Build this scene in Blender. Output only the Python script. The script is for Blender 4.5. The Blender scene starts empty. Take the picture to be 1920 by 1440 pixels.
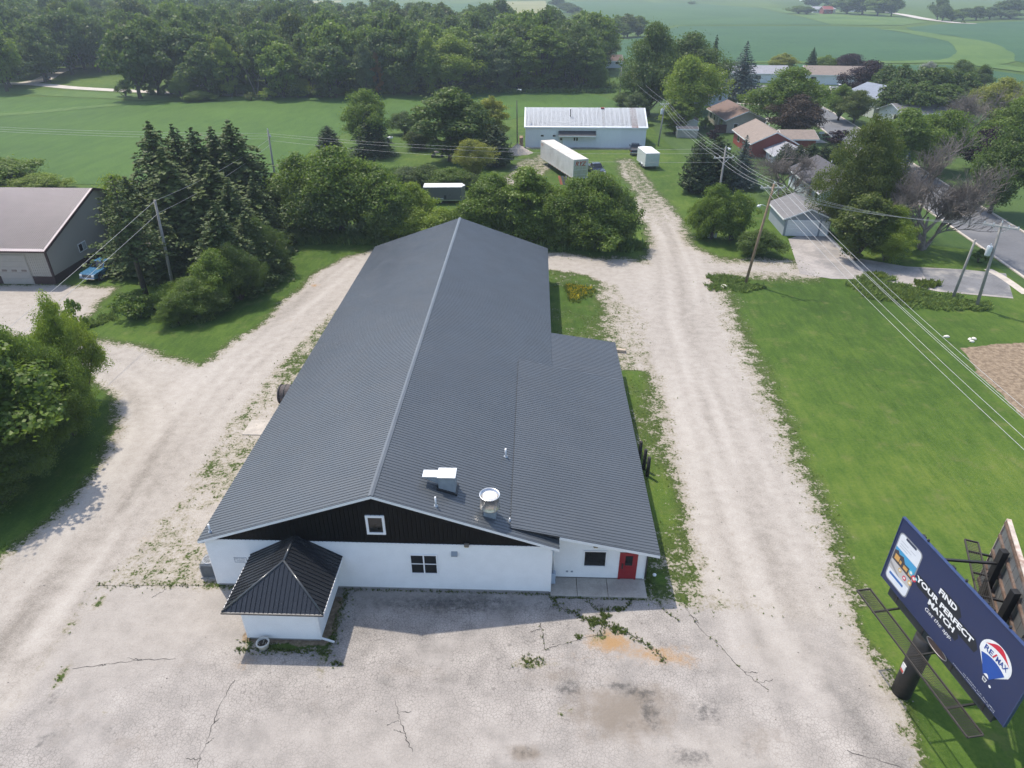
import bpy, math, random
import numpy as np
from mathutils import Matrix, Vector

R = math.radians
SC = bpy.context.scene
COL = SC.collection

# ---------------------------------------------------------------- camera
CAM_H = 29.0
F_PX = 1280.0                       # focal length in pixels of the 1920 px wide photograph (24 mm)
PITCH = math.atan(760.0 / F_PX)     # horizon lies 760 px above the picture centre
YAW = R(1.81)
cam_data = bpy.data.cameras.new('camera')
cam_data.sensor_width = 36.0
cam_data.lens = 24.0
cam_data.clip_start = 0.5
cam_data.clip_end = 20000.0
cam = bpy.data.objects.new('camera', cam_data)
cam.location = (0, 0, CAM_H)
cam.rotation_euler = (math.pi / 2 - PITCH, 0, YAW)
COL.objects.link(cam)
SC.camera = cam

# ---------------------------------------------------------------- sky, sun, exposure
SUN_TO = Vector((-0.37, 0.41, 1.0)).normalized()      # direction towards the sun, from the gable's shadow
elev = math.asin(SUN_TO.z)
azim = math.atan2(SUN_TO.x, SUN_TO.y)                  # clockwise from +Y
world = bpy.data.worlds.new('World')
SC.world = world
world.use_nodes = True
wn = world.node_tree.nodes
wl = world.node_tree.links
bg = wn['Background']
sky = wn.new('ShaderNodeTexSky')
sky.sky_type = 'NISHITA'
sky.sun_disc = False
sky.sun_elevation = elev
sky.sun_rotation = azim
sky.air_density = 1.0
sky.dust_density = 1.6
sky.ozone_density = 1.0
wl.new(sky.outputs[0], bg.inputs[0])
bg.inputs[1].default_value = 0.15

sun_data = bpy.data.lights.new('sun', 'SUN')
sun_data.energy = 2.7
sun_data.angle = R(0.9)
sun_data.color = (1.0, 0.92, 0.80)
sun = bpy.data.objects.new('sun', sun_data)
sun.location = (-60, 60, 120)
sun.rotation_euler = SUN_TO.to_track_quat('Z', 'Y').to_euler()
COL.objects.link(sun)

SC.view_settings.view_transform = 'Standard'
SC.view_settings.look = 'None'
SC.view_settings.gamma = 1.0
SC.view_settings.use_curve_mapping = False
SC.view_settings.exposure = 0.82
SC.cycles.max_bounces = 4
SC.cycles.diffuse_bounces = 2
SC.cycles.glossy_bounces = 2
SC.cycles.transmission_bounces = 3
SC.cycles.transparent_max_bounces = 6
SC.cycles.volume_bounces = 0

# ---------------------------------------------------------------- photograph pixels -> places on the ground
_fw = np.array([-math.sin(YAW) * math.cos(PITCH), math.cos(YAW) * math.cos(PITCH), -math.sin(PITCH)])
_rt = np.array([math.cos(YAW), math.sin(YAW), 0.0])
_up = np.cross(_rt, _fw)


def ray(px, py):
    return _fw * F_PX + _rt * (px - 960.0) + _up * (720.0 - py)


def P(px, py, z=0.0):
    d = ray(px, py)
    t = (z - CAM_H) / d[2]
    return Vector((d[0] * t, d[1] * t, z))


def zat(px, py, b):
    """height of the point seen at a pixel that stands straight above ground point b"""
    d = ray(px, py)
    t = (b[0] * d[0] + b[1] * d[1]) / (d[0] ** 2 + d[1] ** 2)
    return CAM_H + d[2] * t


def XY(pts):
    return [(P(*p).x, P(*p).y) for p in pts]


# ---------------------------------------------------------------- objects
def empty(name, loc=(0, 0, 0), rz=0.0, parent=None):
    o = bpy.data.objects.new(name, None)
    o.empty_display_size = 0.3
    o.location = loc
    o.rotation_euler = (0, 0, rz)
    COL.objects.link(o)
    if parent:
        o.parent = parent
    return o


def tag(o, label=None, cat=None, group=None, kind=None):
    if label:
        o['label'] = label
    if cat:
        o['category'] = cat
    if group:
        o['group'] = group
    if kind:
        o['kind'] = kind
    return o


def link(name, me, parent=None, loc=(0, 0, 0), rot=(0, 0, 0), scale=(1, 1, 1)):
    o = bpy.data.objects.new(name, me)
    o.location = loc
    o.rotation_euler = rot
    o.scale = scale
    COL.objects.link(o)
    if parent:
        o.parent = parent
    return o


class MB:
    """collects shapes; build() links them as one mesh object"""

    def __init__(self):
        self.v = []
        self.f = []
        self.s = []

    def add(self, vs, fs, smooth=False):
        n = len(self.v)
        self.v += [tuple(p) for p in vs]
        self.f += [tuple(i + n for i in f) for f in fs]
        self.s += [smooth] * len(fs)
        return self

    def box(self, x0, x1, y0, y1, z0, z1):
        vs = [(x, y, z) for z in (z0, z1) for y in (y0, y1) for x in (x0, x1)]
        return self.add(vs, [(0, 2, 3, 1), (4, 5, 7, 6), (0, 1, 5, 4), (2, 6, 7, 3), (0, 4, 6, 2), (1, 3, 7, 5)])

    def cbox(self, c, s, m=None):
        """box at centre c, size s, turned by 3x3 matrix m"""
        vs = []
        for z in (-.5, .5):
            for y in (-.5, .5):
                for x in (-.5, .5):
                    p = Vector((x * s[0], y * s[1], z * s[2]))
                    if m is not None:
                        p = m @ p
                    vs.append(tuple(p + Vector(c)))
        return self.add(vs, [(0, 2, 3, 1), (4, 5, 7, 6), (0, 1, 5, 4), (2, 6, 7, 3), (0, 4, 6, 2), (1, 3, 7, 5)])

    def bar(self, a, b, w, h=None):
        """square bar from a to b"""
        a = Vector(a); b = Vector(b)
        h = h or w
        d = (b - a)
        L = d.length
        q = d.to_track_quat('X', 'Z').to_matrix()
        return self.cbox((a + b) / 2, (L, w, h), q)

    def bbox(self, x0, x1, y0, y1, z0, z1, b=0.05):
        """box with chamfered edges"""
        vs, fs = [], []
        xs = (x0, x1); ys = (y0, y1); zs = (z0, z1)
        idx = {}
        for i in (0, 1):
            for j in (0, 1):
                for k in (0, 1):
                    sx = 1 if i == 0 else -1
                    sy = 1 if j == 0 else -1
                    sz = 1 if k == 0 else -1
                    for ax in range(3):
                        p = [xs[i] + sx * b, ys[j] + sy * b, zs[k] + sz * b]
                        p[ax] = (xs[i], ys[j], zs[k])[ax]
                        idx[(i, j, k, ax)] = len(vs)
                        vs.append(tuple(p))
        for ax in range(3):
            o = [a for a in range(3) if a != ax]
            for s in (0, 1):
                q = []
                for (u, w) in ((0, 0), (1, 0), (1, 1), (0, 1)):
                    key = [0, 0, 0]
                    key[ax] = s; key[o[0]] = u; key[o[1]] = w
                    q.append(idx[tuple(key) + (ax,)])
                fs.append(q)
        for ax in range(3):
            o = [a for a in range(3) if a != ax]
            for u in (0, 1):
                for w in (0, 1):
                    k0 = [0, 0, 0]; k1 = [0, 0, 0]
                    k0[o[0]] = k1[o[0]] = u
                    k0[o[1]] = k1[o[1]] = w
                    k1[ax] = 1
                    fs.append([idx[tuple(k0) + (o[0],)], idx[tuple(k1) + (o[0],)],
                               idx[tuple(k1) + (o[1],)], idx[tuple(k0) + (o[1],)]])
        for i in (0, 1):
            for j in (0, 1):
                for k in (0, 1):
                    fs.append([idx[(i, j, k, a)] for a in range(3)])
        return self.add(vs, fs)

    def tube(self, pts, rad, n=8, cap=True, smooth=True):
        pts = [Vector(p) for p in pts]
        if not isinstance(rad, (list, tuple)):
            rad = [rad] * len(pts)
        vs = []
        for i, p in enumerate(pts):
            d = (pts[min(i + 1, len(pts) - 1)] - pts[max(i - 1, 0)])
            if d.length < 1e-9:
                d = Vector((0, 0, 1))
            d.normalize()
            a = Vector((0, 0, 1)) if abs(d.z) < 0.9 else Vector((1, 0, 0))
            u = d.cross(a).normalized()
            w = d.cross(u)
            for k in range(n):
                t = 2 * math.pi * k / n
                vs.append(tuple(p + (u * math.cos(t) + w * math.sin(t)) * rad[i]))
        fs = []
        for i in range(len(pts) - 1):
            for k in range(n):
                k2 = (k + 1) % n
                fs.append((i * n + k, i * n + k2, (i + 1) * n + k2, (i + 1) * n + k))
        self.add(vs, fs, smooth)
        if cap:
            m = len(self.v)
            self.f.append(tuple(range(m - n, m)))
            self.f.append(tuple(range(m - len(vs) + n - 1, m - len(vs) - 1, -1)))
            self.s += [False, False]
        return self

    def lathe(self, prof, n=24, c=(0, 0, 0), smooth=True):
        vs = []
        for (r, z) in prof:
            for k in range(n):
                t = 2 * math.pi * k / n
                vs.append((c[0] + r * math.cos(t), c[1] + r * math.sin(t), c[2] + z))
        fs = []
        for i in range(len(prof) - 1):
            for k in range(n):
                k2 = (k + 1) % n
                fs.append((i * n + k, i * n + k2, (i + 1) * n + k2, (i + 1) * n + k))
        return self.add(vs, fs, smooth)

    def prism(self, poly, a, b, fn):
        """poly: 2D outline; fn(u, v, w) -> xyz; extruded for w from a to b"""
        n = len(poly)
        vs = [fn(u, v, a) for u, v in poly] + [fn(u, v, b) for u, v in poly]
        fs = [tuple(range(n - 1, -1, -1)), tuple(range(n, 2 * n))]
        fs += [(i, (i + 1) % n, (i + 1) % n + n, i + n) for i in range(n)]
        return self.add(vs, fs)

    def mesh(self, name, mat=None):
        me = bpy.data.meshes.new(name)
        me.from_pydata(self.v, [], self.f)
        if any(self.s):
            me.polygons.foreach_set('use_smooth', self.s)
        if mat is not None:
            me.materials.append(mat)
        me.update()
        return me

    def build(self, name, mat=None, parent=None, **kw):
        import bmesh
        me = self.mesh(name, mat)
        bm = bmesh.new()
        bm.from_mesh(me)
        bmesh.ops.recalc_face_normals(bm, faces=bm.faces[:])
        bm.to_mesh(me)
        bm.free()
        return link(name, me, parent, **kw)


def copy_tree(o, parent=None):
    c = o.copy()
    COL.objects.link(c)
    c.parent = parent
    for ch in list(KIDS.get(o.name, [])):
        copy_tree(ch, c)
    return c


KIDS = {}


def remember(o):
    """list the parts below o so that copies can be made without searching"""
    KIDS[o.name] = list(o.children)
    for c in o.children:
        remember(c)
    return o


# ---------------------------------------------------------------- materials
MATS = {}


class NT:
    """small helper around a material's node tree"""

    def __init__(self, name):
        self.m = bpy.data.materials.new(name)
        self.m.use_nodes = True
        self.t = self.m.node_tree
        self.n = self.t.nodes
        self.l = self.t.links
        self.bsdf = self.n['Principled BSDF']
        self.out = self.n['Material Output']

    def node(self, typ, **kw):
        nd = self.n.new(typ)
        for k, v in kw.items():
            setattr(nd, k, v)
        return nd

    def put(self, sock, val):
        if val is None:
            return
        if hasattr(val, 'is_linked') or isinstance(val, bpy.types.NodeSocket):
            self.l.new(val, sock)
        else:
            if isinstance(val, (tuple, list)) and len(val) == 3 and len(sock.default_value) == 4:
                val = tuple(val) + (1.0,)
            sock.default_value = val

    def pos(self):
        return self.node('ShaderNodeNewGeometry').outputs['Position']

    def obj(self):
        return self.node('ShaderNodeTexCoord').outputs['Object']

    def mapping(self, vec, scale=(1, 1, 1), rot=(0, 0, 0), loc=(0, 0, 0)):
        nd = self.node('ShaderNodeMapping')
        self.put(nd.inputs['Vector'], vec)
        nd.inputs['Scale'].default_value = scale
        nd.inputs['Rotation'].default_value = rot
        nd.inputs['Location'].default_value = loc
        return nd.outputs[0]

    def noise(self, vec, scale=1.0, detail=3.0, rough=0.55, dist=0.0):
        nd = self.node('ShaderNodeTexNoise')
        self.put(nd.inputs['Vector'], vec)
        nd.inputs['Scale'].default_value = scale
        nd.inputs['Detail'].default_value = detail
        nd.inputs['Roughness'].default_value = rough
        nd.inputs['Distortion'].default_value = dist
        return nd.outputs['Fac']

    def voronoi(self, vec, scale=1.0, feature='DISTANCE_TO_EDGE', rand=1.0):
        nd = self.node('ShaderNodeTexVoronoi', feature=feature)
        self.put(nd.inputs['Vector'], vec)
        nd.inputs['Scale'].default_value = scale
        nd.inputs['Randomness'].default_value = rand
        return nd

    def math(self, op, a, b=None, clamp=False):
        nd = self.node('ShaderNodeMath', operation=op, use_clamp=clamp)
        self.put(nd.inputs[0], a)
        if b is not None:
            self.put(nd.inputs[1], b)
        return nd.outputs[0]

    def ss(self, x, lo, hi, a=0.0, b=1.0):
        nd = self.node('ShaderNodeMapRange', interpolation_type='SMOOTHSTEP')
        self.put(nd.inputs['Value'], x)
        self.put(nd.inputs['From Min'], lo)
        self.put(nd.inputs['From Max'], hi)
        self.put(nd.inputs['To Min'], a)
        self.put(nd.inputs['To Max'], b)
        return nd.outputs['Result']

    def mix(self, fac, a, b, mode='MIX'):
        nd = self.node('ShaderNodeMix', data_type='RGBA', blend_type=mode)
        self.put(nd.inputs['Factor'], fac)
        self.put(nd.inputs['A'], None)
        ia = [s for s in nd.inputs if s.name == 'A' and s.type == 'RGBA'][0]
        ib = [s for s in nd.inputs if s.name == 'B' and s.type == 'RGBA'][0]
        self.put(ia, a)
        self.put(ib, b)
        return [s for s in nd.outputs if s.type == 'RGBA'][0]

    def attr(self, name):
        return self.node('ShaderNodeAttribute', attribute_name=name).outputs['Fac']

    def bump(self, h, strength=0.3, dist=0.02):
        nd = self.node('ShaderNodeBump')
        nd.inputs['Strength'].default_value = strength
        nd.inputs['Distance'].default_value = dist
        self.put(nd.inputs['Height'], h)
        self.l.new(nd.outputs[0], self.bsdf.inputs['Normal'])
        return nd

    def color(self, c):
        self.put(self.bsdf.inputs['Base Color'], c)

    def rough(self, r):
        self.put(self.bsdf.inputs['Roughness'], r)


def mat(name, col, rough=0.6, metal=0.0, var=0.12, scale=3.0, bump=0.0, bscale=40.0, spec=None, col2=None, amount=0.5,
        streak=None, coords='obj'):
    """plain painted / weathered surface: base colour with broad and fine variation"""
    if name in MATS:
        return MATS[name]
    t = NT(name)
    v = t.obj() if coords == 'obj' else t.pos()
    if streak:
        v = t.mapping(v, scale=streak)
    n1 = t.noise(v, scale, 4.0, 0.6)
    n2 = t.noise(v, scale * 9.0, 2.0, 0.6)
    k = t.math('ADD', t.math('MULTIPLY', n1, 0.7), t.math('MULTIPLY', n2, 0.3))
    dark = tuple(c * (1 - 1.6 * var) for c in col)
    lite = tuple(min(1.0, c * (1 + 1.6 * var)) for c in col)
    c = t.mix(t.ss(k, 0.3, 0.7), dark, lite)
    if col2:
        c = t.mix(t.math('MULTIPLY', t.ss(t.noise(v, scale * 0.6, 5.0, 0.65), 0.5, 0.68), amount), c, col2)
    t.color(c)
    t.rough(t.ss(n1, 0.2, 0.8, max(0.02, rough - 0.08), min(1.0, rough + 0.08)))
    t.bsdf.inputs['Metallic'].default_value = metal
    if spec is not None:
        t.bsdf.inputs['Specular IOR Level'].default_value = spec
    if bump:
        t.bump(t.noise(v, bscale, 3.0, 0.6), bump, 0.01)
    MATS[name] = t.m
    return t.m

# ================================================================ GROUND
rng = np.random.default_rng(7)


def vnoise(x, y, seed=0):
    """smooth value noise with a period of about 1"""
    r = np.random.default_rng(seed).random((256, 256))
    xi = np.floor(x).astype(int); yi = np.floor(y).astype(int)
    fx = x - xi; fy = y - yi
    fx = fx * fx * (3 - 2 * fx); fy = fy * fy * (3 - 2 * fy)
    a = r[xi & 255, yi & 255]; b = r[(xi + 1) & 255, yi & 255]
    c = r[xi & 255, (yi + 1) & 255]; d = r[(xi + 1) & 255, (yi + 1) & 255]
    return (a * (1 - fx) + b * fx) * (1 - fy) + (c * (1 - fx) + d * fx) * fy


def fbm(x, y, seed=0, o=4):
    s = 0; a = 0.5; n = 0
    for i in range(o):
        s = s + a * vnoise(x * 2 ** i + 17.3 * i, y * 2 ** i - 9.1 * i, seed + i)
        n += a; a *= 0.5
    return s / n


def sdf(poly, x, y):
    """signed distance to a polygon, negative inside"""
    poly = np.array(poly)
    d2 = np.full(x.shape, 1e18)
    ins = np.zeros(x.shape, bool)
    n = len(poly)
    for i in range(n):
        ax, ay = poly[i]; bx, by = poly[(i + 1) % n]
        ex, ey = bx - ax, by - ay
        t = np.clip(((x - ax) * ex + (y - ay) * ey) / (ex * ex + ey * ey + 1e-12), 0, 1)
        d2 = np.minimum(d2, (x - ax - t * ex) ** 2 + (y - ay - t * ey) ** 2)
        if ay != by:
            c = ((ay > y) != (by > y)) & (x < (bx - ax) * (y - ay) / (by - ay) + ax)
            ins ^= c
    d = np.sqrt(d2)
    return np.where(ins, -d, d)


def sstep(x, a, b):
    t = np.clip((x - a) / (np.asarray(b) - np.asarray(a)), 0, 1)
    return t * t * (3 - 2 * t)


def latlon(line, x, y):
    line = np.array(line)
    best = np.full(x.shape, 1e18); lat = np.zeros(x.shape); lon = np.zeros(x.shape)
    s0 = 0.0
    for i in range(len(line) - 1):
        ax, ay = line[i]; bx, by = line[i + 1]
        ex, ey = bx - ax, by - ay
        L = math.hypot(ex, ey)
        t = np.clip(((x - ax) * ex + (y - ay) * ey) / (L * L), 0, 1)
        dx = x - ax - t * ex; dy = y - ay - t * ey
        d2 = dx * dx + dy * dy
        m = d2 < best
        best = np.where(m, d2, best)
        sg = np.sign(ex * dy - ey * dx)
        lat = np.where(m, sg * np.sqrt(d2), lat)
        lon = np.where(m, s0 + t * L, lon)
        s0 += L
    return lat, lon


def blob(px, py, rx, ry, x, y, rot=0.0):
    """soft spot around the ground seen at a pixel; radii in metres"""
    c = P(px, py)
    dx = x - c.x; dy = y - c.y
    ca, sa = math.cos(rot), math.sin(rot)
    u = (dx * ca + dy * sa) / rx; w = (-dx * sa + dy * ca) / ry
    return np.exp(-(u * u + w * w))


LOT = XY([(175, 1097), (405, 1100), (700, 1100), (1030, 1106), (1215, 1118), (1290, 1130), (1440, 1150), (1575, 1160),
          (1640, 1290), (1730, 1440), (1850, 1750), (-400, 1750), (-100, 1440), (20, 1330), (90, 1230), (150, 1150)])
DRIVE_L = XY([(-400, 1750), (-300, 1300), (-200, 1180), (0, 1065), (120, 965), (200, 880), (237, 800), (228, 745),
              (190, 705), (150, 685), (100, 660), (150, 632), (240, 652), (330, 676), (372, 690), (420, 662),
              (500, 605), (560, 550), (605, 505), (650, 485), (700, 470), (712, 500), (640, 575), (600, 610), (560, 650),
              (520, 690), (470, 750), (420, 810), (385, 870), (340, 940), (290, 1000), (250, 1055), (190, 1100),
              (150, 1150), (90, 1230), (20, 1330), (-100, 1440)])
APRON_G = XY([(-300, 565), (0, 536), (110, 536), (160, 541), (212, 541), (170, 580), (135, 602), (60, 625), (-300, 650)])
DRIVE_R = XY([(1160, 300), (1190, 350), (1205, 400), (1228, 450), (1222, 497), (1120, 481), (1030, 478), (1000, 490),
              (1030, 507), (1100, 517), (1150, 540), (1185, 590), (1205, 640), (1235, 700), (1255, 780), (1275, 850),
              (1292, 950), (1302, 1050), (1290, 1130), (1440, 1150), (1575, 1160), (1555, 1090), (1528, 1010),
              (1488, 910), (1448, 810), (1408, 720), (1370, 630), (1350, 570), (1338, 530), (1345, 512), (1500, 514),
              (1480, 497), (1335, 490), (1290, 450), (1250, 390), (1215, 340), (1178, 296)])
PATCH_T = XY([(950, 335), (985, 298), (1030, 290), (1060, 296), (1030, 306), (1010, 332), (980, 350)])
WEEDY_L = XY([(700, 470), (712, 500), (640, 575), (560, 650), (470, 750), (385, 870), (290, 1000), (190, 1100), (410, 1101),
              (640, 1100), (705, 462)])
WEEDY_R = XY([(1030, 507), (1100, 517), (1150, 540), (1185, 590), (1205, 640), (1255, 780), (1292, 950), (1302, 1050),
              (1290, 1130), (1205, 1120), (1100, 1000), (1000, 700), (1000, 500)])
DIRT = XY([(1808, 655), (1868, 642), (1990, 640), (2150, 900), (2000, 850), (1912, 780), (1850, 712)])

sx = np.arange(-62, 62.01, 0.35)
g = [0.6]
while sum(g) < 5200:
    g.append(g[-1] * 1.16)
g = np.cumsum(g)
XS = np.concatenate([(-62 - g)[::-1], sx, sx[-1] + g])
sy = np.arange(11, 112.01, 0.35)
g2 = np.cumsum([0.6 * 1.3 ** i for i in range(14)])
XSY = np.concatenate([(11 - g2)[::-1], sy, sy[-1] + g])
GX, GY = np.meshgrid(XS, XSY)
nx, ny = len(XS), len(XSY)
gx = GX.ravel(); gy = GY.ravel()

s_lot = sdf(LOT, gx, gy)
s_dl = np.minimum(sdf(DRIVE_L, gx, gy), sdf(APRON_G, gx, gy))
s_dr = np.minimum(sdf(DRIVE_R, gx, gy), sdf(PATCH_T, gx, gy))
s_all = np.minimum(np.minimum(s_lot, s_dl), s_dr)
wob = (fbm(gx * 0.25, gy * 0.25, 3) - 0.5) * 2.4
cov = sstep(s_all + wob, -2.0, 2.4)
left_side = (gx < -18.5)
cov = np.where(left_side, sstep(s_all + .6 * wob, -.9, 1.6), cov)
right_side = (gx > 9.5) & (gy < 80)
cov = np.where(right_side, sstep(s_all + 1.2 * wob, np.where(gy < 26, -.9, -1.8), np.where(gy < 26, 1.4, 3.6)), cov)
# further up the right drive the gravel is thin and grown over
thin = sstep(gy, 78, 112) * sstep(-s_dr, -1, 0.5)
cov = np.maximum(cov, 0.55 * thin)
wl_ = sstep(-sdf(WEEDY_L, gx, gy), -0.8, 0.8)
wr_ = sstep(-sdf(WEEDY_R, gx, gy), -0.8, 0.8)
cov = cov * (1 - wl_) + wl_ * (0.27 + 0.20 * sstep(gy, 34, 48) + 0.7 * (fbm(gx * 0.25, gy * 0.25, 21) - 0.5))
near_wall = np.exp(-(np.maximum(0, gx - np.where(gy < 51.4, 8.7, 5.8)) / 1.7) ** 2)
cov = cov * (1 - wr_) + wr_ * np.clip(0.24 + 0.56 * near_wall + 0.7 * (fbm(gx * .25, gy * .15, 25) - .5), 0, 0.95)
cov = cov * (1 - sstep(-s_lot, -0.1, 0.9))
# lush strip down the right hand wall and in front of the small slab, the plant bed round the porch
cov = np.maximum(cov, 0.98 * blob(1240, 1085, 0.7, 1.1, gx, gy))
for (a, b, rx, ry) in ((620, 1190, .28, 2.2), (545, 1212, 2.0, .32), (475, 1190, .35, .8)):
    cov = np.maximum(cov, 1.05 * blob(a, b, rx, ry, gx, gy))
for (a, b, rx, ry) in ((1000, 1243, 1.0, .28), (1120, 1195, .5, .3), (115, 1265, .25, .9), (185, 1130, .25, .7),
                       (205, 1335, .2, .2), (1060, 1330, .3, .2), (400, 1096, 1.6, .16), (300, 1100, 1.0, .12)):
    cov = np.maximum(cov, 0.66 * blob(a, b, rx, ry, gx, gy))

asp = sstep(-s_lot + 0.8 * wob, -0.5, 0.7)
# worn dust over the asphalt towards both drives
dust = np.clip(blob(200, 1180, 5, 4, gx, gy) + blob(330, 1150, 4, 2, gx, gy) * .7 + blob(1450, 1200, 3, 2.5, gx, gy) +
               0.8 * blob(1330, 1420, 4, 2, gx, gy) + 0.5 * blob(700, 1400, 7, 2, gx, gy), 0, 1)
dark = np.zeros_like(gx)
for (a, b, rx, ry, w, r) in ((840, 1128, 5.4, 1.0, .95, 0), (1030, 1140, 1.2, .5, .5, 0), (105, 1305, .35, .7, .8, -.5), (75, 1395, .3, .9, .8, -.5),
                             (225, 1385, .8, .35, .5, 0), (1065, 1290, .9, .6, .9, 0), (1180, 1293, 1.9, .35, 1.0, -.2),
                             (1218, 1335, .5, 1.2, 1.0, .2), (1185, 1360, .9, .5, .5, 0), (985, 1412, .8, .5, .7, 0),
                             (1325, 1335, 1.0, .8, .85, 0), (1400, 1400, .8, 1.0, .5, .4), (1295, 1420, 1.3, .6, .85, 0), (1235, 1255, .7, .4, .5, 0),
                             (760, 1265, 1.6, .25, .35, 0), (1150, 1220, 1.5, .6, .25, 0), (310, 1240, .7, .25, .45, 0),
                             (330, 1395, .25, .2, .7, 0), (770, 1320, .35, .2, .6, 0), (960, 1265, 1.4, .6, .35, 0)):
    dark = np.maximum(dark, w * blob(a, b, rx, ry, gx, gy, r))
orange = np.zeros_like(gx)
for (a, b, rx, ry, w) in ((1145, 1203, 1.4, .85, 1.15), (1235, 1228, 2.2, .7, .9), (1290, 1245, .7, .3, .9), (280, 1012, .8, .5, .55), (455, 1245, .9, .5, .5),
                          (590, 535, .6, .5, 1.0), (1075, 1230, 1.8, .6, .35), (1400, 1215, 1.2, .6, .3), (1295, 850, 1.0, 1.0, .25), (545, 600, 1.8, 1.2, .35), (1095, 560, .8, .8, .3)):
    orange = np.maximum(orange, w * blob(a, b, rx, ry, gx, gy))
dirt = sstep(-sdf(DIRT, gx, gy) + 0.5 * wob, -0.4, 0.4)
dirt = np.maximum(dirt, 0.6 * blob(1090, 345, 3.5, 2.2, gx, gy))
dirt = np.maximum(dirt, 0.75 * sstep(-np.abs(gx + 12.2) + 2.6, 0, .5) * sstep(-np.abs(gy - 24.2) + 1.9, 0, .5))
cov = np.where((gx > 1.3) & (gx < 9) & (gy > 51.5) & (gy < 70), np.maximum(cov, np.clip(.62 * sstep(8.6 - gx, 0, 4.0) + .10 + .7 * (fbm(gx * .3, gy * .3, 88) - .5), 0, 1)), cov)
yel = np.clip(blob(1085, 550, 1.7, 2.2, gx, gy) * (gx > 2.5), 0, 1)

tone = (fbm(gx * 0.11, gy * 0.11, 31) - 0.5) * 0.8
LINES = [XY([(-100, 1300), (110, 1060), (225, 900), (285, 800), (262, 730), (150, 655)]),
         XY([(60, 1200), (240, 930), (330, 790), (420, 690), (540, 585), (660, 490)]),
         XY([(1600, 1500), (1450, 1150), (1385, 950), (1320, 750), (1270, 600), (1268, 520), (1240, 440), (1195, 350)])]
for k, ln in enumerate(LINES):
    la, lo = latlon(ln, gx, gy)
    w = np.exp(-(la / 3.6) ** 2)
    tone += w * (vnoise(la * 1.5 + 40, lo * 0.07, 50 + k) - 0.5) * 1.5
    for off in (-0.95, 0.95, 2.1, -2.0):
        tone += 0.38 * w * np.exp(-((la - off) / 0.28) ** 2) * (vnoise(lo * 0.15, la * 0 + off, 60 + k) - 0.25)
lawn_tone = (fbm(gx * 0.06, gy * 0.06, 71) - 0.5) * 1.6

grime = np.zeros_like(gx)
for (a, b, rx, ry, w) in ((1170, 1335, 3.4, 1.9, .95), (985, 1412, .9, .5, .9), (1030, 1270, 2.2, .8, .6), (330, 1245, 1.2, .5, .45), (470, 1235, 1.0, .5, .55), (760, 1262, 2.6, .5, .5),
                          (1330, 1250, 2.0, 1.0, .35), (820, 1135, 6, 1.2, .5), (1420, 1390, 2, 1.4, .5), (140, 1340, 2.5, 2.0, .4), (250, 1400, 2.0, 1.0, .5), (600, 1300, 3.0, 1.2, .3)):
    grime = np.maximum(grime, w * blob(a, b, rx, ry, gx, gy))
ATTR = dict(grime=grime, cov=cov, asp=asp, dust=dust, dark=dark, orange=orange, dirt=dirt, tone=tone, yel=yel, ltone=lawn_tone)


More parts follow.
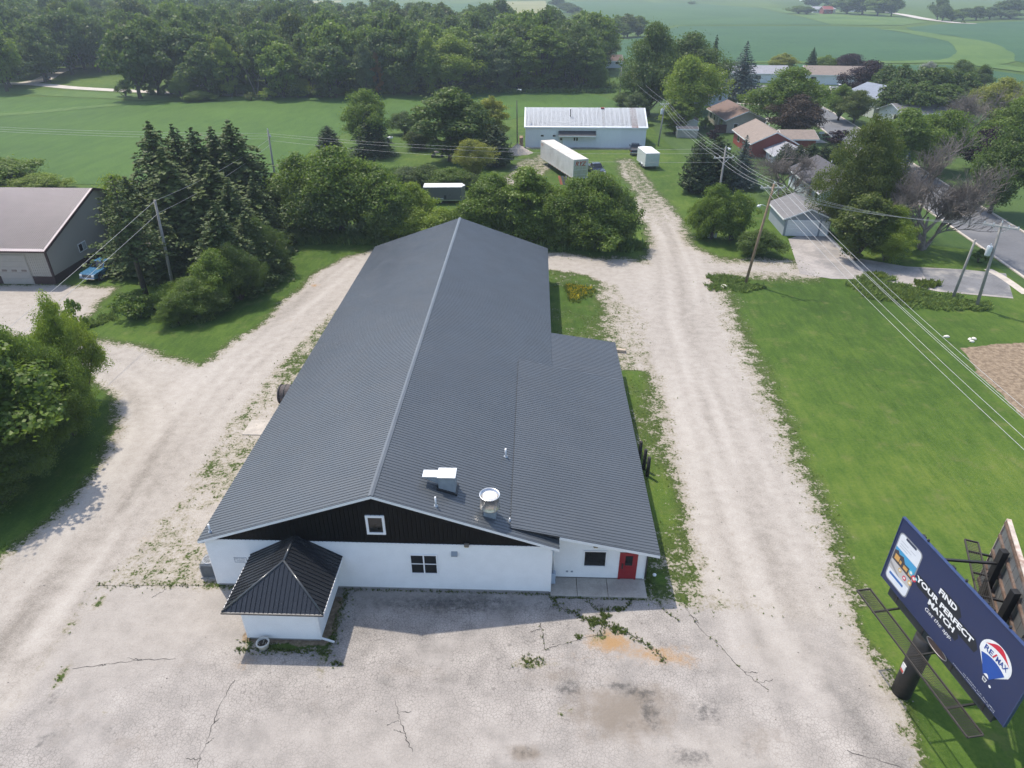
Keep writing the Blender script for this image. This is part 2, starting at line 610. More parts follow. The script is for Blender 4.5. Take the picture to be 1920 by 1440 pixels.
def ground_material(paved):
    t = NT('paved_ground' if paved else 'site_ground')
    p = t.pos()
    cov_ = t.attr('cov'); asp_ = t.attr('asp'); tone_ = t.attr('tone')
    # lawn
    n_a = t.noise(p, 0.35, 5.0, 0.6)
    n_b = t.noise(t.mapping(p, scale=(2.2, 0.5, 1), rot=(0, 0, R(-38))), 0.9, 4.0, 0.62)
    n_c = t.noise(p, 5.0, 4.0, 0.75)
    gk = t.math('ADD', t.math('ADD', t.math('MULTIPLY', n_a, 0.40), t.math('MULTIPLY', n_b, 0.36)), t.math('MULTIPLY', n_c, 0.42))
    gk = t.math('ADD', gk, t.math('MULTIPLY', t.attr('ltone'), 0.24))
    ramp = t.node('ShaderNodeValToRGB')
    t.put(ramp.inputs[0], gk)
    e = ramp.color_ramp.elements
    e[0].position = 0.36; e[0].color = (0.030, 0.060, 0.010, 1)
    e[1].position = 0.80; e[1].color = (0.108, 0.150, 0.026, 1)
    x = e.new(0.52); x.color = (0.046, 0.088, 0.013, 1)
    x = e.new(0.65); x.color = (0.069, 0.117, 0.018, 1)
    grass = ramp.outputs[0]
    dry = t.ss(t.noise(p, 0.55, 6.0, 0.7), 0.52, 0.72)
    grass = t.mix(t.math('MULTIPLY', dry, 0.4), grass, (0.16, 0.155, 0.06))
    # gravel
    g1 = t.noise(p, 1.3, 5.0, 0.65)
    g2 = t.noise(p, 14.0, 3.0, 0.7)
    g3 = t.voronoi(p, 22.0, 'F1').outputs['Color']
    sep = t.node('ShaderNodeSeparateColor')
    t.put(sep.inputs[0], g3)
    gg = t.math('ADD', t.math('ADD', t.math('MULTIPLY', g1, 0.5), t.math('MULTIPLY', g2, 0.35)), t.math('MULTIPLY', sep.outputs[0], 0.15))
    gg = t.math('ADD', gg, t.math('MULTIPLY', tone_, 0.20))
    r2 = t.node('ShaderNodeValToRGB')
    t.put(r2.inputs[0], gg)
    e = r2.color_ramp.elements
    e[0].position = 0.22; e[0].color = (0.20, 0.178, 0.152, 1)
    e[1].position = 0.78; e[1].color = (0.44, 0.405, 0.362, 1)
    x = e.new(0.48); x.color = (0.335, 0.303, 0.266, 1)
    gravel = r2.outputs[0]
    loose = t.ss(t.noise(p, 3.2, 4.0, 0.7), 0.60, 0.72)
    gravel = t.mix(t.math('MULTIPLY', loose, 0.45), gravel, (0.24, 0.195, 0.15))
    base = gravel
    if paved:
        # cracked asphalt
        a1 = t.noise(p, 0.7, 6.0, 0.62)
        a2 = t.noise(p, 18.0, 3.0, 0.7)
        ak = t.math('ADD', t.math('ADD', t.math('MULTIPLY', a1, 0.7), t.math('MULTIPLY', a2, 0.3)), t.math('MULTIPLY', tone_, 0.14))
        r3 = t.node('ShaderNodeValToRGB')
        t.put(r3.inputs[0], ak)
        e = r3.color_ramp.elements
        e[0].position = 0.28; e[0].color = (0.18, 0.169, 0.156, 1)
        e[1].position = 0.72; e[1].color = (0.425, 0.392, 0.358, 1)
        x = e.new(0.5); x.color = (0.315, 0.289, 0.264, 1)
        aspc = r3.outputs[0]
        wp = t.node('ShaderNodeVectorMath', operation='ADD')
        nz = t.node('ShaderNodeTexNoise')
        t.put(nz.inputs['Vector'], p)
        nz.inputs['Scale'].default_value = 3.0
        sc = t.node('ShaderNodeVectorMath', operation='SCALE')
        t.put(sc.inputs[0], nz.outputs['Color'])
        sc.inputs['Scale'].default_value = 0.16
        t.put(wp.inputs[0], p); t.put(wp.inputs[1], sc.outputs[0])
        v1 = t.voronoi(wp.outputs[0], 6.5)
        crk = t.ss(v1.outputs['Distance'], 0.015, 0.085, 1.0, 0.0)
        zone = t.ss(t.noise(p, 0.32, 4.0, 0.6), 0.34, 0.52)
        crk = t.math('MULTIPLY', crk, t.math('ADD', t.math('MULTIPLY', zone, 0.7), 0.26))
        v2 = t.voronoi(wp.outputs[0], 0.55)
        crk2 = t.ss(v2.outputs['Distance'], 0.003, 0.012, 0.55, 0.0)
        crk2 = t.math('MULTIPLY', crk2, t.ss(t.noise(p, 0.5, 2.0), 0.5, 0.6))
        crk = t.math('MAXIMUM', crk, crk2)
        crk = t.math('MULTIPLY', crk, t.math('SUBTRACT', 1.0, t.math('MULTIPLY', t.attr('dust'), 0.75)))
        aspc = t.mix(t.math('MULTIPLY', crk, 0.62), aspc, (0.11, 0.10, 0.09))
        aspc = t.mix(t.math('MULTIPLY', t.attr('dust'), 0.65), aspc, gravel)
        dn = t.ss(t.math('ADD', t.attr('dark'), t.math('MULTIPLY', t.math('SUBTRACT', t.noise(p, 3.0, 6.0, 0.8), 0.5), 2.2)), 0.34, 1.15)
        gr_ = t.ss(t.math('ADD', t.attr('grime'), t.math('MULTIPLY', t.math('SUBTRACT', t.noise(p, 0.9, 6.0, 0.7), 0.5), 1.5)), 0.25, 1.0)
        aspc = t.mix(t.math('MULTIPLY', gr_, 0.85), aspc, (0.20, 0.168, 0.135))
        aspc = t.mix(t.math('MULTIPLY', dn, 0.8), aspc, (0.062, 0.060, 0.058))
        base = t.mix(asp_, gravel, aspc)
    on = t.ss(t.math('ADD', t.attr('orange'), t.math('MULTIPLY', t.math('SUBTRACT', t.noise(p, 2.0, 6.0, 0.78), 0.5), 1.9)), 0.30, 1.15)
    base = t.mix(t.math('MULTIPLY', on, 0.9), base, (0.33, 0.20, 0.088))
    soil = t.mix(t.ss(t.noise(p, 2.6, 5.0, 0.7), 0.35, 0.65), (0.15, 0.11, 0.075), (0.29, 0.225, 0.155))
    dmask = t.ss(t.math('ADD', t.attr('dirt'), t.math('MULTIPLY', t.math('SUBTRACT', t.noise(p, 1.8, 4.0), 0.5), 0.9)), 0.42, 0.58)
    # plants over gravel and asphalt: share of ground covered
    pn = t.math('ADD', t.math('MULTIPLY', t.noise(p, 1.2, 5.0, 0.68), 0.5), t.math('MULTIPLY', t.noise(p, 5.5, 5.0, 0.72), 0.5))
    thr = t.math('ADD', 0.5, t.math('MULTIPLY', t.math('SUBTRACT', 0.5, cov_), 0.31))
    gm = t.ss(pn, t.math('SUBTRACT', thr, 0.025), t.math('ADD', thr, 0.035))
    gm = t.math('MAXIMUM', t.math('MULTIPLY', gm, t.ss(cov_, 0.03, 0.16)), t.ss(cov_, 0.86, 0.98))
    weedc = t.mix(t.ss(n_c, .35, .65), (0.032, 0.052, 0.012), (0.072, 0.098, 0.022))
    grass = t.mix(t.ss(cov_, 0.62, 0.95), weedc, grass)
    out = t.mix(gm, base, grass)
    # dry litter where plants thin out
    lit = t.math('MULTIPLY', t.ss(pn, t.math('SUBTRACT', thr, 0.10), t.math('SUBTRACT', thr, 0.01)), t.math('SUBTRACT', 1.0, gm))
    lit = t.math('MULTIPLY', lit, t.ss(cov_, 0.02, 0.25))
    out = t.mix(t.math('MULTIPLY', lit, 0.5), out, (0.21, 0.18, 0.105))
    out = t.mix(dmask, out, soil)
    ym = t.math('MULTIPLY', t.ss(t.math('MULTIPLY', t.attr('yel'), t.noise(p, 2.2, 5.0, 0.75)), 0.36, 0.46), gm)
    out = t.mix(ym, out, (0.36, 0.30, 0.02))
    t.color(out)
    t.rough(0.9)
    t.bsdf.inputs['Specular IOR Level'].default_value = 0.15
    t.bump(t.noise(p, 9.0, 2.0, 0.7), 0.6, 0.05)
    return t.m


GROUND_MAT = ground_material(False)
PAVED_MAT = ground_material(True)
f_pav = (asp > 0).reshape(-1)
ii = (np.arange(ny - 1)[:, None] * nx + np.arange(nx - 1)[None, :]).ravel()
quads = np.stack([ii, ii + 1, ii + 1 + nx, ii + nx], 1)
fcx = gx[quads].mean(1); fcy = gy[quads].mean(1)
f_lot = s_lot[quads].mean(1) < 0
f_l = (~f_lot) & (s_dl[quads].mean(1) < 0)
f_r = (~f_lot) & (~f_l) & (s_dr[quads].mean(1) < 0)
f_g = ~(f_lot | f_l | f_r)


def sheet(name, mask):
    q = quads[mask]
    u, inv = np.unique(q, return_inverse=True)
    inv = inv.reshape(q.shape)
    me = bpy.data.meshes.new(name)
    co = np.stack([gx[u], gy[u], np.zeros(len(u))], 1)
    me.from_pydata(co.tolist(), [], inv.tolist())
    for k, a in ATTR.items():
        at = me.attributes.new(k, 'FLOAT', 'POINT')
        at.data.foreach_set('value', a[u].astype(np.float32))
    me.materials.append(GROUND_MAT)
    me.materials.append(PAVED_MAT)
    me.polygons.foreach_set('material_index', f_pav[q].any(1).astype(np.int32))
    me.update()
    o = link(name, me)
    o['kind'] = 'structure'
    return o


ground = sheet('ground', f_g)
lot = sheet('parking_lot', f_lot)
sheet('gravel_drive', f_l)
sheet('gravel_drive', f_r)


def flat(name, pts, z, m, kind='structure', thick=None):
    """a level sheet from an outline in metres"""
    me = bpy.data.meshes.new(name)
    me.from_pydata([(x, y, z) for x, y in pts], [], [tuple(range(len(pts)))])
    if len(pts) > 4:
        import bmesh
        bm = bmesh.new(); bm.from_mesh(me)
        bmesh.ops.triangulate(bm, faces=bm.faces[:])
        bmesh.ops.recalc_face_normals(bm, faces=bm.faces[:])
        bm.to_mesh(me); bm.free()
    if me.polygons and me.polygons[0].normal.z < 0:
        me.flip_normals()
    me.materials.append(m)
    o = link(name, me)
    if kind:
        o['kind'] = kind
    return o


def smooth_line(pts, n=8):
    """Catmull-Rom through 2D points"""
    pts = [Vector((p[0], p[1])) for p in pts]
    out = []
    q = [pts[0] * 2 - pts[1]] + pts + [pts[-1] * 2 - pts[-2]]
    for i in range(1, len(q) - 2):
        for k in range(n):
            t = k / n
            out.append(0.5 * ((2 * q[i]) + (q[i + 1] - q[i - 1]) * t + (2 * q[i - 1] - 5 * q[i] + 4 * q[i + 1] - q[i + 2]) * t * t
                              + (3 * q[i] - q[i - 1] - 3 * q[i + 1] + q[i + 2]) * t ** 3))
    out.append(pts[-1])
    return out


def strip(name, line, width, z, m, kind='structure', n=8, wob_=0.0, ends=None):
    """a ribbon along a smooth line; width may be a list"""
    c = smooth_line(line, n)
    vs, fs = [], []
    for i, p in enumerate(c):
        d = (c[min(i + 1, len(c) - 1)] - c[max(i - 1, 0)]).normalized()
        nn = Vector((-d.y, d.x))
        w = width if not isinstance(width, (list, tuple)) else np.interp(i / (len(c) - 1) * (len(width) - 1), range(len(width)), width)
        w1 = w * (0.5 + wob_ * random.uniform(-.5, .5)); w2 = w * (0.5 + wob_ * random.uniform(-.5, .5))
        vs += [(p.x + nn.x * w1, p.y + nn.y * w1, z), (p.x - nn.x * w2, p.y - nn.y * w2, z)]
        if i:
            fs.append((2 * i - 2, 2 * i - 1, 2 * i + 1, 2 * i))
    me = bpy.data.meshes.new(name)
    me.from_pydata(vs, [], fs)
    if me.polygons[0].normal.z < 0:
        me.flip_normals()
    me.materials.append(m)
    o = link(name, me)
    if kind:
        o['kind'] = kind
    return o


# ---- crops and far land
def field_material(name, c0, c1, row=None, soil=None, rowdir=66.0, patch=None):
    t = NT(name)
    p = t.pos()
    n1 = t.noise(p, 0.02, 4.0, 0.55)
    n2 = t.noise(t.mapping(p, scale=(1, .25, 1), rot=(0, 0, R(90 - rowdir))), 0.5, 4.0, 0.6)
    n3 = t.noise(p, 3.0, 3.0, 0.65)
    k = t.math('ADD', t.math('ADD', t.math('MULTIPLY', n1, 0.45), t.math('MULTIPLY', n2, 0.35)), t.math('MULTIPLY', n3, 0.25))
    c = t.mix(t.ss(k, 0.36, 0.68), c0, c1)
    h = n3
    if row:
        wv = t.node('ShaderNodeTexWave', wave_type='BANDS', bands_direction='X', wave_profile='SIN')
        t.put(wv.inputs['Vector'], t.mapping(p, rot=(0, 0, R(90 - rowdir))))
        wv.inputs['Scale'].default_value = 1.0 / row * math.pi * 2 / 20.0
        wv.inputs['Distortion'].default_value = 0.12
        wv.inputs['Detail'].default_value = 1.0
        wv.inputs['Detail Scale'].default_value = 0.4
        gap = t.ss(wv.outputs['Fac'], 0.0, 0.42, 1.0, 0.0)
        gap = t.math('MULTIPLY', gap, t.ss(t.noise(p, 0.03, 3.0, 0.6), 0.35, 0.60, 0.35, 0.95))
        c = t.mix(gap, c, soil or (0.17, 0.13, 0.085))
        h = t.math('ADD', n3, t.math('MULTIPLY', wv.outputs['Fac'], 1.5))
    if patch:
        c = t.mix(t.math('MULTIPLY', t.ss(t.noise(p, 0.035, 5.0, 0.65), 0.60, 0.72), 0.5), c, patch)
    t.color(c)
    t.rough(0.85)
    t.bsdf.inputs['Specular IOR Level'].default_value = 0.2
    t.bump(h, 0.6, 0.15)
    return t.m


SOY = field_material('soybean_crop', (0.038, 0.092, 0.012), (0.076, 0.148, 0.020), row=0.76, patch=(0.070, 0.15, 0.028), soil=(0.030, 0.062, 0.016))
SOY2 = field_material('far_crop', (0.024, 0.072, 0.027), (0.042, 0.102, 0.036), patch=(0.04, 0.10, 0.04))
PALE = field_material('ripe_crop', (0.16, 0.17, 0.06), (0.24, 0.23, 0.10))
TEAL = field_material('far_maize', (0.032, 0.080, 0.024), (0.052, 0.112, 0.032))
GRASSY = field_material('rough_grass', (0.050, 0.105, 0.020), (0.098, 0.158, 0.032))
YARD = field_material('yard_grass', (0.034, 0.072, 0.016), (0.074, 0.120, 0.026))
LIMEST = mat('limestone_gravel', (0.46, 0.42, 0.37), 0.9, var=0.1, scale=0.4, coords='pos')
TARMAC = mat('street_asphalt', (0.12, 0.122, 0.13), 0.85, var=0.12, scale=0.25, coords='pos', col2=(0.19, 0.185, 0.18), amount=0.5)
PATCHED = mat('lane_asphalt', (0.30, 0.275, 0.255), 0.88, var=0.16, scale=0.35, coords='pos', col2=(0.17, 0.165, 0.165), amount=0.75, bump=.2)
KERB = mat('kerb_concrete', (0.46, 0.41, 0.35), 0.85, var=0.1, scale=1.0, coords='pos')
SLAB = mat('slab_concrete', (0.40, 0.36, 0.31), 0.85, var=0.12, scale=1.4, coords='pos', col2=(0.30, 0.27, 0.24), amount=.5, bump=.15)

flat('soybean_field', XY([(-700, 215), (-200, 188), (0, 181), (150, 184), (300, 193), (400, 190), (520, 184), (640, 179), (830, 172),
                          (960, 169), (1060, 171), (1120, 178), (1156, 192), (1165, 203), (1140, 212), (985, 216), (960, 224), (820, 228),
                          (700, 236), (640, 252), (590, 275), (548, 318), (530, 345), (470, 372), (180, 346), (0, 346), (-500, 350)]), 0.05, SOY)
strip('grass_waterway', XY([(-120, 217), (0, 216), (120, 206), (240, 195), (340, 187)]), [4.5, 5, 5, 4, 2.5], 0.10, GRASSY, wob_=.15)
strip('gravel_road', XY([(-250, 154), (-60, 155), (60, 158), (140, 165), (250, 171), (330, 174), (400, 177), (470, 179)]), 4.6, 0.06, LIMEST)
strip('gravel_road', XY([(40, 158), (78, 150), (98, 140), (120, 131), (150, 126)]), [8, 6, 5, 5, 5], 0.055, LIMEST)
strip('farm_track', XY([(338, 173), (366, 166), (382, 157), (396, 146)]), 3.4, 0.055, mat('old_track', (0.25, 0.24, 0.22), 0.9, var=.15, coords='pos'))
strip('verge', XY([(-250, 163), (0, 170), (150, 177), (300, 184), (420, 185), (640, 176)]), [9, 9, 9, 8, 6, 4], 0.045, GRASSY, wob_=.12)

# open farmland to the right and beyond
flat('crop_field', XY([(1120, 78), (1180, 74), (1275, 49), (1400, 49), (1560, 49), (1640, 52), (1660, 56), (1720, 66), (1780, 78), (1806, 92), (1806, 104),
                       (1775, 113), (1700, 114), (1560, 116), (1440, 115), (1340, 116), (1130, 112)]), 0.10, SOY2)
flat('crop_field', XY([(1697, 52), (1760, 46), (1920, 40), (2100, 38), (2300, 100), (2100, 115), (1920, 118), (1872, 108), (1862, 96), (1835, 78), (1790, 68), (1720, 60)]), 0.12, SOY2)
flat('crop_field', XY([(1130, 70), (1270, 47), (1560, 47), (1500, 32), (1420, 15), (1300, 6), (1040, 3), (1045, 22), (1100, 30)]), 0.16, TEAL)
flat('crop_field', XY([(930, 27), (948, 3), (1022, 2), (1030, 18), (1050, 24)]), 0.2, PALE)
flat('crop_field', XY([(400, 10), (590, 5), (930, 8), (925, 26), (700, 30)]), 0.18, TEAL)
flat('crop_field', XY([(560, 2), (640, 1), (640, 5), (560, 7)]), 0.3, PALE)
flat('grass_waterway', XY([(1418, 12), (1500, 19), (1560, 24), (1640, 27), (1685, 33), (1740, 42), (1690, 48), (1560, 47), (1500, 31)]), 0.22, GRASSY)
strip('grass_waterway', XY([(1660, 55), (1700, 59), (1760, 69), (1815, 79), (1843, 96), (1838, 112), (1810, 118)]), [10, 13, 16, 19, 22, 24, 22], 0.2, GRASSY, wob_=.05)
strip('grass_waterway', XY([(1330, 118), (1440, 117), (1560, 118), (1700, 117), (1800, 117), (1930, 133), (2100, 150)]), [7, 6, 7, 8, 12, 13, 14], 0.22, GRASSY, wob_=.08)
flat('crop_field', XY([(1330, 121), (1560, 121), (1790, 123), (1930, 143), (2100, 165), (2000, 175), (1760, 140), (1560, 134), (1330, 130)]), 0.14, SOY2)
strip('gravel_road', XY([(1560, 22), (1640, 22), (1687, 27), (1735, 36), (1790, 43), (1830, 45)]), [3, 4, 9, 10, 8, 5], 0.3, LIMEST)
flat('yard', XY([(1205, 190), (1260, 165), (1340, 133), (1560, 136), (1760, 143), (2000, 180), (2300, 330), (2300, 560), (1920, 540), (1830, 470),
                 (1500, 430), (1400, 380), (1290, 300), (1230, 250)]), 0.012, YARD)

# ================================================================ THE LONG BUILDING
WHITE = mat('white_siding', (0.80, 0.80, 0.79), 0.5, var=0.025, scale=1.2)
TRIM = mat('white_trim', (0.80, 0.80, 0.80), 0.4, var=0.03)
BLACKM = mat('black_gable_metal', (0.0045, 0.0045, 0.0048), 0.5, var=0.2, spec=.15)
GLASS = mat('dark_glass', (0.012, 0.013, 0.014), 0.06, var=0.1, spec=.6)
REDP = mat('red_door_paint', (0.28, 0.018, 0.024), 0.4, var=0.06)
DARKM = mat('dark_metal', (0.03, 0.03, 0.032), 0.5, var=0.1)
GALV = mat('galvanised_steel', (0.62, 0.65, 0.67), 0.38, metal=0.85, var=0.08, scale=5)
GREYP = mat('grey_paint', (0.26, 0.29, 0.32), 0.5, var=0.08)
PVC = mat('white_pipe', (0.78, 0.78, 0.78), 0.4, var=0.03)
CONC = mat('foundation_concrete', (0.33, 0.31, 0.29), 0.9, var=0.12)


def roof_material(name, col, rough):
    t = NT(name)
    o = t.pos()
    n1 = t.noise(o, 0.25, 4.0, 0.6)
    n2 = t.noise(o, 6.0, 3.0, 0.6)
    k = t.math('ADD', t.math('MULTIPLY', n1, 0.75), t.math('MULTIPLY', n2, 0.25))
    t.color(t.mix(t.ss(k, 0.3, 0.7), tuple(c * .93 for c in col), tuple(c * 1.07 for c in col)))
    t.rough(t.ss(t.noise(o, 0.6, 4.0), 0.3, 0.7, rough - 0.04, rough + 0.05))
    t.bsdf.inputs['Specular IOR Level'].default_value = 0.6
    # slight waviness of the thin sheets
    t.bump(t.noise(t.mapping(o, scale=(.5, 1.3, .5)), 1.0, 2.0), 0.25, 0.02)
    return t.m


ROOFM = roof_material('charcoal_roof_metal', (0.074, 0.083, 0.092), 0.38)
PORCHR = roof_material('black_roof_metal', (0.022, 0.024, 0.028), 0.24)

RX, RZ = -7.90, 6.82            # ridge
EL, ER, EZ = -17.45, 1.65, 3.50  # eaves
SL = (RZ - EZ) / (ER - RX)
Y0, Y1 = 26.20, 72.30
WX0, WX1, WY0, WY1, WZ = -17.15, 1.24, 26.42, 72.0, 3.44

bld = empty('commercial_building', (RX, 26.42, 0))
tag(bld, 'long single storey white building with charcoal ribbed metal roof and black gable front', 'building')
OFF = Vector((-RX, -26.42, 0))


class LB(MB):
    """builder in world metres for parts of the building (root stands at the gable's foot)"""

    def build(self, name, m=None, parent=None, **kw):
        if parent is bld or parent is None:
            self.v = [(x + OFF.x, y + OFF.y, z) for x, y, z in self.v]
            return MB.build(self, name, m, parent or bld, **kw)
        self.v = [(x + OFF.x, y + OFF.y, z) for x, y, z in self.v]
        return MB.build(self, name, m, parent, **kw)


def lap_wall(mb, a, b, z0, z1, top=None, step=0.115, proud=0.026, out=None):
    """clapboards between ground points a and b; top(u) gives the upper edge at distance u"""
    a = Vector(a); b = Vector(b)
    d = (b - a); L = d.length; d.normalize()
    n = Vector((d.y, -d.x)) if out is None else Vector(out)
    z = z0
    while z < z1 - 1e-6:
        zt = min(z + step, z1)
        for (u0, u1) in ([(0, L)] if top is None else [(L * i / 24, L * (i + 1) / 24) for i in range(24)]):
            if top is not None:
                m = min(top(u0), top(u1))
                if m < z + 0.01:
                    continue
                zz = min(zt, m)
            else:
                zz = zt
            p = [a + d * u0, a + d * u1]
            lo = [q + n * proud for q in p]; hi = [q + n * 0.002 for q in p]
            mb.add([(lo[0].x, lo[0].y, z), (lo[1].x, lo[1].y, z), (hi[1].x, hi[1].y, zz), (hi[0].x, hi[0].y, zz),
                    (p[0].x, p[0].y, z), (p[1].x, p[1].y, z)],
                   [(0, 1, 2, 3), (4, 5, 1, 0)])
        z = zt


# walls: solid core with clapboards laid on it
core = LB()
core.box(WX0, WX1, WY0, WY1, 0.16, WZ)
core.box(1.24, 6.46, 27.51, 44.9, 0.16, 2.78)
core.box(1.24, 6.46, 44.9, 51.2, 0.16, 2.60)
core.prism([(1.24, 2.80), (6.46, 2.80), (1.24, 3.90)], 27.51, 44.9, lambda u, v, w: (u, w, v))
walls = core.build('wall', WHITE)
found = LB()
found.box(WX0 + .02, WX1 - .02, WY0 + .02, WY1 - .02, -0.2, 0.16)
found.box(1.22, 6.44, 27.53, 51.18, -0.2, 0.16)
found.build('foundation', CONC)
lp = LB()
lap_wall(lp, (WX0, WY0), (WX1, WY0), 0.17, WZ - .02)
lap_wall(lp, (WX0, WY1), (WX0, WY0), 0.17, WZ - .02)
lap_wall(lp, (WX1, 51.2), (WX1, WY1), 0.17, WZ - .02)
lap_wall(lp, (1.44, 27.51), (6.46, 27.51), 0.17, 3.75, top=lambda u: 2.80 + (5.02 - u) * 0.2147)
lap_wall(lp, (6.46, 27.51), (6.46, 51.2), 0.17, 2.58)
lp.build('clapboards', WHITE)
for (x, y, h) in ((WX0, WY0, WZ), (WX1, WY0, WZ - .02), (6.46, 27.51, 2.70)):
    LB().box(x - .05, x + .05, y - .022, y + .05, 0.12, h).build('corner_trim', TRIM)

# black ribbed gable
gb = LB()
gz = lambda x: RZ - 0.10 - SL * abs(x - RX)
pts = [(WX0 + .02, WZ), (WX1 - .02, WZ), (WX1 - .02, gz(WX1)), (RX, gz(RX)), (WX0 + .02, gz(WX0))]
gb.prism(pts, WY0 - .005, WY0 + .06, lambda u, v, w: (u, w, v))
x = WX0 + .15
while x < WX1 - .1:
    gb.box(x - .016, x + .016, WY0 - .035, WY0 - .004, WZ + .01, max(WZ + .03, gz(x) - .02))
    x += 0.2286
gb.build('gable_panel', BLACKM)
LB().prism([(WX0 + .02, WZ), (WX1 - .02, WZ), (WX1 - .02, gz(WX1)), (RX, gz(RX)), (WX0 + .02, gz(WX0))], WY1 - .06, WY1 + .005,
           lambda u, v, w: (u, w, v)).build('gable_panel', BLACKM)
LB().box(WX0, WX1, WY0 - .045, WY0 + .01, WZ - .05, WZ + .025).build('drip_flashing', TRIM)

# roof: decks with separate ribbed sheets on top
RUNR = ER - RX; LEN = math.hypot(RUNR, RZ - EZ); ANG = math.atan2(RZ - EZ, RUNR)


def panel_mesh(length, width, nrib=4, rib=0.025, name='roof_panel', m=ROOFM):
    mb = MB()
    prof = [(0.0, 0.0)]
    s = width / nrib
    for k in range(nrib):
        c = (k + 0.5) * s
        prof += [(c - .030, 0), (c - .020, rib), (c + .020, rib), (c + .030, 0)]
    prof.append((width, 0.0))
    n = len(prof)
    vs = [(0, v, h) for v, h in prof] + [(length, v, h) for v, h in prof]
    fs = [(i, i + n, i + n + 1, i + 1) for i in range(n - 1)]
    # turned-down lower edge
    vs += [(length, v, -0.03) for v, h in prof]
    fs += [(i + n, i + 2 * n, i + 2 * n + 1, i + n + 1) for i in range(n - 1)]
    mb.add(vs, fs)
    return mb.mesh(name, m)


deck = LB()
T = 0.06
deck.prism([(RX, RZ - .02), (ER - .02, EZ - .02), (ER - .02, EZ - .16), (RX, RZ - .22), (EL + .02, EZ - .16), (EL + .02, EZ - .02)],
           Y0 + .02, Y1 - .02, lambda u, v, w: (u, w, v))
roof = deck.build('roof', DARKM)
NP = 50
PW = (Y1 - Y0) / NP
pm = panel_mesh(LEN, PW)
for k in range(NP):
    y = Y0 + k * PW
    link('roof_panel', pm, roof, (0, y + OFF.y, RZ), (0, ANG, 0))
    link('roof_panel', pm, roof, (0, y + PW + OFF.y, RZ), (0, ANG, math.pi))
rc = LB()
for s in (-1, 1):
    ux = math.cos(ANG) * s; uz = -math.sin(ANG)
    a = (RX, RZ + .045); b = (RX + ux * .14, RZ + uz * .14 + .045); c = (RX + ux * .165, RZ + uz * .165 + .012)
    for p, q in ((a, b), (b, c)):
        rc.add([(p[0], Y0 - .02, p[1]), (q[0], Y0 - .02, q[1]), (q[0], Y1 + .02, q[1]), (p[0], Y1 + .02, p[1])], [(0, 1, 2, 3)])
rc.build('ridge_cap', roof_material('ridge_metal', (0.10, 0.11, 0.12), 0.34), roof)
# white rake boards and eave fascia
fa = LB()
for s, ex in ((-1, EL), (1, ER)):
    for yy in (Y0, Y1 - .05):
        fa.prism([(RX, RZ - .035), (ex, EZ - .035), (ex, EZ - .20), (RX, RZ - .20)], yy, yy + .045, lambda u, v, w: (u, w, v))
    fa.box(ex - .02 if s > 0 else ex + .0, ex if s > 0 else ex + .02, Y0 + .05, Y1 - .05, EZ - .2, EZ - .035)
fa.build('rake_board', TRIM, roof)
so = LB()
so.box(EL + .02, WX0, Y0 + .05, Y1 - .05, EZ - .215, EZ - .19)
so.box(WX1, ER - .02, Y0 + .05, Y1 - .05, EZ - .215, EZ - .19)
so.build('soffit', TRIM, roof)

# lean-to roofs
for (xa, za, xb, zb, ya, yb, n) in ((-0.92, 4.47, 7.02, 2.76, 26.68, 44.95, 20), (1.60, 3.52, 7.06, 2.70, 44.97, 51.40, 7)):
    ang = math.atan2(za - zb, xb - xa); ln = math.hypot(za - zb, xb - xa)
    dk = LB()
    dk.prism([(xa, za - .02), (xb - .02, zb - .02), (xb - .02, zb - .14), (xa, za - .14)], ya + .02, yb - .02, lambda u, v, w: (u, w, v))
    r2_ = dk.build('lean_to_roof', DARKM)
    pw = (yb - ya) / n
    m2 = panel_mesh(ln, pw)
    for k in range(n):
        link('roof_panel', m2, r2_, (xa + OFF.x, ya + k * pw + OFF.y, za), (0, ang, 0))
    fb = LB()
    xs0 = 1.66 if n == 20 else xa
    zs = lambda x: za - (x - xa) * math.tan(ang)
    fb.prism([(xs0, zs(xs0) - .05), (xb, zb - .05), (xb, zb - .24), (xs0, zs(xs0) - .24)], ya, ya + .04, lambda u, v, w: (u, w, v))
    fb.box(xb - .03, xb, ya + .04, yb, zb - .20, zb - .035)
    fb.prism([(xs0, zs(xs0) - .20), (xb - .03, zb - .20), (xb - .03, zb - .22), (xs0, zs(xs0) - .22)], ya + .04, yb - .05, lambda u, v, w: (u, w, v))
    fb.build('rake_board', TRIM, r2_)


def Wy(px, py, Y):
    d = ray(px, py)
    t = Y / d[1]
    return d[0] * t, CAM_H + d[2] * t


def window(parent, x0, x1, z0, z1, y, frame, pane=GLASS, fw=0.07, mull=(), rails=(), B=LB, depth=.065):
    """a framed window in a wall facing -Y: frame part with panes below it"""
    f = B()
    f.box(x0 - fw, x1 + fw, y - depth, y + .02, z1, z1 + fw)
    f.box(x0 - fw, x1 + fw, y - depth - .015, y + .02, z0 - fw, z0)
    f.box(x0 - fw, x0, y - depth, y + .02, z0, z1)
    f.box(x1, x1 + fw, y - depth, y + .02, z0, z1)
    for m in mull:
        f.box(m - fw * .5, m + fw * .5, y - depth + .004, y + .02, z0, z1)
    xs = [x0] + list(mull) + [x1]
    for r in rails:
        for i in range(len(xs) - 1):
            a = xs[i] + (fw * .5 if i else 0); b = xs[i + 1] - (fw * .5 if i < len(xs) - 2 else 0)
            f.box(a, b, y - depth + .012, y + .02, r - .025, r + .025)
    fo = f.build('window', frame, parent)
    zs_ = [z0] + list(rails) + [z1]
    for i in range(len(xs) - 1):
        for j in range(len(zs_) - 1):
            B().box(xs[i], xs[i + 1], y - .036 + .004 * j, y + .005, zs_[j], zs_[j + 1]).build('pane', pane, fo)
    return fo


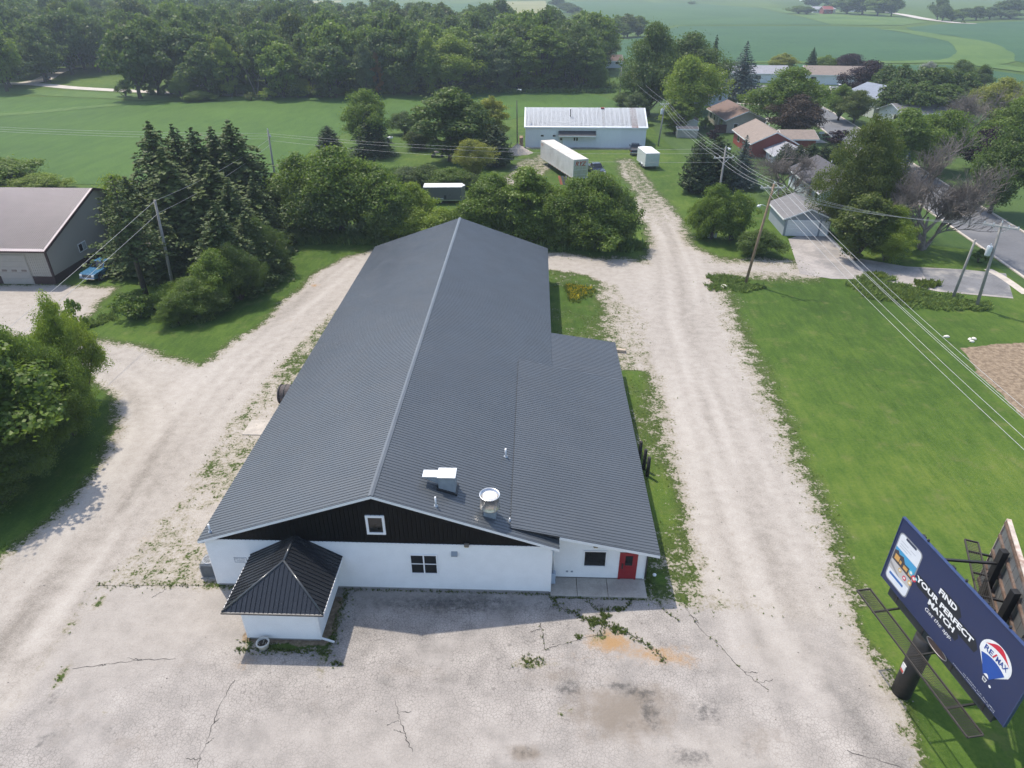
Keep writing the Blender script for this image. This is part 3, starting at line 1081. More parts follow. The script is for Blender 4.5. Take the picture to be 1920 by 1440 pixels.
window(bld, -6.23, -4.88, 1.36, 2.64, WY0, TRIM, mull=(-5.555,), rails=(2.02,))
window(bld, -8.25, -7.52, 4.24, 5.24, WY0 - .02, TRIM, fw=.13)
window(bld, 3.12, 4.27, 1.08, 2.13, 27.51, TRIM)
# red entrance door
dr = LB().box(5.16, 5.93, 27.47, 27.53, 0.14, 2.02).build('door', REDP)
dp = LB()
for (a, b, c, d) in ((5.33, 5.76, 0.30, 0.62), (5.33, 5.76, .70, 1.0)):
    dp.box(a, b, 27.458, 27.475, c, d)
dp.build('door_panel', REDP, dr)
LB().box(5.36, 5.76, 27.455, 27.48, 1.16, 1.86).build('pane', GLASS, dr)
LB().box(5.19, 5.26, 27.40, 27.47, 0.95, 1.30).build('handle', DARKM, dr)
df = LB()
df.box(5.04, 5.16, 27.45, 27.53, .1, 2.10).box(5.93, 6.03, 27.45, 27.53, .1, 2.10).box(5.16, 5.93, 27.45, 27.53, 2.02, 2.10)
df.build('door_frame', REDP)
# wall fittings
for (x, y, z) in ((-3.21, WY0 - .03, 3.42), (3.67, 27.50, 2.52)):
    lf = LB().bbox(x - .13, x + .13, y - .16, y, z, z + .2, .03).build('wall_light', mat('bronze_fitting', (.17, .14, .11), .5))
    LB().box(x - .10, x + .10, y - .14, y - .02, z - .03, z - .001).build('lens', mat('lamp_lens', (.75, .66, .42), .3), lf)
vh = LB()
vh.prism([(0, 2.68), (.16, 2.72), (.16, 2.80), (0, 2.98)], -4.05, -3.72, lambda u, v, w: (w, WY0 - .012 - u, v))
vh.build('vent_hood', GREYP)
for x in (2.2, 2.47):
    LB().box(x - .06, x + .06, 27.45, 27.51, .55, .64).build('wall_vent', GREYP)
ub = LB().bbox(1.28, 1.55, 26.95, 27.30, .12, .85, .03).build('meter_box', mat('meter_paint', (.42, .5, .6), .5))
LB().tube([(1.40, 27.12, .85), (1.40, 27.12, 2.4)], .03).build('conduit', GALV)
LB().box(-15.0, -14.86, WY0 - .06, WY0 - .01, .62, .74).build('faucet_plate', mat('tan_plate', (.45, .36, .30), .6))
# downspout on the lean-to corner and at the left rear corner
ds = LB()
ds.tube([(6.52, 27.44, 2.55), (6.54, 27.42, 2.45), (6.54, 27.42, .3)], .045, 6)
ds.build('downspout', mat('dark_pipe', (.05, .05, .055), .5))
LB().tube([(-17.30, 26.60, 3.3), (-17.28, 26.60, 2.9), (-17.2, 26.55, 2.7)], .045, 6).build('downspout', PVC)


def text_mesh(body, name='lettering', shear=0.0, bold=0.0, space=1.0):
    cu = bpy.data.curves.new('text', 'FONT')
    cu.body = body
    cu.size = 1.0
    cu.shear = shear
    cu.offset = bold
    cu.space_character = space
    cu.resolution_u = 3
    ob = bpy.data.objects.new('text', cu)
    COL.objects.link(ob)
    dg = bpy.context.evaluated_depsgraph_get()
    me = bpy.data.meshes.new_from_object(ob.evaluated_get(dg))
    bpy.data.objects.remove(ob)
    bpy.data.curves.remove(cu)
    co = np.zeros(len(me.vertices) * 3)
    me.vertices.foreach_get('co', co)
    co = co.reshape(-1, 3)
    lo = co.min(0); hi = co.max(0)
    co = (co - lo) / np.maximum(hi - lo, 1e-6)
    co[:, 2] = 0
    me.vertices.foreach_set('co', co.ravel())
    me.name = name
    me.update()
    return me


def wall_text(body, x0, x1, z0, z1, y, m, **kw):
    """flat lettering on a wall that faces -Y"""
    me = text_mesh(body, **kw)
    me.materials.append(m)
    o = link('lettering', me, bld, (x0 + OFF.x, y + OFF.y, z0), (math.pi / 2, 0, 0), (x1 - x0, z1 - z0, 1))
    return o


GREYT = mat('grey_lettering', (.22, .25, .30), .6)
wb = LB()
wb.box(-15.85, -15.17, WY0 - .03, WY0 - .018, 2.16, 2.175).box(-15.85, -15.17, WY0 - .03, WY0 - .018, 1.80, 1.815)
wb.box(-15.85, -15.835, WY0 - .03, WY0 - .018, 1.815, 2.16).box(-15.185, -15.17, WY0 - .03, WY0 - .018, 1.815, 2.16)
wb.build('sign_border', GREYT)
wall_text('BAR & GRILL', -15.80, -15.24, 2.03, 2.12, WY0 - .03, GREYT)
wall_text('ENTRANCE', -15.70, -15.30, 1.87, 1.96, WY0 - .03, GREYT)
wall_text('Entrance', 5.16, 5.66, 2.17, 2.30, 27.485, mat('black_lettering', (.05, .05, .05), .6), shear=.25)

# ---- hipped porch on the front
PX0, PX1, PY0 = -14.16, -10.45, 22.90
porch = LB()
porch.box(PX0, PX1, PY0, 26.40, 0.14, 2.36)
porch_o = porch.build('porch', WHITE)
pl_ = LB()
lap_wall(pl_, (PX0, PY0), (PX1, PY0), .15, 2.34)
lap_wall(pl_, (PX1, PY0), (PX1, 26.40), .15, 2.34)
lap_wall(pl_, (PX0, 26.40), (PX0, PY0), .15, 2.34)
pl_.build('clapboards', WHITE, porch_o)
LB().box(PX0 + .02, PX1 - .02, PY0 + .02, 26.4, -.1, .14).build('foundation', CONC, porch_o)
for x in (PX0, PX1):
    LB().box(x - .05, x + .05, PY0 - .022, PY0 + .05, .12, 2.34).build('corner_trim', TRIM, porch_o)
ex0, ex1, ey0, ey1, ez = -14.88, -9.90, 22.50, 26.36, 2.42
ax, ay, az = -12.24, 24.55, 3.88
hv = [(ex0, ey0, ez), (ex1, ey0, ez), (ex1, ey1, ez), (ex0, ey1, ez), (ax, ay, az), (ax, ey1, az)]
hr = LB().add(hv, [(0, 1, 4), (1, 2, 5, 4), (3, 0, 4, 5), (2, 3, 5), (0, 3, 2, 1)]).build('porch_roof', PORCHR)
fr = LB()
fr.box(ex0, ex1, ey0 - .02, ey0, ez - .13, ez + .0)
fr.box(ex0 - .02, ex0, ey0 - .02, ey1, ez - .13, ez + .0)
fr.box(ex1, ex1 + .02, ey0 - .02, ey1, ez - .13, ez + .0)
fr.box(ex0, ex1, ey0, ey1, ez - .13, ez - .11)
fr.build('fascia', TRIM, hr)
gut = LB()
gut.box(ex0 - .03, ex1 + .03, ey0 - .09, ey0 - .02, ez - .06, ez + .015)
gut.build('gutter', DARKM, hr)
# ribs of the porch roof, one bar per standing seam
rb = LB()
nF = Vector((0, -(az - ez), (ay - ey0))).normalized()
xx = ex0 + .2
while xx < ex1:
    tt = (xx - ex0) / (ax - ex0) if xx < ax else (ex1 - xx) / (ex1 - ax)
    p0 = Vector((xx, ey0, ez)); p1 = Vector((xx, ey0 + (ay - ey0) * tt, ez + (az - ez) * tt))
    if (p1 - p0).length > .15:
        rb.bar(p0 + nF * .018, p1 + nF * .018, .03, .05)
    xx += 0.2286
for s in (-1, 1):
    exx = ex0 if s < 0 else ex1
    nS = Vector((s * (az - ez), 0, abs(ax - exx))).normalized()
    yy = ey0 + .2
    while yy < ey1:
        tt = min(1.0, (yy - ey0) / (ay - ey0))
        p0 = Vector((exx, yy, ez)); p1 = Vector((exx + (ax - exx) * tt, yy, ez + (az - ez) * tt))
        rb.bar(p0 + nS * .018, p1 + nS * .018, .03, .05)
        yy += 0.2286
rb.build('standing_seams', PORCHR, hr)
hc = LB()
for a, b in ((hv[0], hv[4]), (hv[1], hv[4]), (hv[4], hv[5])):
    hc.tube([Vector(a) + Vector((0, 0, .012)), Vector(b) + Vector((0, 0, .012))], .065, 6)
hc.build('hip_cap', roof_material('cap_metal', (.05, .055, .06), .2), hr)
dsp = LB()
dsp.bar((PX1 + .06, PY0 - .05, 2.25), (PX1 + .06, PY0 - .05, .25), .07, .09)
dsp.bar((PX1 + .06, PY0 - .05, .28), (PX1 + .75, PY0 - .18, .16), .07, .09)
dsp.bar((PX1 + .06, PY0 - .05, 2.25), (PX1 + .3, PY0 - .38, 2.38), .07, .09)
dsp.build('downspout', PVC, porch_o)

# ---- things on the roof
rz = lambda x: RZ - SL * abs(x - RX)
ex = empty('exhaust_hood', (-4.35, 28.45, rz(-4.35)))
tag(ex, 'galvanised box exhaust hood with side scoop on the dark roof slope', 'exhaust hood')
m = MB()
m.add([(-.42, -.38, .10), (.46, -.38, -.20), (.46, .38, -.20), (-.42, .38, .10), (-.42, -.38, .95), (.46, -.38, .95), (.46, .38, .95), (-.42, .38, .95)],
      [(0, 1, 2, 3), (4, 5, 6, 7), (0, 1, 5, 4), (1, 2, 6, 5), (2, 3, 7, 6), (3, 0, 4, 7)])
m.build('housing', GREYP, ex)
MB().box(-.47, .50, -.43, .43, .95, 1.0).build('lid', GALV, ex)
m = MB()
m.add([(-.43, -.26, .42), (-.43, .26, .42), (-1.20, .26, .86), (-1.20, -.26, .86), (-.43, -.26, .90), (-.43, .26, .90), (-1.24, .26, .90), (-1.24, -.26, .90)],
      [(0, 1, 2, 3), (4, 5, 6, 7), (0, 3, 7, 4), (1, 2, 6, 5), (3, 2, 6, 7)])
m.build('scoop', GREYP, ex)
MB().box(-1.26, -.47, -.30, .30, .90, .94).build('scoop_lid', GALV, ex)
m = MB()
m.add([(-.5, -.46, .08), (.56, -.46, -.28), (.56, .46, -.28), (-.5, .46, .08), (-.5, -.46, .30), (.56, -.46, -.06), (.56, .46, -.06), (-.5, .46, .30)],
      [(0, 1, 2, 3), (4, 5, 6, 7), (0, 1, 5, 4), (1, 2, 6, 5), (2, 3, 7, 6), (3, 0, 4, 7)])
m.build('curb', DARKM, ex)

fan = empty('exhaust_fan', (-2.02, 27.35, rz(-2.02)))
tag(fan, 'shiny aluminium upblast exhaust fan drum beside the roof edge', 'exhaust fan')
m = MB()
m.add([(-.33, -.33, .05), (.33, -.33, -.20), (.33, .33, -.20), (-.33, .33, .05), (-.30, -.30, .62), (.30, -.30, .62), (.30, .30, .62), (-.30, .30, .62)],
      [(0, 1, 2, 3), (4, 5, 6, 7), (0, 1, 5, 4), (1, 2, 6, 5), (2, 3, 7, 6), (3, 0, 4, 7)])
m.build('curb', GREYP, fan)
ALU = mat('bright_aluminium', (.62, .61, .60), .32, metal=.95, var=.08)
MB().lathe([(.36, .50), (.50, .50), (.53, .53), (.50, .56), (.50, 1.28), (.54, 1.30), (.54, 1.34), (.48, 1.34), (.47, 1.10), (.0, 1.10)], 36).build('drum', ALU, fan)
MB().lathe([(.37, 1.10), (.37, 1.24), (.33, 1.30), (.20, 1.335), (.0, 1.35)], 28).build('motor_cap', mat('cap_white', (.82, .81, .79), .35, var=.03), fan)
m = MB()
for a in (.6, 2.2, 3.9, 5.3):
    c, s = math.cos(a), math.sin(a)
    m.bar((c * .53, s * .53, .50), (c * .53, s * .53, .80), .035)
m.build('latch', GALV, fan)


def pipe(x, y, h, r, label, z=None, m=PVC):
    z = (rz(x) if z is None else z)
    o = empty('vent_pipe', (x, y, z - .03))
    tag(o, label, 'vent pipe', 'roof vent pipes')
    MB().tube([(0, 0, 0), (0, 0, h)], r, 12).build('stack', m, o)
    MB().lathe([(r * 2.6, .02 - 0.0), (r * 2.3, .07), (r * 1.1, .13)], 14).build('boot', mat('grey_boot', (.4, .43, .46), .6), o)
    return o


pipe(-4.76, 26.80, .62, .045, 'white vent pipe between the exhaust hood and the gable edge')
pipe(-1.41, 32.65, .62, .055, 'white vent pipe standing higher up the roof above the lean-to seam')
pipe(-16.90, 26.70, .55, .045, 'white vent pipe over the left eave above the air conditioner')
pipe(-.98, 27.25, .22, .035, 'very short white pipe at the foot of the lean-to roof')

# ---- slabs beside the building
sl = empty('concrete_apron', (3.85, 26.9, 0))
sl['kind'] = 'structure'
for (a, b) in ((1.27, 2.72), (2.745, 4.40), (4.425, 6.52)):
    MB().bbox(a - 3.85, b - 3.85, 26.18 - 26.9, 27.50 - 26.9, -.15, .10, .012).build('slab', SLAB, sl)
sp_ = MB().bbox(-21.25, -17.16, 40.8, 42.8, -.1, .06, .012).build('concrete_pad', SLAB)
sp_['kind'] = 'structure'

# ---- things around the building
ac = empty('air_conditioner', (-17.82, 27.35, 0))
tag(ac, 'grey air conditioning condenser with round fan top by the left front corner', 'air conditioner')
GREYD = mat('condenser_grey', (.12, .13, .14), .5)
MB().bbox(-.46, .46, -.46, .46, .08, 1.02, .09).build('cabinet', GREYD, ac)
MB().lathe([(.39, 1.0), (.39, 1.05), (.33, 1.06), (.33, .98), (0, .98)], 28).build('fan_ring', mat('ring_grey', (.30, .31, .33), .5), ac)
m = MB()
for k in range(12):
    a = k * math.pi / 6
    m.bar((0, 0, 1.055), (math.cos(a) * .37, math.sin(a) * .37, 1.05), .014)
for r in (.12, .2, .28):
    m.tube([(r * math.cos(t * math.pi / 8), r * math.sin(t * math.pi / 8), 1.055) for t in range(17)], .008, 4, cap=False)
m.build('grille', GREYP, ac)
m = MB()
for k in range(7):
    m.box(-.47, .47, -.47, .47, .16 + k * .11, .19 + k * .11)
m.build('louvre', GREYD, ac)
MB().box(-.52, .52, -.52, .52, -.02, .08).build('base', CONC, ac)

pot = empty('planter_pot', (-13.22, 22.42, 0))
tag(pot, 'round pale concrete planter standing at the porch foot', 'planter')
MB().lathe([(.0, .0), (.24, .0), (.30, .34), (.33, .36), (.33, .42), (.27, .42), (.25, .30), (0, .30)], 22).build('bowl', mat('pot_stone', (.62, .59, .52), .8), pot)
MB().lathe([(.255, .31), (.12, .335), (0, .33)], 14).build('soil', mat('pot_soil', (.05, .04, .03), .95), pot)
m = MB()
random.seed(4)
for k in range(9):
    a = random.uniform(0, 6.28); r = random.uniform(.05, .2)
    m.bar((math.cos(a) * r, math.sin(a) * r, .33), (math.cos(a) * r * 1.3, math.sin(a) * r * 1.3, .40 + random.uniform(0, .1)), .025)
m.build('dry_stems', mat('dry_stem', (.30, .27, .22), .8), pot)

# wooden drum lying against the left wall, seen past the eave
fo_ = empty('smoker_drum', (-18.95, 45.2, 0))
tag(fo_, 'dark weathered round drum standing out past the left eave', 'drum')
m = MB()
m.tube([(-.75, 0, .86), (-.3, 0, .86), (.3, 0, .86), (.75, 0, .86)], [.74, .80, .80, .74], 20)
m.build('drum_shell', mat('weathered_wood', (.075, .062, .060), .8, var=.25, scale=3, streak=(1, 6, 6)), fo_)
m = MB()
for x_ in (-.62, -.2, .2, .62):
    m.tube([(x_ - .03, 0, .86), (x_ + .03, 0, .86)], .825, 20)
m.build('hoop', DARKM, fo_)
MB().box(-.6, .6, -.5, -.36, 0, .35).box(-.6, .6, .36, .5, 0, .35).build('cradle', DARKM, fo_)

POSTM = mat('creosote_post', (.022, .020, .019), .85, var=.3, scale=6)
for (x, y, h, lab) in ((7.72, 38.85, 1.45, 'black wooden post farthest from the red door beside the lean-to eave'),
                       (7.86, 37.65, 1.65, 'black wooden post between two others beside the lean-to eave'),
                       (8.00, 36.90, 1.55, 'black wooden post of the three that is nearest the red door wall')):
    m = MB()
    m.tube([(0, 0, -.1), (.01, 0, h * .5), (.0, .02, h)], [.13, .125, .115], 10)
    tag(m.build('post', POSTM, None, loc=(x, y, 0)), lab, 'post', 'posts beside the lean-to')
mt = empty('gas_meter', (6.62, 37.9, 0))
tag(mt, 'small grey gas meter on the lean-to wall by the black posts', 'gas meter')
MB().bbox(0, .55, -.2, .2, .9, 1.35, .05).build('case', GREYP, mt)
MB().tube([(.25, .1, 0), (.25, .1, .9)], .03).tube([(.35, -.1, .9), (.35, -.1, .6), (-.16, -.1, .6)], .03).build('pipework', GALV, mt)

lum = empty('lumber_stack', (7.98, 54.9, 0), R(-8))
tag(lum, 'short stack of bleached boards lying past the rear lean-to', 'lumber')
WOODP = mat('bleached_wood', (.48, .39, .30), .8, var=.15, scale=3)
random.seed(8)
for k in range(7):
    y = (k % 3 - 1) * .18; z = .03 + (k // 3) * .09
    o = MB().box(-.55 + random.uniform(-.1, .1), .55, y - .07, y + .07, z, z + .07).build('board', WOODP, lum)

# ================================================================ TREES
def leaf_material(name, c0, c1, trans=0.45, hue=0.02):
    t = NT(name)
    oi = t.node('ShaderNodeObjectInfo').outputs['Random']
    rnd = t.attr('leaf')
    big = t.noise(t.obj(), 0.35, 2.0, 0.5)
    k = t.math('ADD', t.math('MULTIPLY', rnd, 0.55), t.math('ADD', t.math('MULTIPLY', oi, 0.30), t.math('MULTIPLY', big, 0.3)))
    c = t.mix(t.ss(k, 0.15, 1.0), c0, c1)
    d = t.node('ShaderNodeBsdfDiffuse')
    t.put(d.inputs['Color'], c)
    tr = t.node('ShaderNodeBsdfTranslucent')
    t.put(tr.inputs['Color'], t.mix(0.5, c, tuple(min(1, x * 1.3) for x in c1)))
    gl = t.node('ShaderNodeBsdfGlossy')
    gl.inputs['Roughness'].default_value = 0.5
    gl.inputs['Color'].default_value = (1, 1, 1, 1)
    m1 = t.node('ShaderNodeMixShader')
    m1.inputs[0].default_value = trans
    t.l.new(d.outputs[0], m1.inputs[1]); t.l.new(tr.outputs[0], m1.inputs[2])
    m2 = t.node('ShaderNodeMixShader')
    m2.inputs[0].default_value = 0.02
    t.l.new(m1.outputs[0], m2.inputs[1]); t.l.new(gl.outputs[0], m2.inputs[2])
    t.l.new(m2.outputs[0], t.out.inputs['Surface'])
    t.n.remove(t.bsdf)
    return t.m


LEAF = dict(
    mid=leaf_material('leaf_green', (0.068, 0.124, 0.014), (0.169, 0.247, 0.030)),
    deep=leaf_material('leaf_deep_green', (0.048, 0.089, 0.017), (0.120, 0.181, 0.032)),
    fresh=leaf_material('leaf_fresh_green', (0.099, 0.163, 0.017), (0.232, 0.309, 0.031)),
    lime=leaf_material('leaf_lime', (0.140, 0.169, 0.026), (0.292, 0.308, 0.047)),
    olive=leaf_material('leaf_olive', (0.041, 0.071, 0.013), (0.122, 0.161, 0.024)),
    grey=leaf_material('leaf_grey_green', (0.073, 0.116, 0.040), (0.145, 0.196, 0.069)),
    purple=leaf_material('leaf_purple', (0.018, 0.009, 0.014), (0.046, 0.022, 0.030), .15),
    maroon=leaf_material('leaf_maroon', (0.029, 0.029, 0.017), (0.078, 0.050, 0.034), .2),
    spruce=leaf_material('needle_spruce', (0.036, 0.061, 0.016), (0.096, 0.131, 0.036), .12),
    dark=leaf_material('needle_dark', (0.022, 0.043, 0.015), (0.058, 0.089, 0.029), .12),
    blue=leaf_material('needle_blue', (0.046, 0.071, 0.060), (0.101, 0.140, 0.121), .12),
    orange=leaf_material('leaf_orange', (0.16, 0.095, 0.02), (0.28, 0.17, 0.035)),
    silver=leaf_material('leaf_silver', (0.20, 0.22, 0.17), (0.34, 0.36, 0.29)),
)
BARK = mat('bark', (0.070, 0.058, 0.046), 0.9, var=.25, scale=5, streak=(4, 4, .6))
BAREW = mat('bare_twigs', (0.195, 0.168, 0.148), 0.9, var=.2, scale=4)
PALEB = mat('pale_bark', (0.26, 0.24, 0.21), 0.9, var=.2, scale=4)


def leaves_to_mesh(name, c, nrm, size, rnd, m=None):
    """one pointed leaf-clump quad per centre"""
    n = len(c)
    r = np.random.default_rng(len(c))
    nrm = nrm / np.maximum(np.linalg.norm(nrm, axis=1, keepdims=True), 1e-6)
    a = r.normal(size=(n, 3))
    u = np.cross(nrm, a)
    u /= np.maximum(np.linalg.norm(u, axis=1, keepdims=True), 1e-6)
    w = np.cross(nrm, u)
    s = size[:, None]
    asp_ = r.uniform(.55, .95, (n, 1))
    bend = nrm * s * r.uniform(-.25, .1, (n, 1))
    v = np.stack([c + u * s, c + w * s * asp_ + bend, c - u * s, c - w * s * asp_ + bend], 1).reshape(-1, 3)
    me = bpy.data.meshes.new(name)
    me.vertices.add(4 * n)
    me.vertices.foreach_set('co', v.ravel())
    me.loops.add(4 * n)
    me.loops.foreach_set('vertex_index', np.arange(4 * n))
    me.polygons.add(n)
    me.polygons.foreach_set('loop_start', np.arange(0, 4 * n, 4))
    at = me.attributes.new('leaf', 'FLOAT', 'POINT')
    at.data.foreach_set('value', np.repeat(rnd, 4).astype(np.float32))
    me.materials.append(m or LEAF['mid'])
    me.update(calc_edges=True)
    return me


def clump_leaves(r, centres, radii, per, leaf, flat_=0.75):
    C, N, S, Q = [], [], [], []
    for c, rad in zip(centres, radii):
        k = max(6, int(per * (rad / np.mean(radii)) ** 2))
        d = r.normal(size=(k, 3))
        d[:, 2] = d[:, 2] * .8 + .22
        d /= np.linalg.norm(d, axis=1, keepdims=True)
        rr = rad * r.uniform(.25, 1.2, (k, 1)) ** .6 * np.where(r.random((k, 1)) < .14, r.uniform(1.0, 1.7, (k, 1)), 1.0)
        ani = np.array([r.uniform(.65, 1.35), r.uniform(.65, 1.35), flat_ * r.uniform(.6, 1.15)])
        p = c + d * rr * ani
        C.append(p)
        N.append(d * .75 + np.array([0, 0, .35]) + r.normal(size=(k, 3)) * .50)
        S.append(leaf * r.uniform(.6, 1.35, k))
        tone_ = r.uniform(0, 1)
        Q.append(np.clip(r.uniform(0, 1, k) * .62 + tone_ * .38, 0, 1))
    return np.concatenate(C), np.concatenate(N), np.concatenate(S), np.concatenate(Q)


def proto_round(seed, R_=4.2, H=10.0, base=.22, n=70, per=120, leaf=.26, top=.55, spread=1.0, lob=.28, shell=.78, squash=1.0, cl=(.14, .36)):
    """broad-leaved crown: clumps spread through an uneven envelope; returns trunk and crown meshes"""
    r = np.random.default_rng(seed)
    zc = H * (base + (1 - base) * .46)
    ph = r.uniform(0, 6.28, 6)
    cs, rs = [], []
    while len(cs) < n:
        d = r.normal(size=3); d /= np.linalg.norm(d)
        az = math.atan2(d[1], d[0])
        wob_ = 1 + lob * (math.sin(2 * az + ph[0]) * .5 + math.sin(3 * az + ph[1] + 2 * d[2]) * .5 + math.sin(5 * az + ph[2] - 3 * d[2]) * .35)
        rad = shell + (1 - shell) * r.random() if r.random() < .8 else r.uniform(.3, .8)
        hh = H * (1 - base) * .5
        q = np.array([d[0] * R_ * wob_, d[1] * R_ * wob_, d[2] * hh * (1 + .18 * math.sin(3 * az + ph[3]))]) * rad
        if d[2] < -.55 and r.random() < .5:
            continue
        t = (q[2] + hh) / (2 * hh)
        prof = (math.sin(min(1, max(0, t * .86 + .12)) * math.pi) ** .6) if top > .5 else (1.15 - t) ** .75
        q[0] *= prof; q[1] *= prof
        q[2] *= squash
        cr = R_ * r.uniform(*cl)
        cs.append(np.array([0, 0, zc]) + q * (1 - .5 * cr / R_))
        rs.append(cr)
    cs = np.array(cs); rs = np.array(rs)
    c, nn, s, q = clump_leaves(r, cs, rs, per, leaf)
    keep = c[:, 2] > H * base * .3 + .02
    crown = leaves_to_mesh('crown', c[keep], nn[keep], s[keep], q[keep])
    mb = MB()
    th = H * base
    tr = R_ * .055 + .04
    mb.tube([(0, 0, -.3), (r.normal() * .05, r.normal() * .05, th * .5), (0, 0, th), (r.normal() * .2, r.normal() * .2, zc + H * .15)],
            [tr * 1.35, tr * 1.05, tr * .9, tr * .3], 8)
    for k in range(9):
        e = cs[r.integers(len(cs))]
        st = np.array([0, 0, th * r.uniform(.7, 1.3)])
        mid = st * .55 + e * .45 + np.array([0, 0, -.25])
        mb.tube([st, mid, e], [tr * .55, tr * .34, tr * .1], 5, cap=False)
    return mb.mesh('trunk', BARK), crown


def proto_conifer(seed, R_=2.6, H=12.0, base=.08, n=26, per=44, leaf=.20, droop=.35, dens=1.0, m='spruce', col=.9, ragged=.3):
    r = np.random.default_rng(seed)
    C, N, S, Q = [], [], [], []
    mb = MB()
    mb.tube([(0, 0, -.3), (0, 0, H * .5), (0, 0, H * .98)], [R_ * .075, R_ * .045, .02], 7)
    for i in range(n):
        f = i / (n - 1)
        z = H * (base + (1 - base) * f)
        rad = R_ * ((1 - f) ** col) * r.uniform(1 - ragged, 1.08) + .10
        nb = max(4, int(9 * (1 - f) + 4))
        a0 = r.uniform(0, 6.28)
        for b in range(nb):
            a = a0 + 6.283 * b / nb + r.normal() * .2
            L = rad * r.uniform(1 - ragged, 1.1)
            k = max(5, int(per * dens * (L / R_) * .55))
            t = r.uniform(.08, 1.0, k)
            wdt = L * .26 * (1 - t * .55)
            side = r.uniform(-1, 1, k) * wdt
            x = np.cos(a) * t * L - np.sin(a) * side
            y = np.sin(a) * t * L + np.cos(a) * side
            zz = z + L * .10 * t - droop * L * t * t * .8 - np.abs(side) * .35 + r.normal(size=k) * .06
            C.append(np.stack([x, y, zz], 1))
            nn = np.stack([np.cos(a) * .35 + r.normal(size=k) * .5, np.sin(a) * .35 + r.normal(size=k) * .5, .65 + r.normal(size=k) * .4], 1)
            N.append(nn)
            S.append(leaf * r.uniform(.6, 1.25, k) * (1 - .2 * f))
            Q.append(np.clip(.3 + .35 * t + r.normal(size=k) * .18, 0, 1))
            if f < .9 and b % 2 == 0:
                mb.tube([(0, 0, z), (math.cos(a) * L * .85, math.sin(a) * L * .85, z + L * .05 - droop * L * .5)], [.05 * (1 - f) + .012, .008], 4, cap=False)
    crown = leaves_to_mesh('crown', np.concatenate(C), np.concatenate(N), np.concatenate(S), np.concatenate(Q), LEAF[m])
    return mb.mesh('trunk', BARK), crown


def proto_bare(seed, H=9.0, R_=4.0, depth=5, m=BAREW, up=.35, trunk=.3, split=3, forks=2):
    r = np.random.default_rng(seed)
    tk = MB(); br = MB()

    def grow(p, d, L, rad, lev):
        n = 3
        pts = [p]; q = p.copy(); dd = d.copy()
        for i in range(n):
            dd = dd + r.normal(size=3) * .16 + np.array([0, 0, up * .12])
            dd /= np.linalg.norm(dd)
            q = q + dd * L / n
            pts.append(q.copy())
        (tk if lev <= 1 else br).tube(pts, [rad * (1 - .45 * i / n) for i in range(n + 1)], 6 if lev < 2 else 3, cap=False)
        if lev >= depth:
            return
        kids = split - 1 if lev < 2 else split
        for k in range(kids):
            f = r.uniform(.35, 1.0)
            a = pts[min(n, int(f * n) + (1 if k == 0 else 0))]
            ax = r.normal(size=3); ax -= dd * ax.dot(dd); ax /= np.linalg.norm(ax)
            sp = r.uniform(.35, .95)
            nd = dd * math.cos(sp) + ax * math.sin(sp)
            nd[2] += up * .25
            nd /= np.linalg.norm(nd)
            grow(np.array(a), nd, L * r.uniform(.60, .86), rad * .64, lev + 1)

    for k in range(forks):
        a = 6.28 * k / forks + r.uniform(-.5, .5)
        d = np.array([math.cos(a) * .45, math.sin(a) * .45, 1.0]); d /= np.linalg.norm(d)
        grow(np.array([math.cos(a) * .1, math.sin(a) * .1, -.3]), d, H * .34, H * .017, 0)
    return tk.mesh('trunk', m), br.mesh('crown', m)


def normal_height(pair):
    """note the real height and radius of a prototype so that it can be scaled to a wanted size"""
    hs, rs = [], []
    for me in pair:
        co = np.zeros(len(me.vertices) * 3)
        me.vertices.foreach_get('co', co)
        co = co.reshape(-1, 3)
        hs.append(co[:, 2].max())
        rs.append(np.percentile(np.hypot(co[:, 0], co[:, 1]), 97))
    return pair[0], pair[1], max(hs), max(rs)


PROTO = {}
for k, s in enumerate((11, 12, 13, 14)):
    PROTO['round%d' % k] = normal_height(proto_round(s, base=.09, n=120, per=215, leaf=.115, lob=.42, shell=.62))
for k, s in enumerate((21, 22)):
    PROTO['tall%d' % k] = normal_height(proto_round(s, R_=2.9, H=11, base=.05, n=96, per=170, leaf=.13, lob=.30, shell=.7))
for k, s in enumerate((31, 32, 33)):
    PROTO['bush%d' % k] = normal_height(proto_round(s, R_=4.0, H=6.2, base=.0, n=100, per=215, leaf=.115, lob=.44, shell=.62))
for k, s in enumerate((35, 36, 37)):
    PROTO['near%d' % k] = normal_height(proto_round(s, R_=4.2, H=8.5, base=.0, n=190, per=340, leaf=.062, lob=.46, shell=.6, cl=(.10, .27)))
PROTO['small0'] = normal_height(proto_round(45, R_=1.7, H=3.0, base=.0, n=30, per=90, leaf=.10, lob=.25))
PROTO['small1'] = normal_height(proto_round(46, R_=1.7, H=3.0, base=.0, n=30, per=90, leaf=.10, lob=.35))
for k, s in enumerate((51, 52, 53, 54, 55, 56)):
    PROTO['wood%d' % k] = normal_height(proto_round(s, R_=4.6, H=11, base=.16 if k % 2 else .10, n=76, per=110, leaf=.25, lob=.36, shell=.72))
for k, s in enumerate((61, 62, 63)):
    PROTO['spruce%d' % k] = normal_height(proto_conifer(s, R_=3.0, n=36, per=150, leaf=.15, col=.75, droop=.45, ragged=.28))
PROTO['bluespruce'] = normal_height(proto_conifer(64, R_=3.2, H=11, n=30, per=110, leaf=.14, droop=.2, m='blue', ragged=.18))
PROTO['cedar'] = normal_height(proto_conifer(65, R_=2.0, H=7, n=30, per=120, leaf=.13, droop=-.5, m='dark', col=.5, ragged=.2, base=.02))
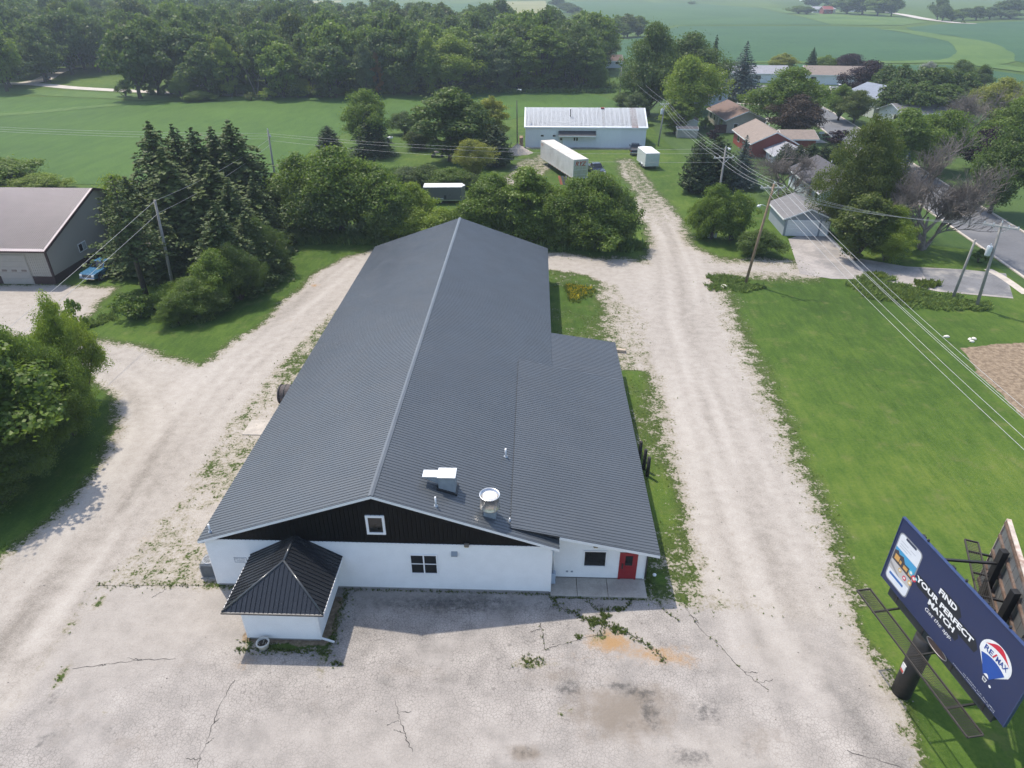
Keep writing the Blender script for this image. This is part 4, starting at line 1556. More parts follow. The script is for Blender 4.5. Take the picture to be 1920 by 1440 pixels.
PROTO['pine'] = normal_height(proto_conifer(66, R_=3.4, H=14, n=20, per=110, leaf=.15, droop=.1, m='spruce', col=.45, base=.38, ragged=.5))
PROTO['bare0'] = normal_height(proto_bare(71, H=11, depth=6, split=4, forks=3, up=.75))
PROTO['bare1'] = normal_height(proto_bare(72, H=9, depth=6, split=4, forks=2, up=.2))
PROTO['dead'] = normal_height(proto_bare(73, H=9, depth=4, split=3, forks=2, m=PALEB))


def put_tree(name, kind, x, y, h, r, leaf=None, label=None, group=None, cat='tree', rz=None, lean=(0, 0), z=0.0):
    tm, cm, ph, pr = PROTO[kind]
    o = empty(name, (x, y, z), random.uniform(0, 6.28) if rz is None else rz)
    if lean != (0, 0):
        o.rotation_euler = (lean[0], lean[1], o.rotation_euler.z)
    sc = (r / pr, r / pr, h / ph)
    link('trunk', tm, o, scale=sc)
    c = link('crown', cm, o, scale=sc)
    if leaf:
        c.material_slots[0].link = 'OBJECT'
        c.material_slots[0].material = LEAF[leaf]
    tag(o, label, cat, group)
    return o


def TR(name, kind, px, ytop, ybase, wpx, leaf, label, group=None, cat='tree', hmin=None, **kw):
    """tree whose top is seen at (px, ytop), whose foot is seen at row ybase and whose crown is wpx wide"""
    bx = px + (960.0 - px) * (ybase - ytop) / (2876.0 - ytop)
    b = P(bx, ybase)
    h = zat(px, ytop, b)
    dist = math.hypot(math.hypot(b.x, b.y), CAM_H - h * .6)
    r = wpx * .5 * dist / F_PX * .98
    return put_tree(name, kind, b.x, b.y, max(h, hmin or .8), r, leaf, label, group, cat, **kw)


random.seed(77)
# ---- left foreground clump beside the drive
TR('leafy_tree', 'near0', 72, 535, 760, 115, 'fresh', 'fresh green leafy tree at the bend of the gravel drive, tallest of its clump')
TR('leafy_tree', 'near1', 70, 640, 815, 120, 'mid', 'mid green tree overhanging the edge of the gravel bend')
TR('leafy_tree', 'near2', -20, 590, 830, 150, 'mid', 'dense green tree behind the tallest one at the gravel bend')
TR('leafy_tree', 'near0', 15, 730, 870, 135, 'mid', 'low wide bushy tree sloping down to the grass by the drive')
TR('leafy_tree', 'near1', -60, 800, 940, 160, 'deep', 'dark bushy tree at the near end of the roadside clump')
TR('leafy_tree', 'tall0', -90, 640, 900, 200, 'mid', 'tall green tree at the back of the roadside clump')
TR('shrub', 'small0', 128, 560, 632, 40, 'mid', 'thin twiggy shrub between gravel apron and roadside clump', cat='shrub')

# ---- spruces and thicket between the tan garage and the drive
for (px, yt, yb, w, kd, lab) in ((275, 224, 445, 150, 'spruce0', 'tall spruce with the darkest crown at the garage end of the row'),
                                 (320, 232, 432, 120, 'spruce1', 'brownish spruce standing second in the row behind the thicket'),
                                 (357, 238, 440, 135, 'spruce2', 'spruce in the middle of the row of five pointed tops'),
                                 (393, 237, 430, 120, 'spruce1', 'brownish spruce beside the end spruce of the row'),
                                 (426, 224, 425, 165, 'spruce0', 'tall open spruce at the field end of the row'),
                                 (300, 275, 490, 170, 'spruce2', 'shorter spruce in front of the row with hanging boughs'),
                                 (385, 300, 480, 190, 'spruce1', 'broad brown spruce in front of the row above the leafy thicket'),
                                 (232, 330, 500, 130, 'spruce2', 'ragged spruce between the row and the tan garage'),
                                 (340, 345, 492, 130, 'spruce1', 'dense dark spruce right behind the grey pole'),
                                 (425, 335, 500, 140, 'spruce2', 'dense spruce at the drive side of the grove'),
                                 (470, 330, 470, 100, 'spruce0', 'narrow spruce at the field corner of the grove'),
                                 (398, 375, 548, 125, 'spruce1', 'dense spruce standing among the low leafy bushes'),
                                 (455, 395, 525, 110, 'spruce2', 'broad spruce over the mown strip side of the grove'),
                                 (285, 385, 520, 90, 'spruce0', 'thin spruce beside the leaning pine trunk')):
    TR('spruce_tree', kd, px, yt, yb, w, 'spruce', lab, 'row of spruces by the field')
o = TR('pine_tree', 'pine', 208, 330, 556, 125, 'spruce', 'leaning pine with a bare dark trunk in front of the tan garage', rz=.4)
TR('leafy_tree', 'round2', 215, 325, 455, 90, 'fresh', 'bright green tree peeking out behind the leaning pine')
TR('leafy_tree', 'near1', 350, 515, 594, 110, 'mid', 'wide green thicket tree at the foot of the grey pole')
TR('leafy_tree', 'near2', 428, 450, 562, 95, 'deep', 'dark rounded thicket tree on the drive side of the grey pole')
TR('leafy_tree', 'near0', 475, 400, 518, 90, 'deep', 'dark leafy tree at the field end of the thicket')
TR('leafy_tree', 'round3', 392, 462, 572, 90, 'mid', 'green leafy tree rising between spruces and thicket')
TR('leafy_tree', 'bush1', 318, 525, 580, 70, 'mid', 'low green thicket tree behind the leaning pine trunk')
TR('shrub', 'bush0', 515, 362, 430, 80, 'deep', 'dark shrub round the foot of the crossarm pole by the field', cat='shrub')
for (px, yt, yb, w, kd, lf, lab) in ((385, 530, 590, 70, 'near0', 'deep', 'low leafy bush at the mown edge of the grove'), (452, 485, 548, 80, 'near1', 'deep', 'dark leafy bush filling the drive side of the grove'),
                                     (400, 415, 545, 90, 'near2', 'deep', 'dark leafy tree between the spruces and the low bushes'), (322, 560, 606, 70, 'near2', 'mid', 'lowest green bush of the grove at the lawn point'),
                                     (500, 440, 502, 60, 'near0', 'deep', 'dark bush at the mown strip end of the grove')):
    TR('leafy_tree', kd, px, yt, yb, w, lf, lab)
TR('shrub', 'small1', 520, 470, 505, 60, 'olive', 'brownish brush pile bush beside the mown grass strip', cat='shrub')
TR('shrub', 'small0', 250, 545, 590, 80, 'mid', 'low weedy bush under the leaning pine', cat='shrub')
TR('leafy_tree', 'bush2', -25, 290, 350, 130, 'mid', 'green tree showing above the brown garage roof')
TR('leafy_tree', 'bush1', 60, 325, 356, 90, 'fresh', 'low bright bush line behind the brown garage roof')

# ---- hedge of trees behind the long building
G1 = 'trees in the belt behind the long building'
for (px, yt, yb, w, kd, lf, lab) in (
        (560, 285, 425, 110, 'round0', 'mid', 'leafy tree at the field pole end of the belt'),
        (620, 270, 435, 150, 'round1', 'mid', 'tallest broad tree of the belt, light clumps on top'),
        (675, 300, 440, 130, 'round2', 'mid', 'round green tree beside the tallest belt tree'),
        (590, 335, 440, 130, 'bush0', 'deep', 'dark low tree in front of the tallest belt tree'),
        (735, 335, 440, 90, 'bush1', 'mid', 'small tree at the left of the half hidden grey trailer'),
        (705, 350, 448, 100, 'bush2', 'deep', 'dark low tree filling the belt before the grey trailer'),
        (770, 340, 432, 75, 'round3', 'fresh', 'bright tree whose branches cover the rear of the grey trailer'),
        (775, 385, 446, 90, 'bush0', 'fresh', 'bright low bush in front of the grey trailer'),
        (830, 390, 448, 100, 'bush1', 'fresh', 'low leafy bush below the grey trailer side door'),
        (880, 375, 450, 80, 'bush2', 'mid', 'green bush at the front of the grey trailer'),
        (920, 325, 445, 105, 'round0', 'mid', 'rounded green tree behind the roof ridge'),
        (955, 345, 450, 90, 'bush0', 'deep', 'dark tree just right of the roof ridge'),
        (990, 312, 450, 90, 'tall0', 'mid', 'upright tree in front of the gravel patch and trailer'),
        (1030, 345, 452, 100, 'round2', 'mid', 'leafy tree below the semi trailer door'),
        (1000, 380, 455, 110, 'bush1', 'mid', 'low tree against the rear roof edge'),
        (1080, 330, 455, 100, 'round1', 'mid', 'green tree in front of the semi trailer corner'),
        (1125, 318, 458, 115, 'round3', 'mid', 'large bushy tree at the drive end of the belt'),
        (1160, 345, 462, 85, 'bush2', 'deep', 'dark tree overhanging the gravel drive behind the building'),
        (1110, 385, 465, 120, 'bush0', 'mid', 'low growth at the foot of the belt near the gravel drive')):
    TR('leafy_tree', kd, px, yt - 4, yb, w * 1.14, lf, lab, G1)

# ---- garden group in front of the field
TR('leafy_tree', 'round1', 680, 160, 285, 95, 'mid', 'tall green garden tree with a small spruce before it')
TR('spruce_tree', 'spruce1', 690, 200, 292, 75, 'dark', 'dark spruce below the tall garden tree')
TR('leafy_tree', 'bush1', 757, 205, 252, 62, 'deep', 'dark rounded bush between two garden trees')
TR('cedar_tree', 'cedar', 612, 235, 285, 42, 'dark', 'small dark cedar at the corner of the soybean rows')
TR('bare_tree', 'dead', 795, 168, 275, 75, None, 'dead pale tree with forked bare branches', cat='bare tree')
TR('shrub', 'bush2', 785, 235, 280, 60, 'olive', 'shrub at the foot of the dead tree', cat='shrub')
TR('willow_tree', 'tall0', 838, 160, 302, 125, 'deep', 'dark feathery tree, largest of the garden group')
TR('willow_tree', 'tall1', 872, 178, 300, 88, 'deep', 'dark upright tree joined to the feathery one')
TR('leafy_tree', 'tall1', 918, 178, 285, 68, 'lime', 'tree with yellow green top over a dark cedar')
TR('cedar_tree', 'cedar', 928, 232, 312, 62, 'dark', 'dark dense cedar beside the gravel pile')
TR('leafy_tree', 'round2', 887, 258, 336, 74, 'lime', 'round yellow green tree on the garden lawn')
for (px, yt, yb, w, lf, lab) in ((765, 310, 345, 60, 'grey', 'grassy shrub at the lawn end of the bed'), (800, 306, 345, 70, 'deep', 'dark reedy shrub in the bed behind the grey trailer'),
                                 (845, 312, 350, 80, 'mid', 'green shrub in the bed below the yellow green tree'), (880, 322, 352, 50, 'deep', 'dark shrub at the gravel end of the bed')):
    TR('shrub', 'bush%d' % random.randrange(3), px, yt, yb, w, lf, lab, 'shrubs in the bed', 'shrub')

# ---- big trees beside the white shed and the houses
TR('maple_tree', 'round3', 1232, 30, 215, 105, 'deep', 'very tall dark maple beyond the white shed')
TR('maple_tree', 'round1', 1300, 52, 205, 125, 'deep', 'broad dark maple behind the bright green tree')
TR('maple_tree', 'round0', 1225, 95, 218, 90, 'deep', 'dark lower maple at the shed side')
TR('leafy_tree', 'round2', 1308, 98, 240, 112, 'fresh', 'bright light green tree beside the brown roofed house')
TR('leafy_tree', 'tall0', 1272, 180, 250, 58, 'fresh', 'thin light tree by the pole behind the shed')
TR('leafy_tree', 'tall1', 1195, 170, 232, 42, 'grey', 'pale sapling at the corner of the field behind the shed')
TR('shrub', 'bush0', 1170, 170, 198, 40, 'deep', 'dark bush at the end of the far track', cat='shrub')
TR('spruce_tree', 'spruce2', 1345, 65, 190, 36, 'dark', 'narrow dark spruce at the edge of the tall maples')
TR('spruce_tree', 'bluespruce', 1403, 76, 186, 78, 'blue', 'large blue grey spruce on the corner lawn')
TR('leafy_tree', 'round3', 1492, 118, 250, 130, 'mid', 'wide green tree spreading over the cul-de-sac')
TR('leafy_tree', 'round1', 1505, 172, 262, 92, 'maroon', 'dark reddish maple beside the red house')
TR('leafy_tree', 'round0', 1470, 98, 138, 48, 'lime', 'small yellow topped round tree behind the row of houses')
TR('spruce_tree', 'spruce0', 1528, 88, 142, 26, 'dark', 'slim dark conifer behind the row of houses')
TR('leafy_tree', 'bush1', 1555, 100, 140, 42, 'mid', 'green tree between slim conifer and purple tree')
TR('leafy_tree', 'round2', 1600, 98, 142, 52, 'purple', 'purple leaved tree behind the white garage house')
TR('leafy_tree', 'round1', 1640, 108, 196, 78, 'purple', 'large purple leaved tree in front of the dark tree belt')
TR('leafy_tree', 'round0', 1588, 155, 226, 50, 'mid', 'small street tree with dark green crown on the corner verge')
TR('leafy_tree', 'round3', 1616, 165, 232, 58, 'olive', 'brownish green street tree next to the dark green one')
TR('shrub', 'small0', 1575, 242, 272, 40, 'purple', 'round purple bush at the kerb', cat='shrub')
G2 = 'dark tree belt behind the blue roofed house'
for k, (px, yt, w) in enumerate(((1670, 120, 60), (1700, 118, 66), (1735, 124, 60), (1765, 122, 60), (1795, 128, 56), (1822, 134, 50), (1690, 145, 70), (1740, 150, 80), (1785, 155, 70))):
    TR('leafy_tree', 'wood%d' % (k % 6), px, yt, 205 if k < 6 else 225, w, 'deep', 'dark green tree of the rear row in the belt behind the blue roofed house' if k < 6 else 'dark green tree of the front row in the belt behind the blue roofed house', G2)
TR('leafy_tree', 'bush1', 1748, 112, 150, 32, 'silver', 'silvery white flowering tree above the dark belt')
TR('leafy_tree', 'round2', 1812, 110, 165, 36, 'deep', 'dark tree poking above the belt before the bright grass strip')
TR('leafy_tree', 'round0', 1850, 118, 175, 36, 'deep', 'dark tree at the end of the belt next to the bare ones')
TR('bare_tree', 'bare1', 1838, 150, 285, 110, None, 'leafless grey tree behind the purple leaved tree', cat='bare tree')
TR('leafy_tree', 'round1', 1895, 140, 240, 80, 'lime', 'bright yellow green tree at the end of the belt')
TR('leafy_tree', 'round3', 1930, 175, 300, 90, 'mid', 'green tree below the yellow green one')
TR('leafy_tree', 'bush0', 1868, 232, 320, 74, 'purple', 'purple leaved tree behind the big leafless one')
TR('leafy_tree', 'round2', 1915, 235, 400, 95, 'deep', 'dark green tree across the street from the leafless one')
TR('leafy_tree', 'near2', 1655, 205, 440, 150, 'olive', 'huge olive green tree in front of the houses')
TR('leafy_tree', 'near0', 1618, 310, 442, 85, 'olive', 'lower olive green tree hanging over the grey garage')
TR('leafy_tree', 'round1', 1712, 195, 330, 110, 'mid', 'green tree behind the huge olive tree')
TR('leafy_tree', 'round2', 1780, 200, 320, 100, 'mid', 'green tree between huge olive tree and purple tree')
TR('spruce_tree', 'bluespruce', 1706, 284, 428, 80, 'blue', 'blue spruce tucked behind the huge olive tree')
TR('bare_tree', 'bare0', 1798, 242, 468, 190, None, 'big leafless forked tree leaning over the street', cat='bare tree')
TR('leafy_tree', 'tall1', 1640, 358, 488, 90, 'olive', 'light feathery tree on the corner lawn')
TR('leafy_tree', 'near1', 1690, 378, 488, 95, 'fresh', 'light green low tree beside the feathery one')
TR('shrub', 'small1', 1843, 465, 492, 30, 'deep', 'clipped round bush near the street corner', cat='shrub')
TR('cedar_tree', 'cedar', 1318, 258, 360, 60, 'dark', 'dark cedar at the lawn edge nearest the drive')
TR('cedar_tree', 'cedar', 1352, 255, 352, 70, 'dark', 'dark cedar behind the double crossarm pole')
TR('spruce_tree', 'bluespruce', 1402, 252, 350, 72, 'blue', 'blue spruce in front of the red house')
TR('bare_tree', 'bare1', 1480, 270, 372, 120, None, 'leafless shrubby tree before the dark hedge', cat='bare tree')
for k, px in enumerate((1478, 1502, 1526, 1550, 1572)):
    TR('cedar_tree', 'cedar', px, 268 + k % 2 * 3, 322, 40, 'dark', 'clipped dark evergreen in the hedge beyond the leafless shrub', 'evergreens of the hedge')
TR('leafy_tree', 'round1', 1350, 338, 448, 70, 'mid', 'green tree behind the pole with ground boxes')
TR('leafy_tree', 'bush1', 1325, 365, 445, 70, 'mid', 'wide green bush between pole and gravel drive')
TR('leafy_tree', 'bush2', 1385, 352, 450, 80, 'mid', 'bush on the lawn behind the brown crossarm pole')
TR('shrub', 'bush0', 1430, 425, 478, 80, 'deep', 'dark shrub by the white guy wires', cat='shrub')
TR('shrub', 'small1', 1480, 355, 395, 60, 'olive', 'brown green shrub by the porch of the dark roofed house', cat='shrub')
TR('shrub', 'small0', 1342, 240, 262, 26, 'purple', 'small purple bush beside the brown fence', cat='shrub')
TR('shrub', 'small1', 1325, 218, 242, 22, 'mid', 'small round bush beside the garden shed', cat='shrub')
TR('shrub', 'small1', 1365, 132, 170, 36, 'olive', 'brown green shrub before the grey roofed row house', cat='shrub')
TR('shrub', 'small0', 1362, 118, 134, 14, 'deep', 'tiny dark bush at the strip of far grass', cat='shrub')

# ---- edge of the wood
TR('leafy_tree', 'round0', 330, 135, 188, 32, 'mid', 'lone round tree standing on the field road bank')
TR('shrub', 'bush0', 368, 168, 190, 50, 'mid', 'low round bushes beside the lone road bank tree', cat='shrub')
for (px, yt, yb, w, lf) in ((468, 172, 188, 26, 'olive'), (498, 163, 187, 32, 'fresh'), (628, 160, 184, 26, 'grey'), (660, 165, 184, 28, 'fresh'), (545, 165, 182, 26, 'grey'), (575, 166, 182, 34, 'fresh'),
                            (770, 145, 172, 44, 'fresh'), (850, 140, 170, 56, 'fresh'), (800, 150, 172, 40, 'mid'), (900, 155, 172, 34, 'fresh')):
    TR('shrub', 'small%d' % random.randrange(2), px, yt, yb, w, lf, 'low bright shrub on the grass edge in front of the wood', 'shrubs along the wood edge', 'shrub')
for (px, yt, yb, w, kd, lf, lab) in (
        (410, 66, 182, 44, 'tall0', 'fresh', 'light green tree at the wood edge next to the bleached one'),
        (548, 138, 180, 60, 'bush1', 'fresh', 'bright bushy growth at the wood edge by the road end'),
        (676, 75, 182, 36, 'tall1', 'grey', 'slender grey green tree at the wood edge'),
        (703, 95, 178, 24, 'tall0', 'orange', 'small tree with orange and yellow leaves at the wood edge'),
        (733, 108, 178, 34, 'tall1', 'grey', 'grey green cone shaped tree beside the orange one'),
        (760, 105, 178, 40, 'tall0', 'mid', 'green sapling at the wood edge right of the orange tree'),
        (845, 60, 175, 120, 'round0', 'fresh', 'wide bright crown standing out before the dark wood'),
        (935, 85, 172, 56, 'tall1', 'grey', 'feathery grey green tree at the wood edge above the shed'),
        (970, 70, 170, 60, 'tall0', 'mid', 'tall green tree at the wood edge above the shed'),
        (1020, 45, 168, 90, 'tall0', 'mid', 'broad tall tree where the wood nears the field end'),
        (1085, 38, 165, 90, 'round1', 'deep', 'dark round tree at the end of the wood'),
        (1105, 60, 168, 60, 'tall1', 'mid', 'green tree at the very corner of the wood'),
        (1087, 86, 162, 32, 'tall0', 'lime', 'small yellow green tree at the foot of the dark wood end'),
        (1120, 118, 166, 50, 'bush2', 'mid', 'bushy growth at the corner of the wood'),
        (800, 62, 180, 46, 'tall1', 'fresh', 'light upright tree beside the wide bright crown')):
    TR('leafy_tree', kd, px, yt, yb, w, lf, lab, 'trees along the wood edge')
TR('bare_tree', 'dead', 460, 52, 178, 60, None, 'bleached dead tree with pale trunk before the wood', cat='bare tree')

# the wood itself: every crown a tree of its own
rw = random.Random(5)
n_w = 0
rows_ = [(178, 0), (160, 5), (142, 3), (122, 7), (104, 0), (88, 4), (74, 0)]
yb = 181.0
dist0 = 207.0
WCOL = {'deep': 'dark green', 'mid': 'mid green', 'olive': 'yellowish green'}


def wood_label(lf, yy, edge):
    c = WCOL[lf]
    if yy < edge + 9:
        return c + ' tree in the front row of the wood facing the soybean field'
    if yy < edge + 32:
        return c + ' crown just behind the front row of the wood'
    if yy < 330:
        return c + ' crown in the middle of the wood, crowns on every side'
    return c + ' crown at the far side of the wood below the distant fields'


d = 203.0
row = 0
while d < 470 and n_w < 290:
    step = 11.0 if d < 240 else (12.5 if d < 300 else 15.0)
    x = -0.74 * d + rw.uniform(0, 6)
    while x < 0.085 * d + (5 if d > 260 else 0):
        yy = d + rw.uniform(-4, 4)
        xx = x + rw.uniform(-3, 3)
        edge = 203 + max(0, (xx + 60)) * .42          # front of the wood
        back = 470 - max(0, xx + 110) * 1.05          # its far side
        hole = (-152 < xx < -128 and yy < 262) or (-128 <= xx < -118 and yy < 226)
        if edge - 2 <= yy < back and not hole and n_w < 290:
            h = rw.uniform(13.0, 21.5) * (1 + .10 * max(0, -(xx + 60)) / 100)
            if yy < edge + 14:
                h *= rw.uniform(.80, .98)
            lf = rw.choices(['deep', 'mid', 'olive'], [.66, .22, .12])[0]
            put_tree('wood_tree', 'wood%d' % rw.randrange(6), xx, yy, h, rw.uniform(6.6, 8.4) * (1 if d < 300 else 1.2), lf,
                     wood_label(lf, yy, edge), 'trees of the wood', rz=rw.uniform(0, 6.28))
            n_w += 1
        x += step
    d += step * (.95 if d < 300 else 1.15)
    row += 1
# undergrowth in the shade of the wood
for k in range(34):
    xx = -140 + k * 4.9 + rw.uniform(-2, 2)
    yy = 207 + max(0, (xx + 60)) * .42 + rw.uniform(-2, 3)
    if -152 < xx < -118:
        continue
    put_tree('undergrowth_bush', 'small%d' % (k % 2), xx, yy, rw.uniform(2.4, 4.8), rw.uniform(2.2, 3.6), 'deep',
             'dark bush of the undergrowth under the wood beside the field road' if xx < -60 else 'dark bush of the undergrowth along the slanting edge of the wood', 'undergrowth along the wood', 'bush')

# ---- far trees round the farm and along the fields
FG = 'far trees round the farm'
for k, (px, yt, yb, w) in enumerate(((1500, 10, 26, 40), (1515, 12, 27, 34), (1595, -8, 26, 50), (1625, -12, 28, 50), (1655, -14, 30, 46), (1680, -8, 31, 30),
                                     (1770, -10, 38, 26), (1776, 4, 40, 24), (1790, 18, 40, 30), (1812, 14, 38, 30), (1838, 10, 38, 34), (1862, 12, 36, 34), (1885, 6, 34, 40), (1905, -6, 34, 46),
                                     (1530, -14, 14, 46), (1562, -12, 16, 50), (1655, 2, 24, 40), (1900, 18, 36, 30))):
    TR('far_tree', 'wood%d' % (k % 6), px, yt, yb, w, 'deep' if k % 4 else 'mid', 'hazy low bush before the distant white farm house' if k < 2 else 'hazy tall tree between the distant farm and the far gravel road' if k < 6 else 'hazy tree in the row beyond the far gravel road' if k < 14 else 'hazy tree behind the distant farm buildings', FG)
for k, (px, yt, yb, w) in enumerate(((1045, -6, 16, 30), (1065, 4, 24, 40), (1090, 20, 40, 44), (1075, 10, 28, 36))):
    TR('far_tree', 'wood%d' % k, px, yt, yb, w, 'deep', 'hazy tree in the far hedgerow beyond the wood', 'far hedgerow trees')
for k, (px, yt, yb, w) in enumerate(((1140, 30, 70, 30), (1158, 26, 70, 36), (1180, 24, 70, 38), (1200, 28, 68, 34), (1150, 40, 71, 30), (1172, 42, 71, 34), (1198, 42, 70, 30))):
    TR('far_tree', 'wood%d' % (k % 6), px, yt, yb, w, 'mid' if k % 2 else 'olive', 'pale green tree in the grove between wood and tall maples', 'grove beyond the wood')
TR('shrub', 'small0', 1299, 2, 8, 18, 'deep', 'tiny dark bush alone in the far field', cat='shrub')
TR('shrub', 'small1', 1808, 39, 44, 7, 'deep', 'tiny bush beside the far gravel road', cat='shrub')

# ================================================================ OTHER BUILDINGS
def shingles(name, col, var=.1):
    return mat(name, col, .9, var=var, scale=1.5, bump=.2, bscale=14, coords='pos')


SH_BROWN = shingles('brown_shingles', (.165, .112, .092))
SH_TAN = shingles('tan_shingles', (.23, .185, .155))
SH_GREY = shingles('grey_shingles', (.155, .150, .150))
SH_DARK = shingles('dark_shingles', (.070, .068, .075))
SH_BLUE = shingles('blue_grey_shingles', (.19, .215, .26))
SH_LIGHT = shingles('light_grey_shingles', (.28, .28, .30))
W_TAN = mat('tan_siding', (.36, .335, .28), .6, var=.06)
W_RED = mat('red_siding', (.25, .055, .045), .6, var=.1, streak=(6, 6, .4))
W_WHITE = mat('house_white', (.70, .71, .70), .55, var=.04)
W_CREAM = mat('house_cream', (.62, .63, .55), .55, var=.04)
W_GREY = mat('house_grey', (.42, .46, .50), .55, var=.05)
G_DOOR = mat('garage_door_white', (.72, .73, .74), .5, var=.03)


def house(name, label, loc, rz, L, W, wall, roof, wh=2.6, rise=1.5, over=.45, hip=0.0, trim=TRIM, wins=(), doors=(), garage=(), cat='house', vents=0, extra=None, roofthick=.12):
    """gabled house: ridge along local x; front faces -y; wins (side, u, z, w, h)"""
    h = empty(name, (loc[0], loc[1], 0), rz)
    tag(h, label, cat)
    b = MB().box(-L / 2, L / 2, -W / 2, W / 2, -.2, wh)
    sl = rise / (W / 2)
    for s in ((-1, 1) if not hip else ()):
        x = s * (L / 2)
        b.prism([(-W / 2, wh), (W / 2, wh), (0, wh + rise)], x - .06 if s > 0 else x, x if s > 0 else x + .06, lambda u, v, w: (w, u, v))
    b.build('wall', wall, h)
    ew = W / 2 + over; ez = wh - over * sl; xl = L / 2 + over
    rm = MB()
    if hip:
        rm.add([(-xl, -ew, ez), (xl, -ew, ez), (xl, ew, ez), (-xl, ew, ez), (-xl + hip, 0, wh + rise), (xl - hip, 0, wh + rise),
                (-xl, -ew, ez - roofthick), (xl, -ew, ez - roofthick), (xl, ew, ez - roofthick), (-xl, ew, ez - roofthick)],
               [(0, 1, 5, 4), (1, 2, 5), (2, 3, 4, 5), (3, 0, 4), (6, 9, 8, 7), (0, 6, 7, 1), (1, 7, 8, 2), (2, 8, 9, 3), (3, 9, 6, 0)])
        rm.v = [(x, y, z + .02) for x, y, z in rm.v]
    else:
        rm.prism([(-ew, ez + .02), (0, wh + rise + .02), (ew, ez + .02), (ew, ez + .02 + roofthick), (0, wh + rise + .02 + roofthick), (-ew, ez + .02 + roofthick)], -xl, xl, lambda u, v, w: (w, u, v))
    ro = rm.build('roof', roof, h)
    fm = MB()
    if not hip:
        for s in (-1, 1):
            x = s * xl
            for t in (-1, 1):
                fm.prism([(0, wh + rise - .06), (t * ew, ez - .06), (t * ew, ez + roofthick - .0), (0, wh + rise + roofthick - .0)], min(x, x + s * .04), max(x, x + s * .04), lambda u, v, w: (w, u, v))
        for t in (-1, 1):
            fm.box(-xl, xl, t * ew if t > 0 else t * ew - .03, t * ew + .03 if t > 0 else t * ew, ez - .08, ez + roofthick)
    else:
        for t in (-1, 1):
            fm.box(-xl, xl, t * ew if t > 0 else t * ew - .03, t * ew + .03 if t > 0 else t * ew, ez - .1, ez + .03)
            fm.box(t * xl if t > 0 else t * xl - .03, t * xl + .03 if t > 0 else t * xl, -ew, ew, ez - .1, ez + .03)
    fm.build('fascia', trim, ro)

    def wallbox(mb, side, u, z, w, hh, d0, d1):
        if side == 'S':
            mb.box(u - w / 2, u + w / 2, -W / 2 - d1, -W / 2 - d0, z, z + hh)
        elif side == 'N':
            mb.box(u - w / 2, u + w / 2, W / 2 + d0, W / 2 + d1, z, z + hh)
        elif side == 'W':
            mb.box(-L / 2 - d1, -L / 2 - d0, u - w / 2, u + w / 2, z, z + hh)
        else:
            mb.box(L / 2 + d0, L / 2 + d1, u - w / 2, u + w / 2, z, z + hh)
        return mb
    for (side, u, z, w, hh) in wins:
        f = wallbox(MB(), side, u, z - .08, w + .16, hh + .16, -.02, .04).build('window', trim, h)
        wallbox(MB(), side, u, z, w, hh, .03, .055).build('pane', GLASS, f)
    for (side, u, w, hh, m_) in doors:
        f = wallbox(MB(), side, u, .05, w, hh, -.02, .05).build('door', m_, h)
        wallbox(MB(), side, u + w * .35, 1.0, .06, .12, .05, .10).build('handle', DARKM, f)
    for (side, u, w, hh) in garage:
        f = wallbox(MB(), side, u, .0, w + .2, hh + .1, -.02, .03).build('garage_door', G_DOOR, h)
        n = 4
        for k in range(n):
            wallbox(MB(), side, u, .03 + k * hh / n, w, hh / n - .04, .03, .06).build('door_panel', G_DOOR, f)
    for k in range(vents):
        vx = -L * .25 + k * L * .16
        MB().tube([(vx, W * .12, wh + rise - W * .12 * sl), (vx, W * .12, wh + rise - W * .12 * sl + .6)], .06, 8).build('vent', W_WHITE, ro)
    return h


# ---- tan garage with brown metal roof at the left
gar = empty('pole_barn', (-59.5, 79.7, 0))
tag(gar, 'tan metal pole barn with brown roof and brown wainscot beside the spruces', 'barn')
BT = mat('tan_metal', (.40, .365, .325), .55, var=.05, streak=(8, 8, .3))
BTG = mat('taupe_metal', (.37, .335, .29), .55, var=.05, streak=(8, 8, .3))
BB = mat('brown_metal', (.060, .036, .034), .75, var=.1, spec=.2)
BR = roof_material('brown_roof_metal', (.40, .335, .335), .5)
gl, gw, gh, grise = 14.0, 21.8, 4.05, 3.63
MB().box(-gl / 2, gl / 2, -gw / 2, gw / 2, .9, gh).prism([(-gw / 2, gh), (gw / 2, gh), (0, gh + grise)], -gl / 2, gl / 2, lambda u, v, w: (w, u, v)).build('wall', BTG, gar)
m = MB()
x = -gl / 2 + .1
while x < gl / 2:
    m.box(x - .02, x + .02, -gw / 2 - .03, -gw / 2, .9, gh)
    x += .2286
m.build('wall_ribs', BT, gar)
MB().box(-gl / 2 - .01, gl / 2 + .012, -gw / 2 - .012, gw / 2 + .01, -.1, .9).build('wainscot', BB, gar)
for s in (-1, 1):
    MB().box(s * gl / 2 - .10, s * gl / 2 + .10, -gw / 2 - .06, -gw / 2 + .10, -.05, gh).build('corner_trim', BB, gar)

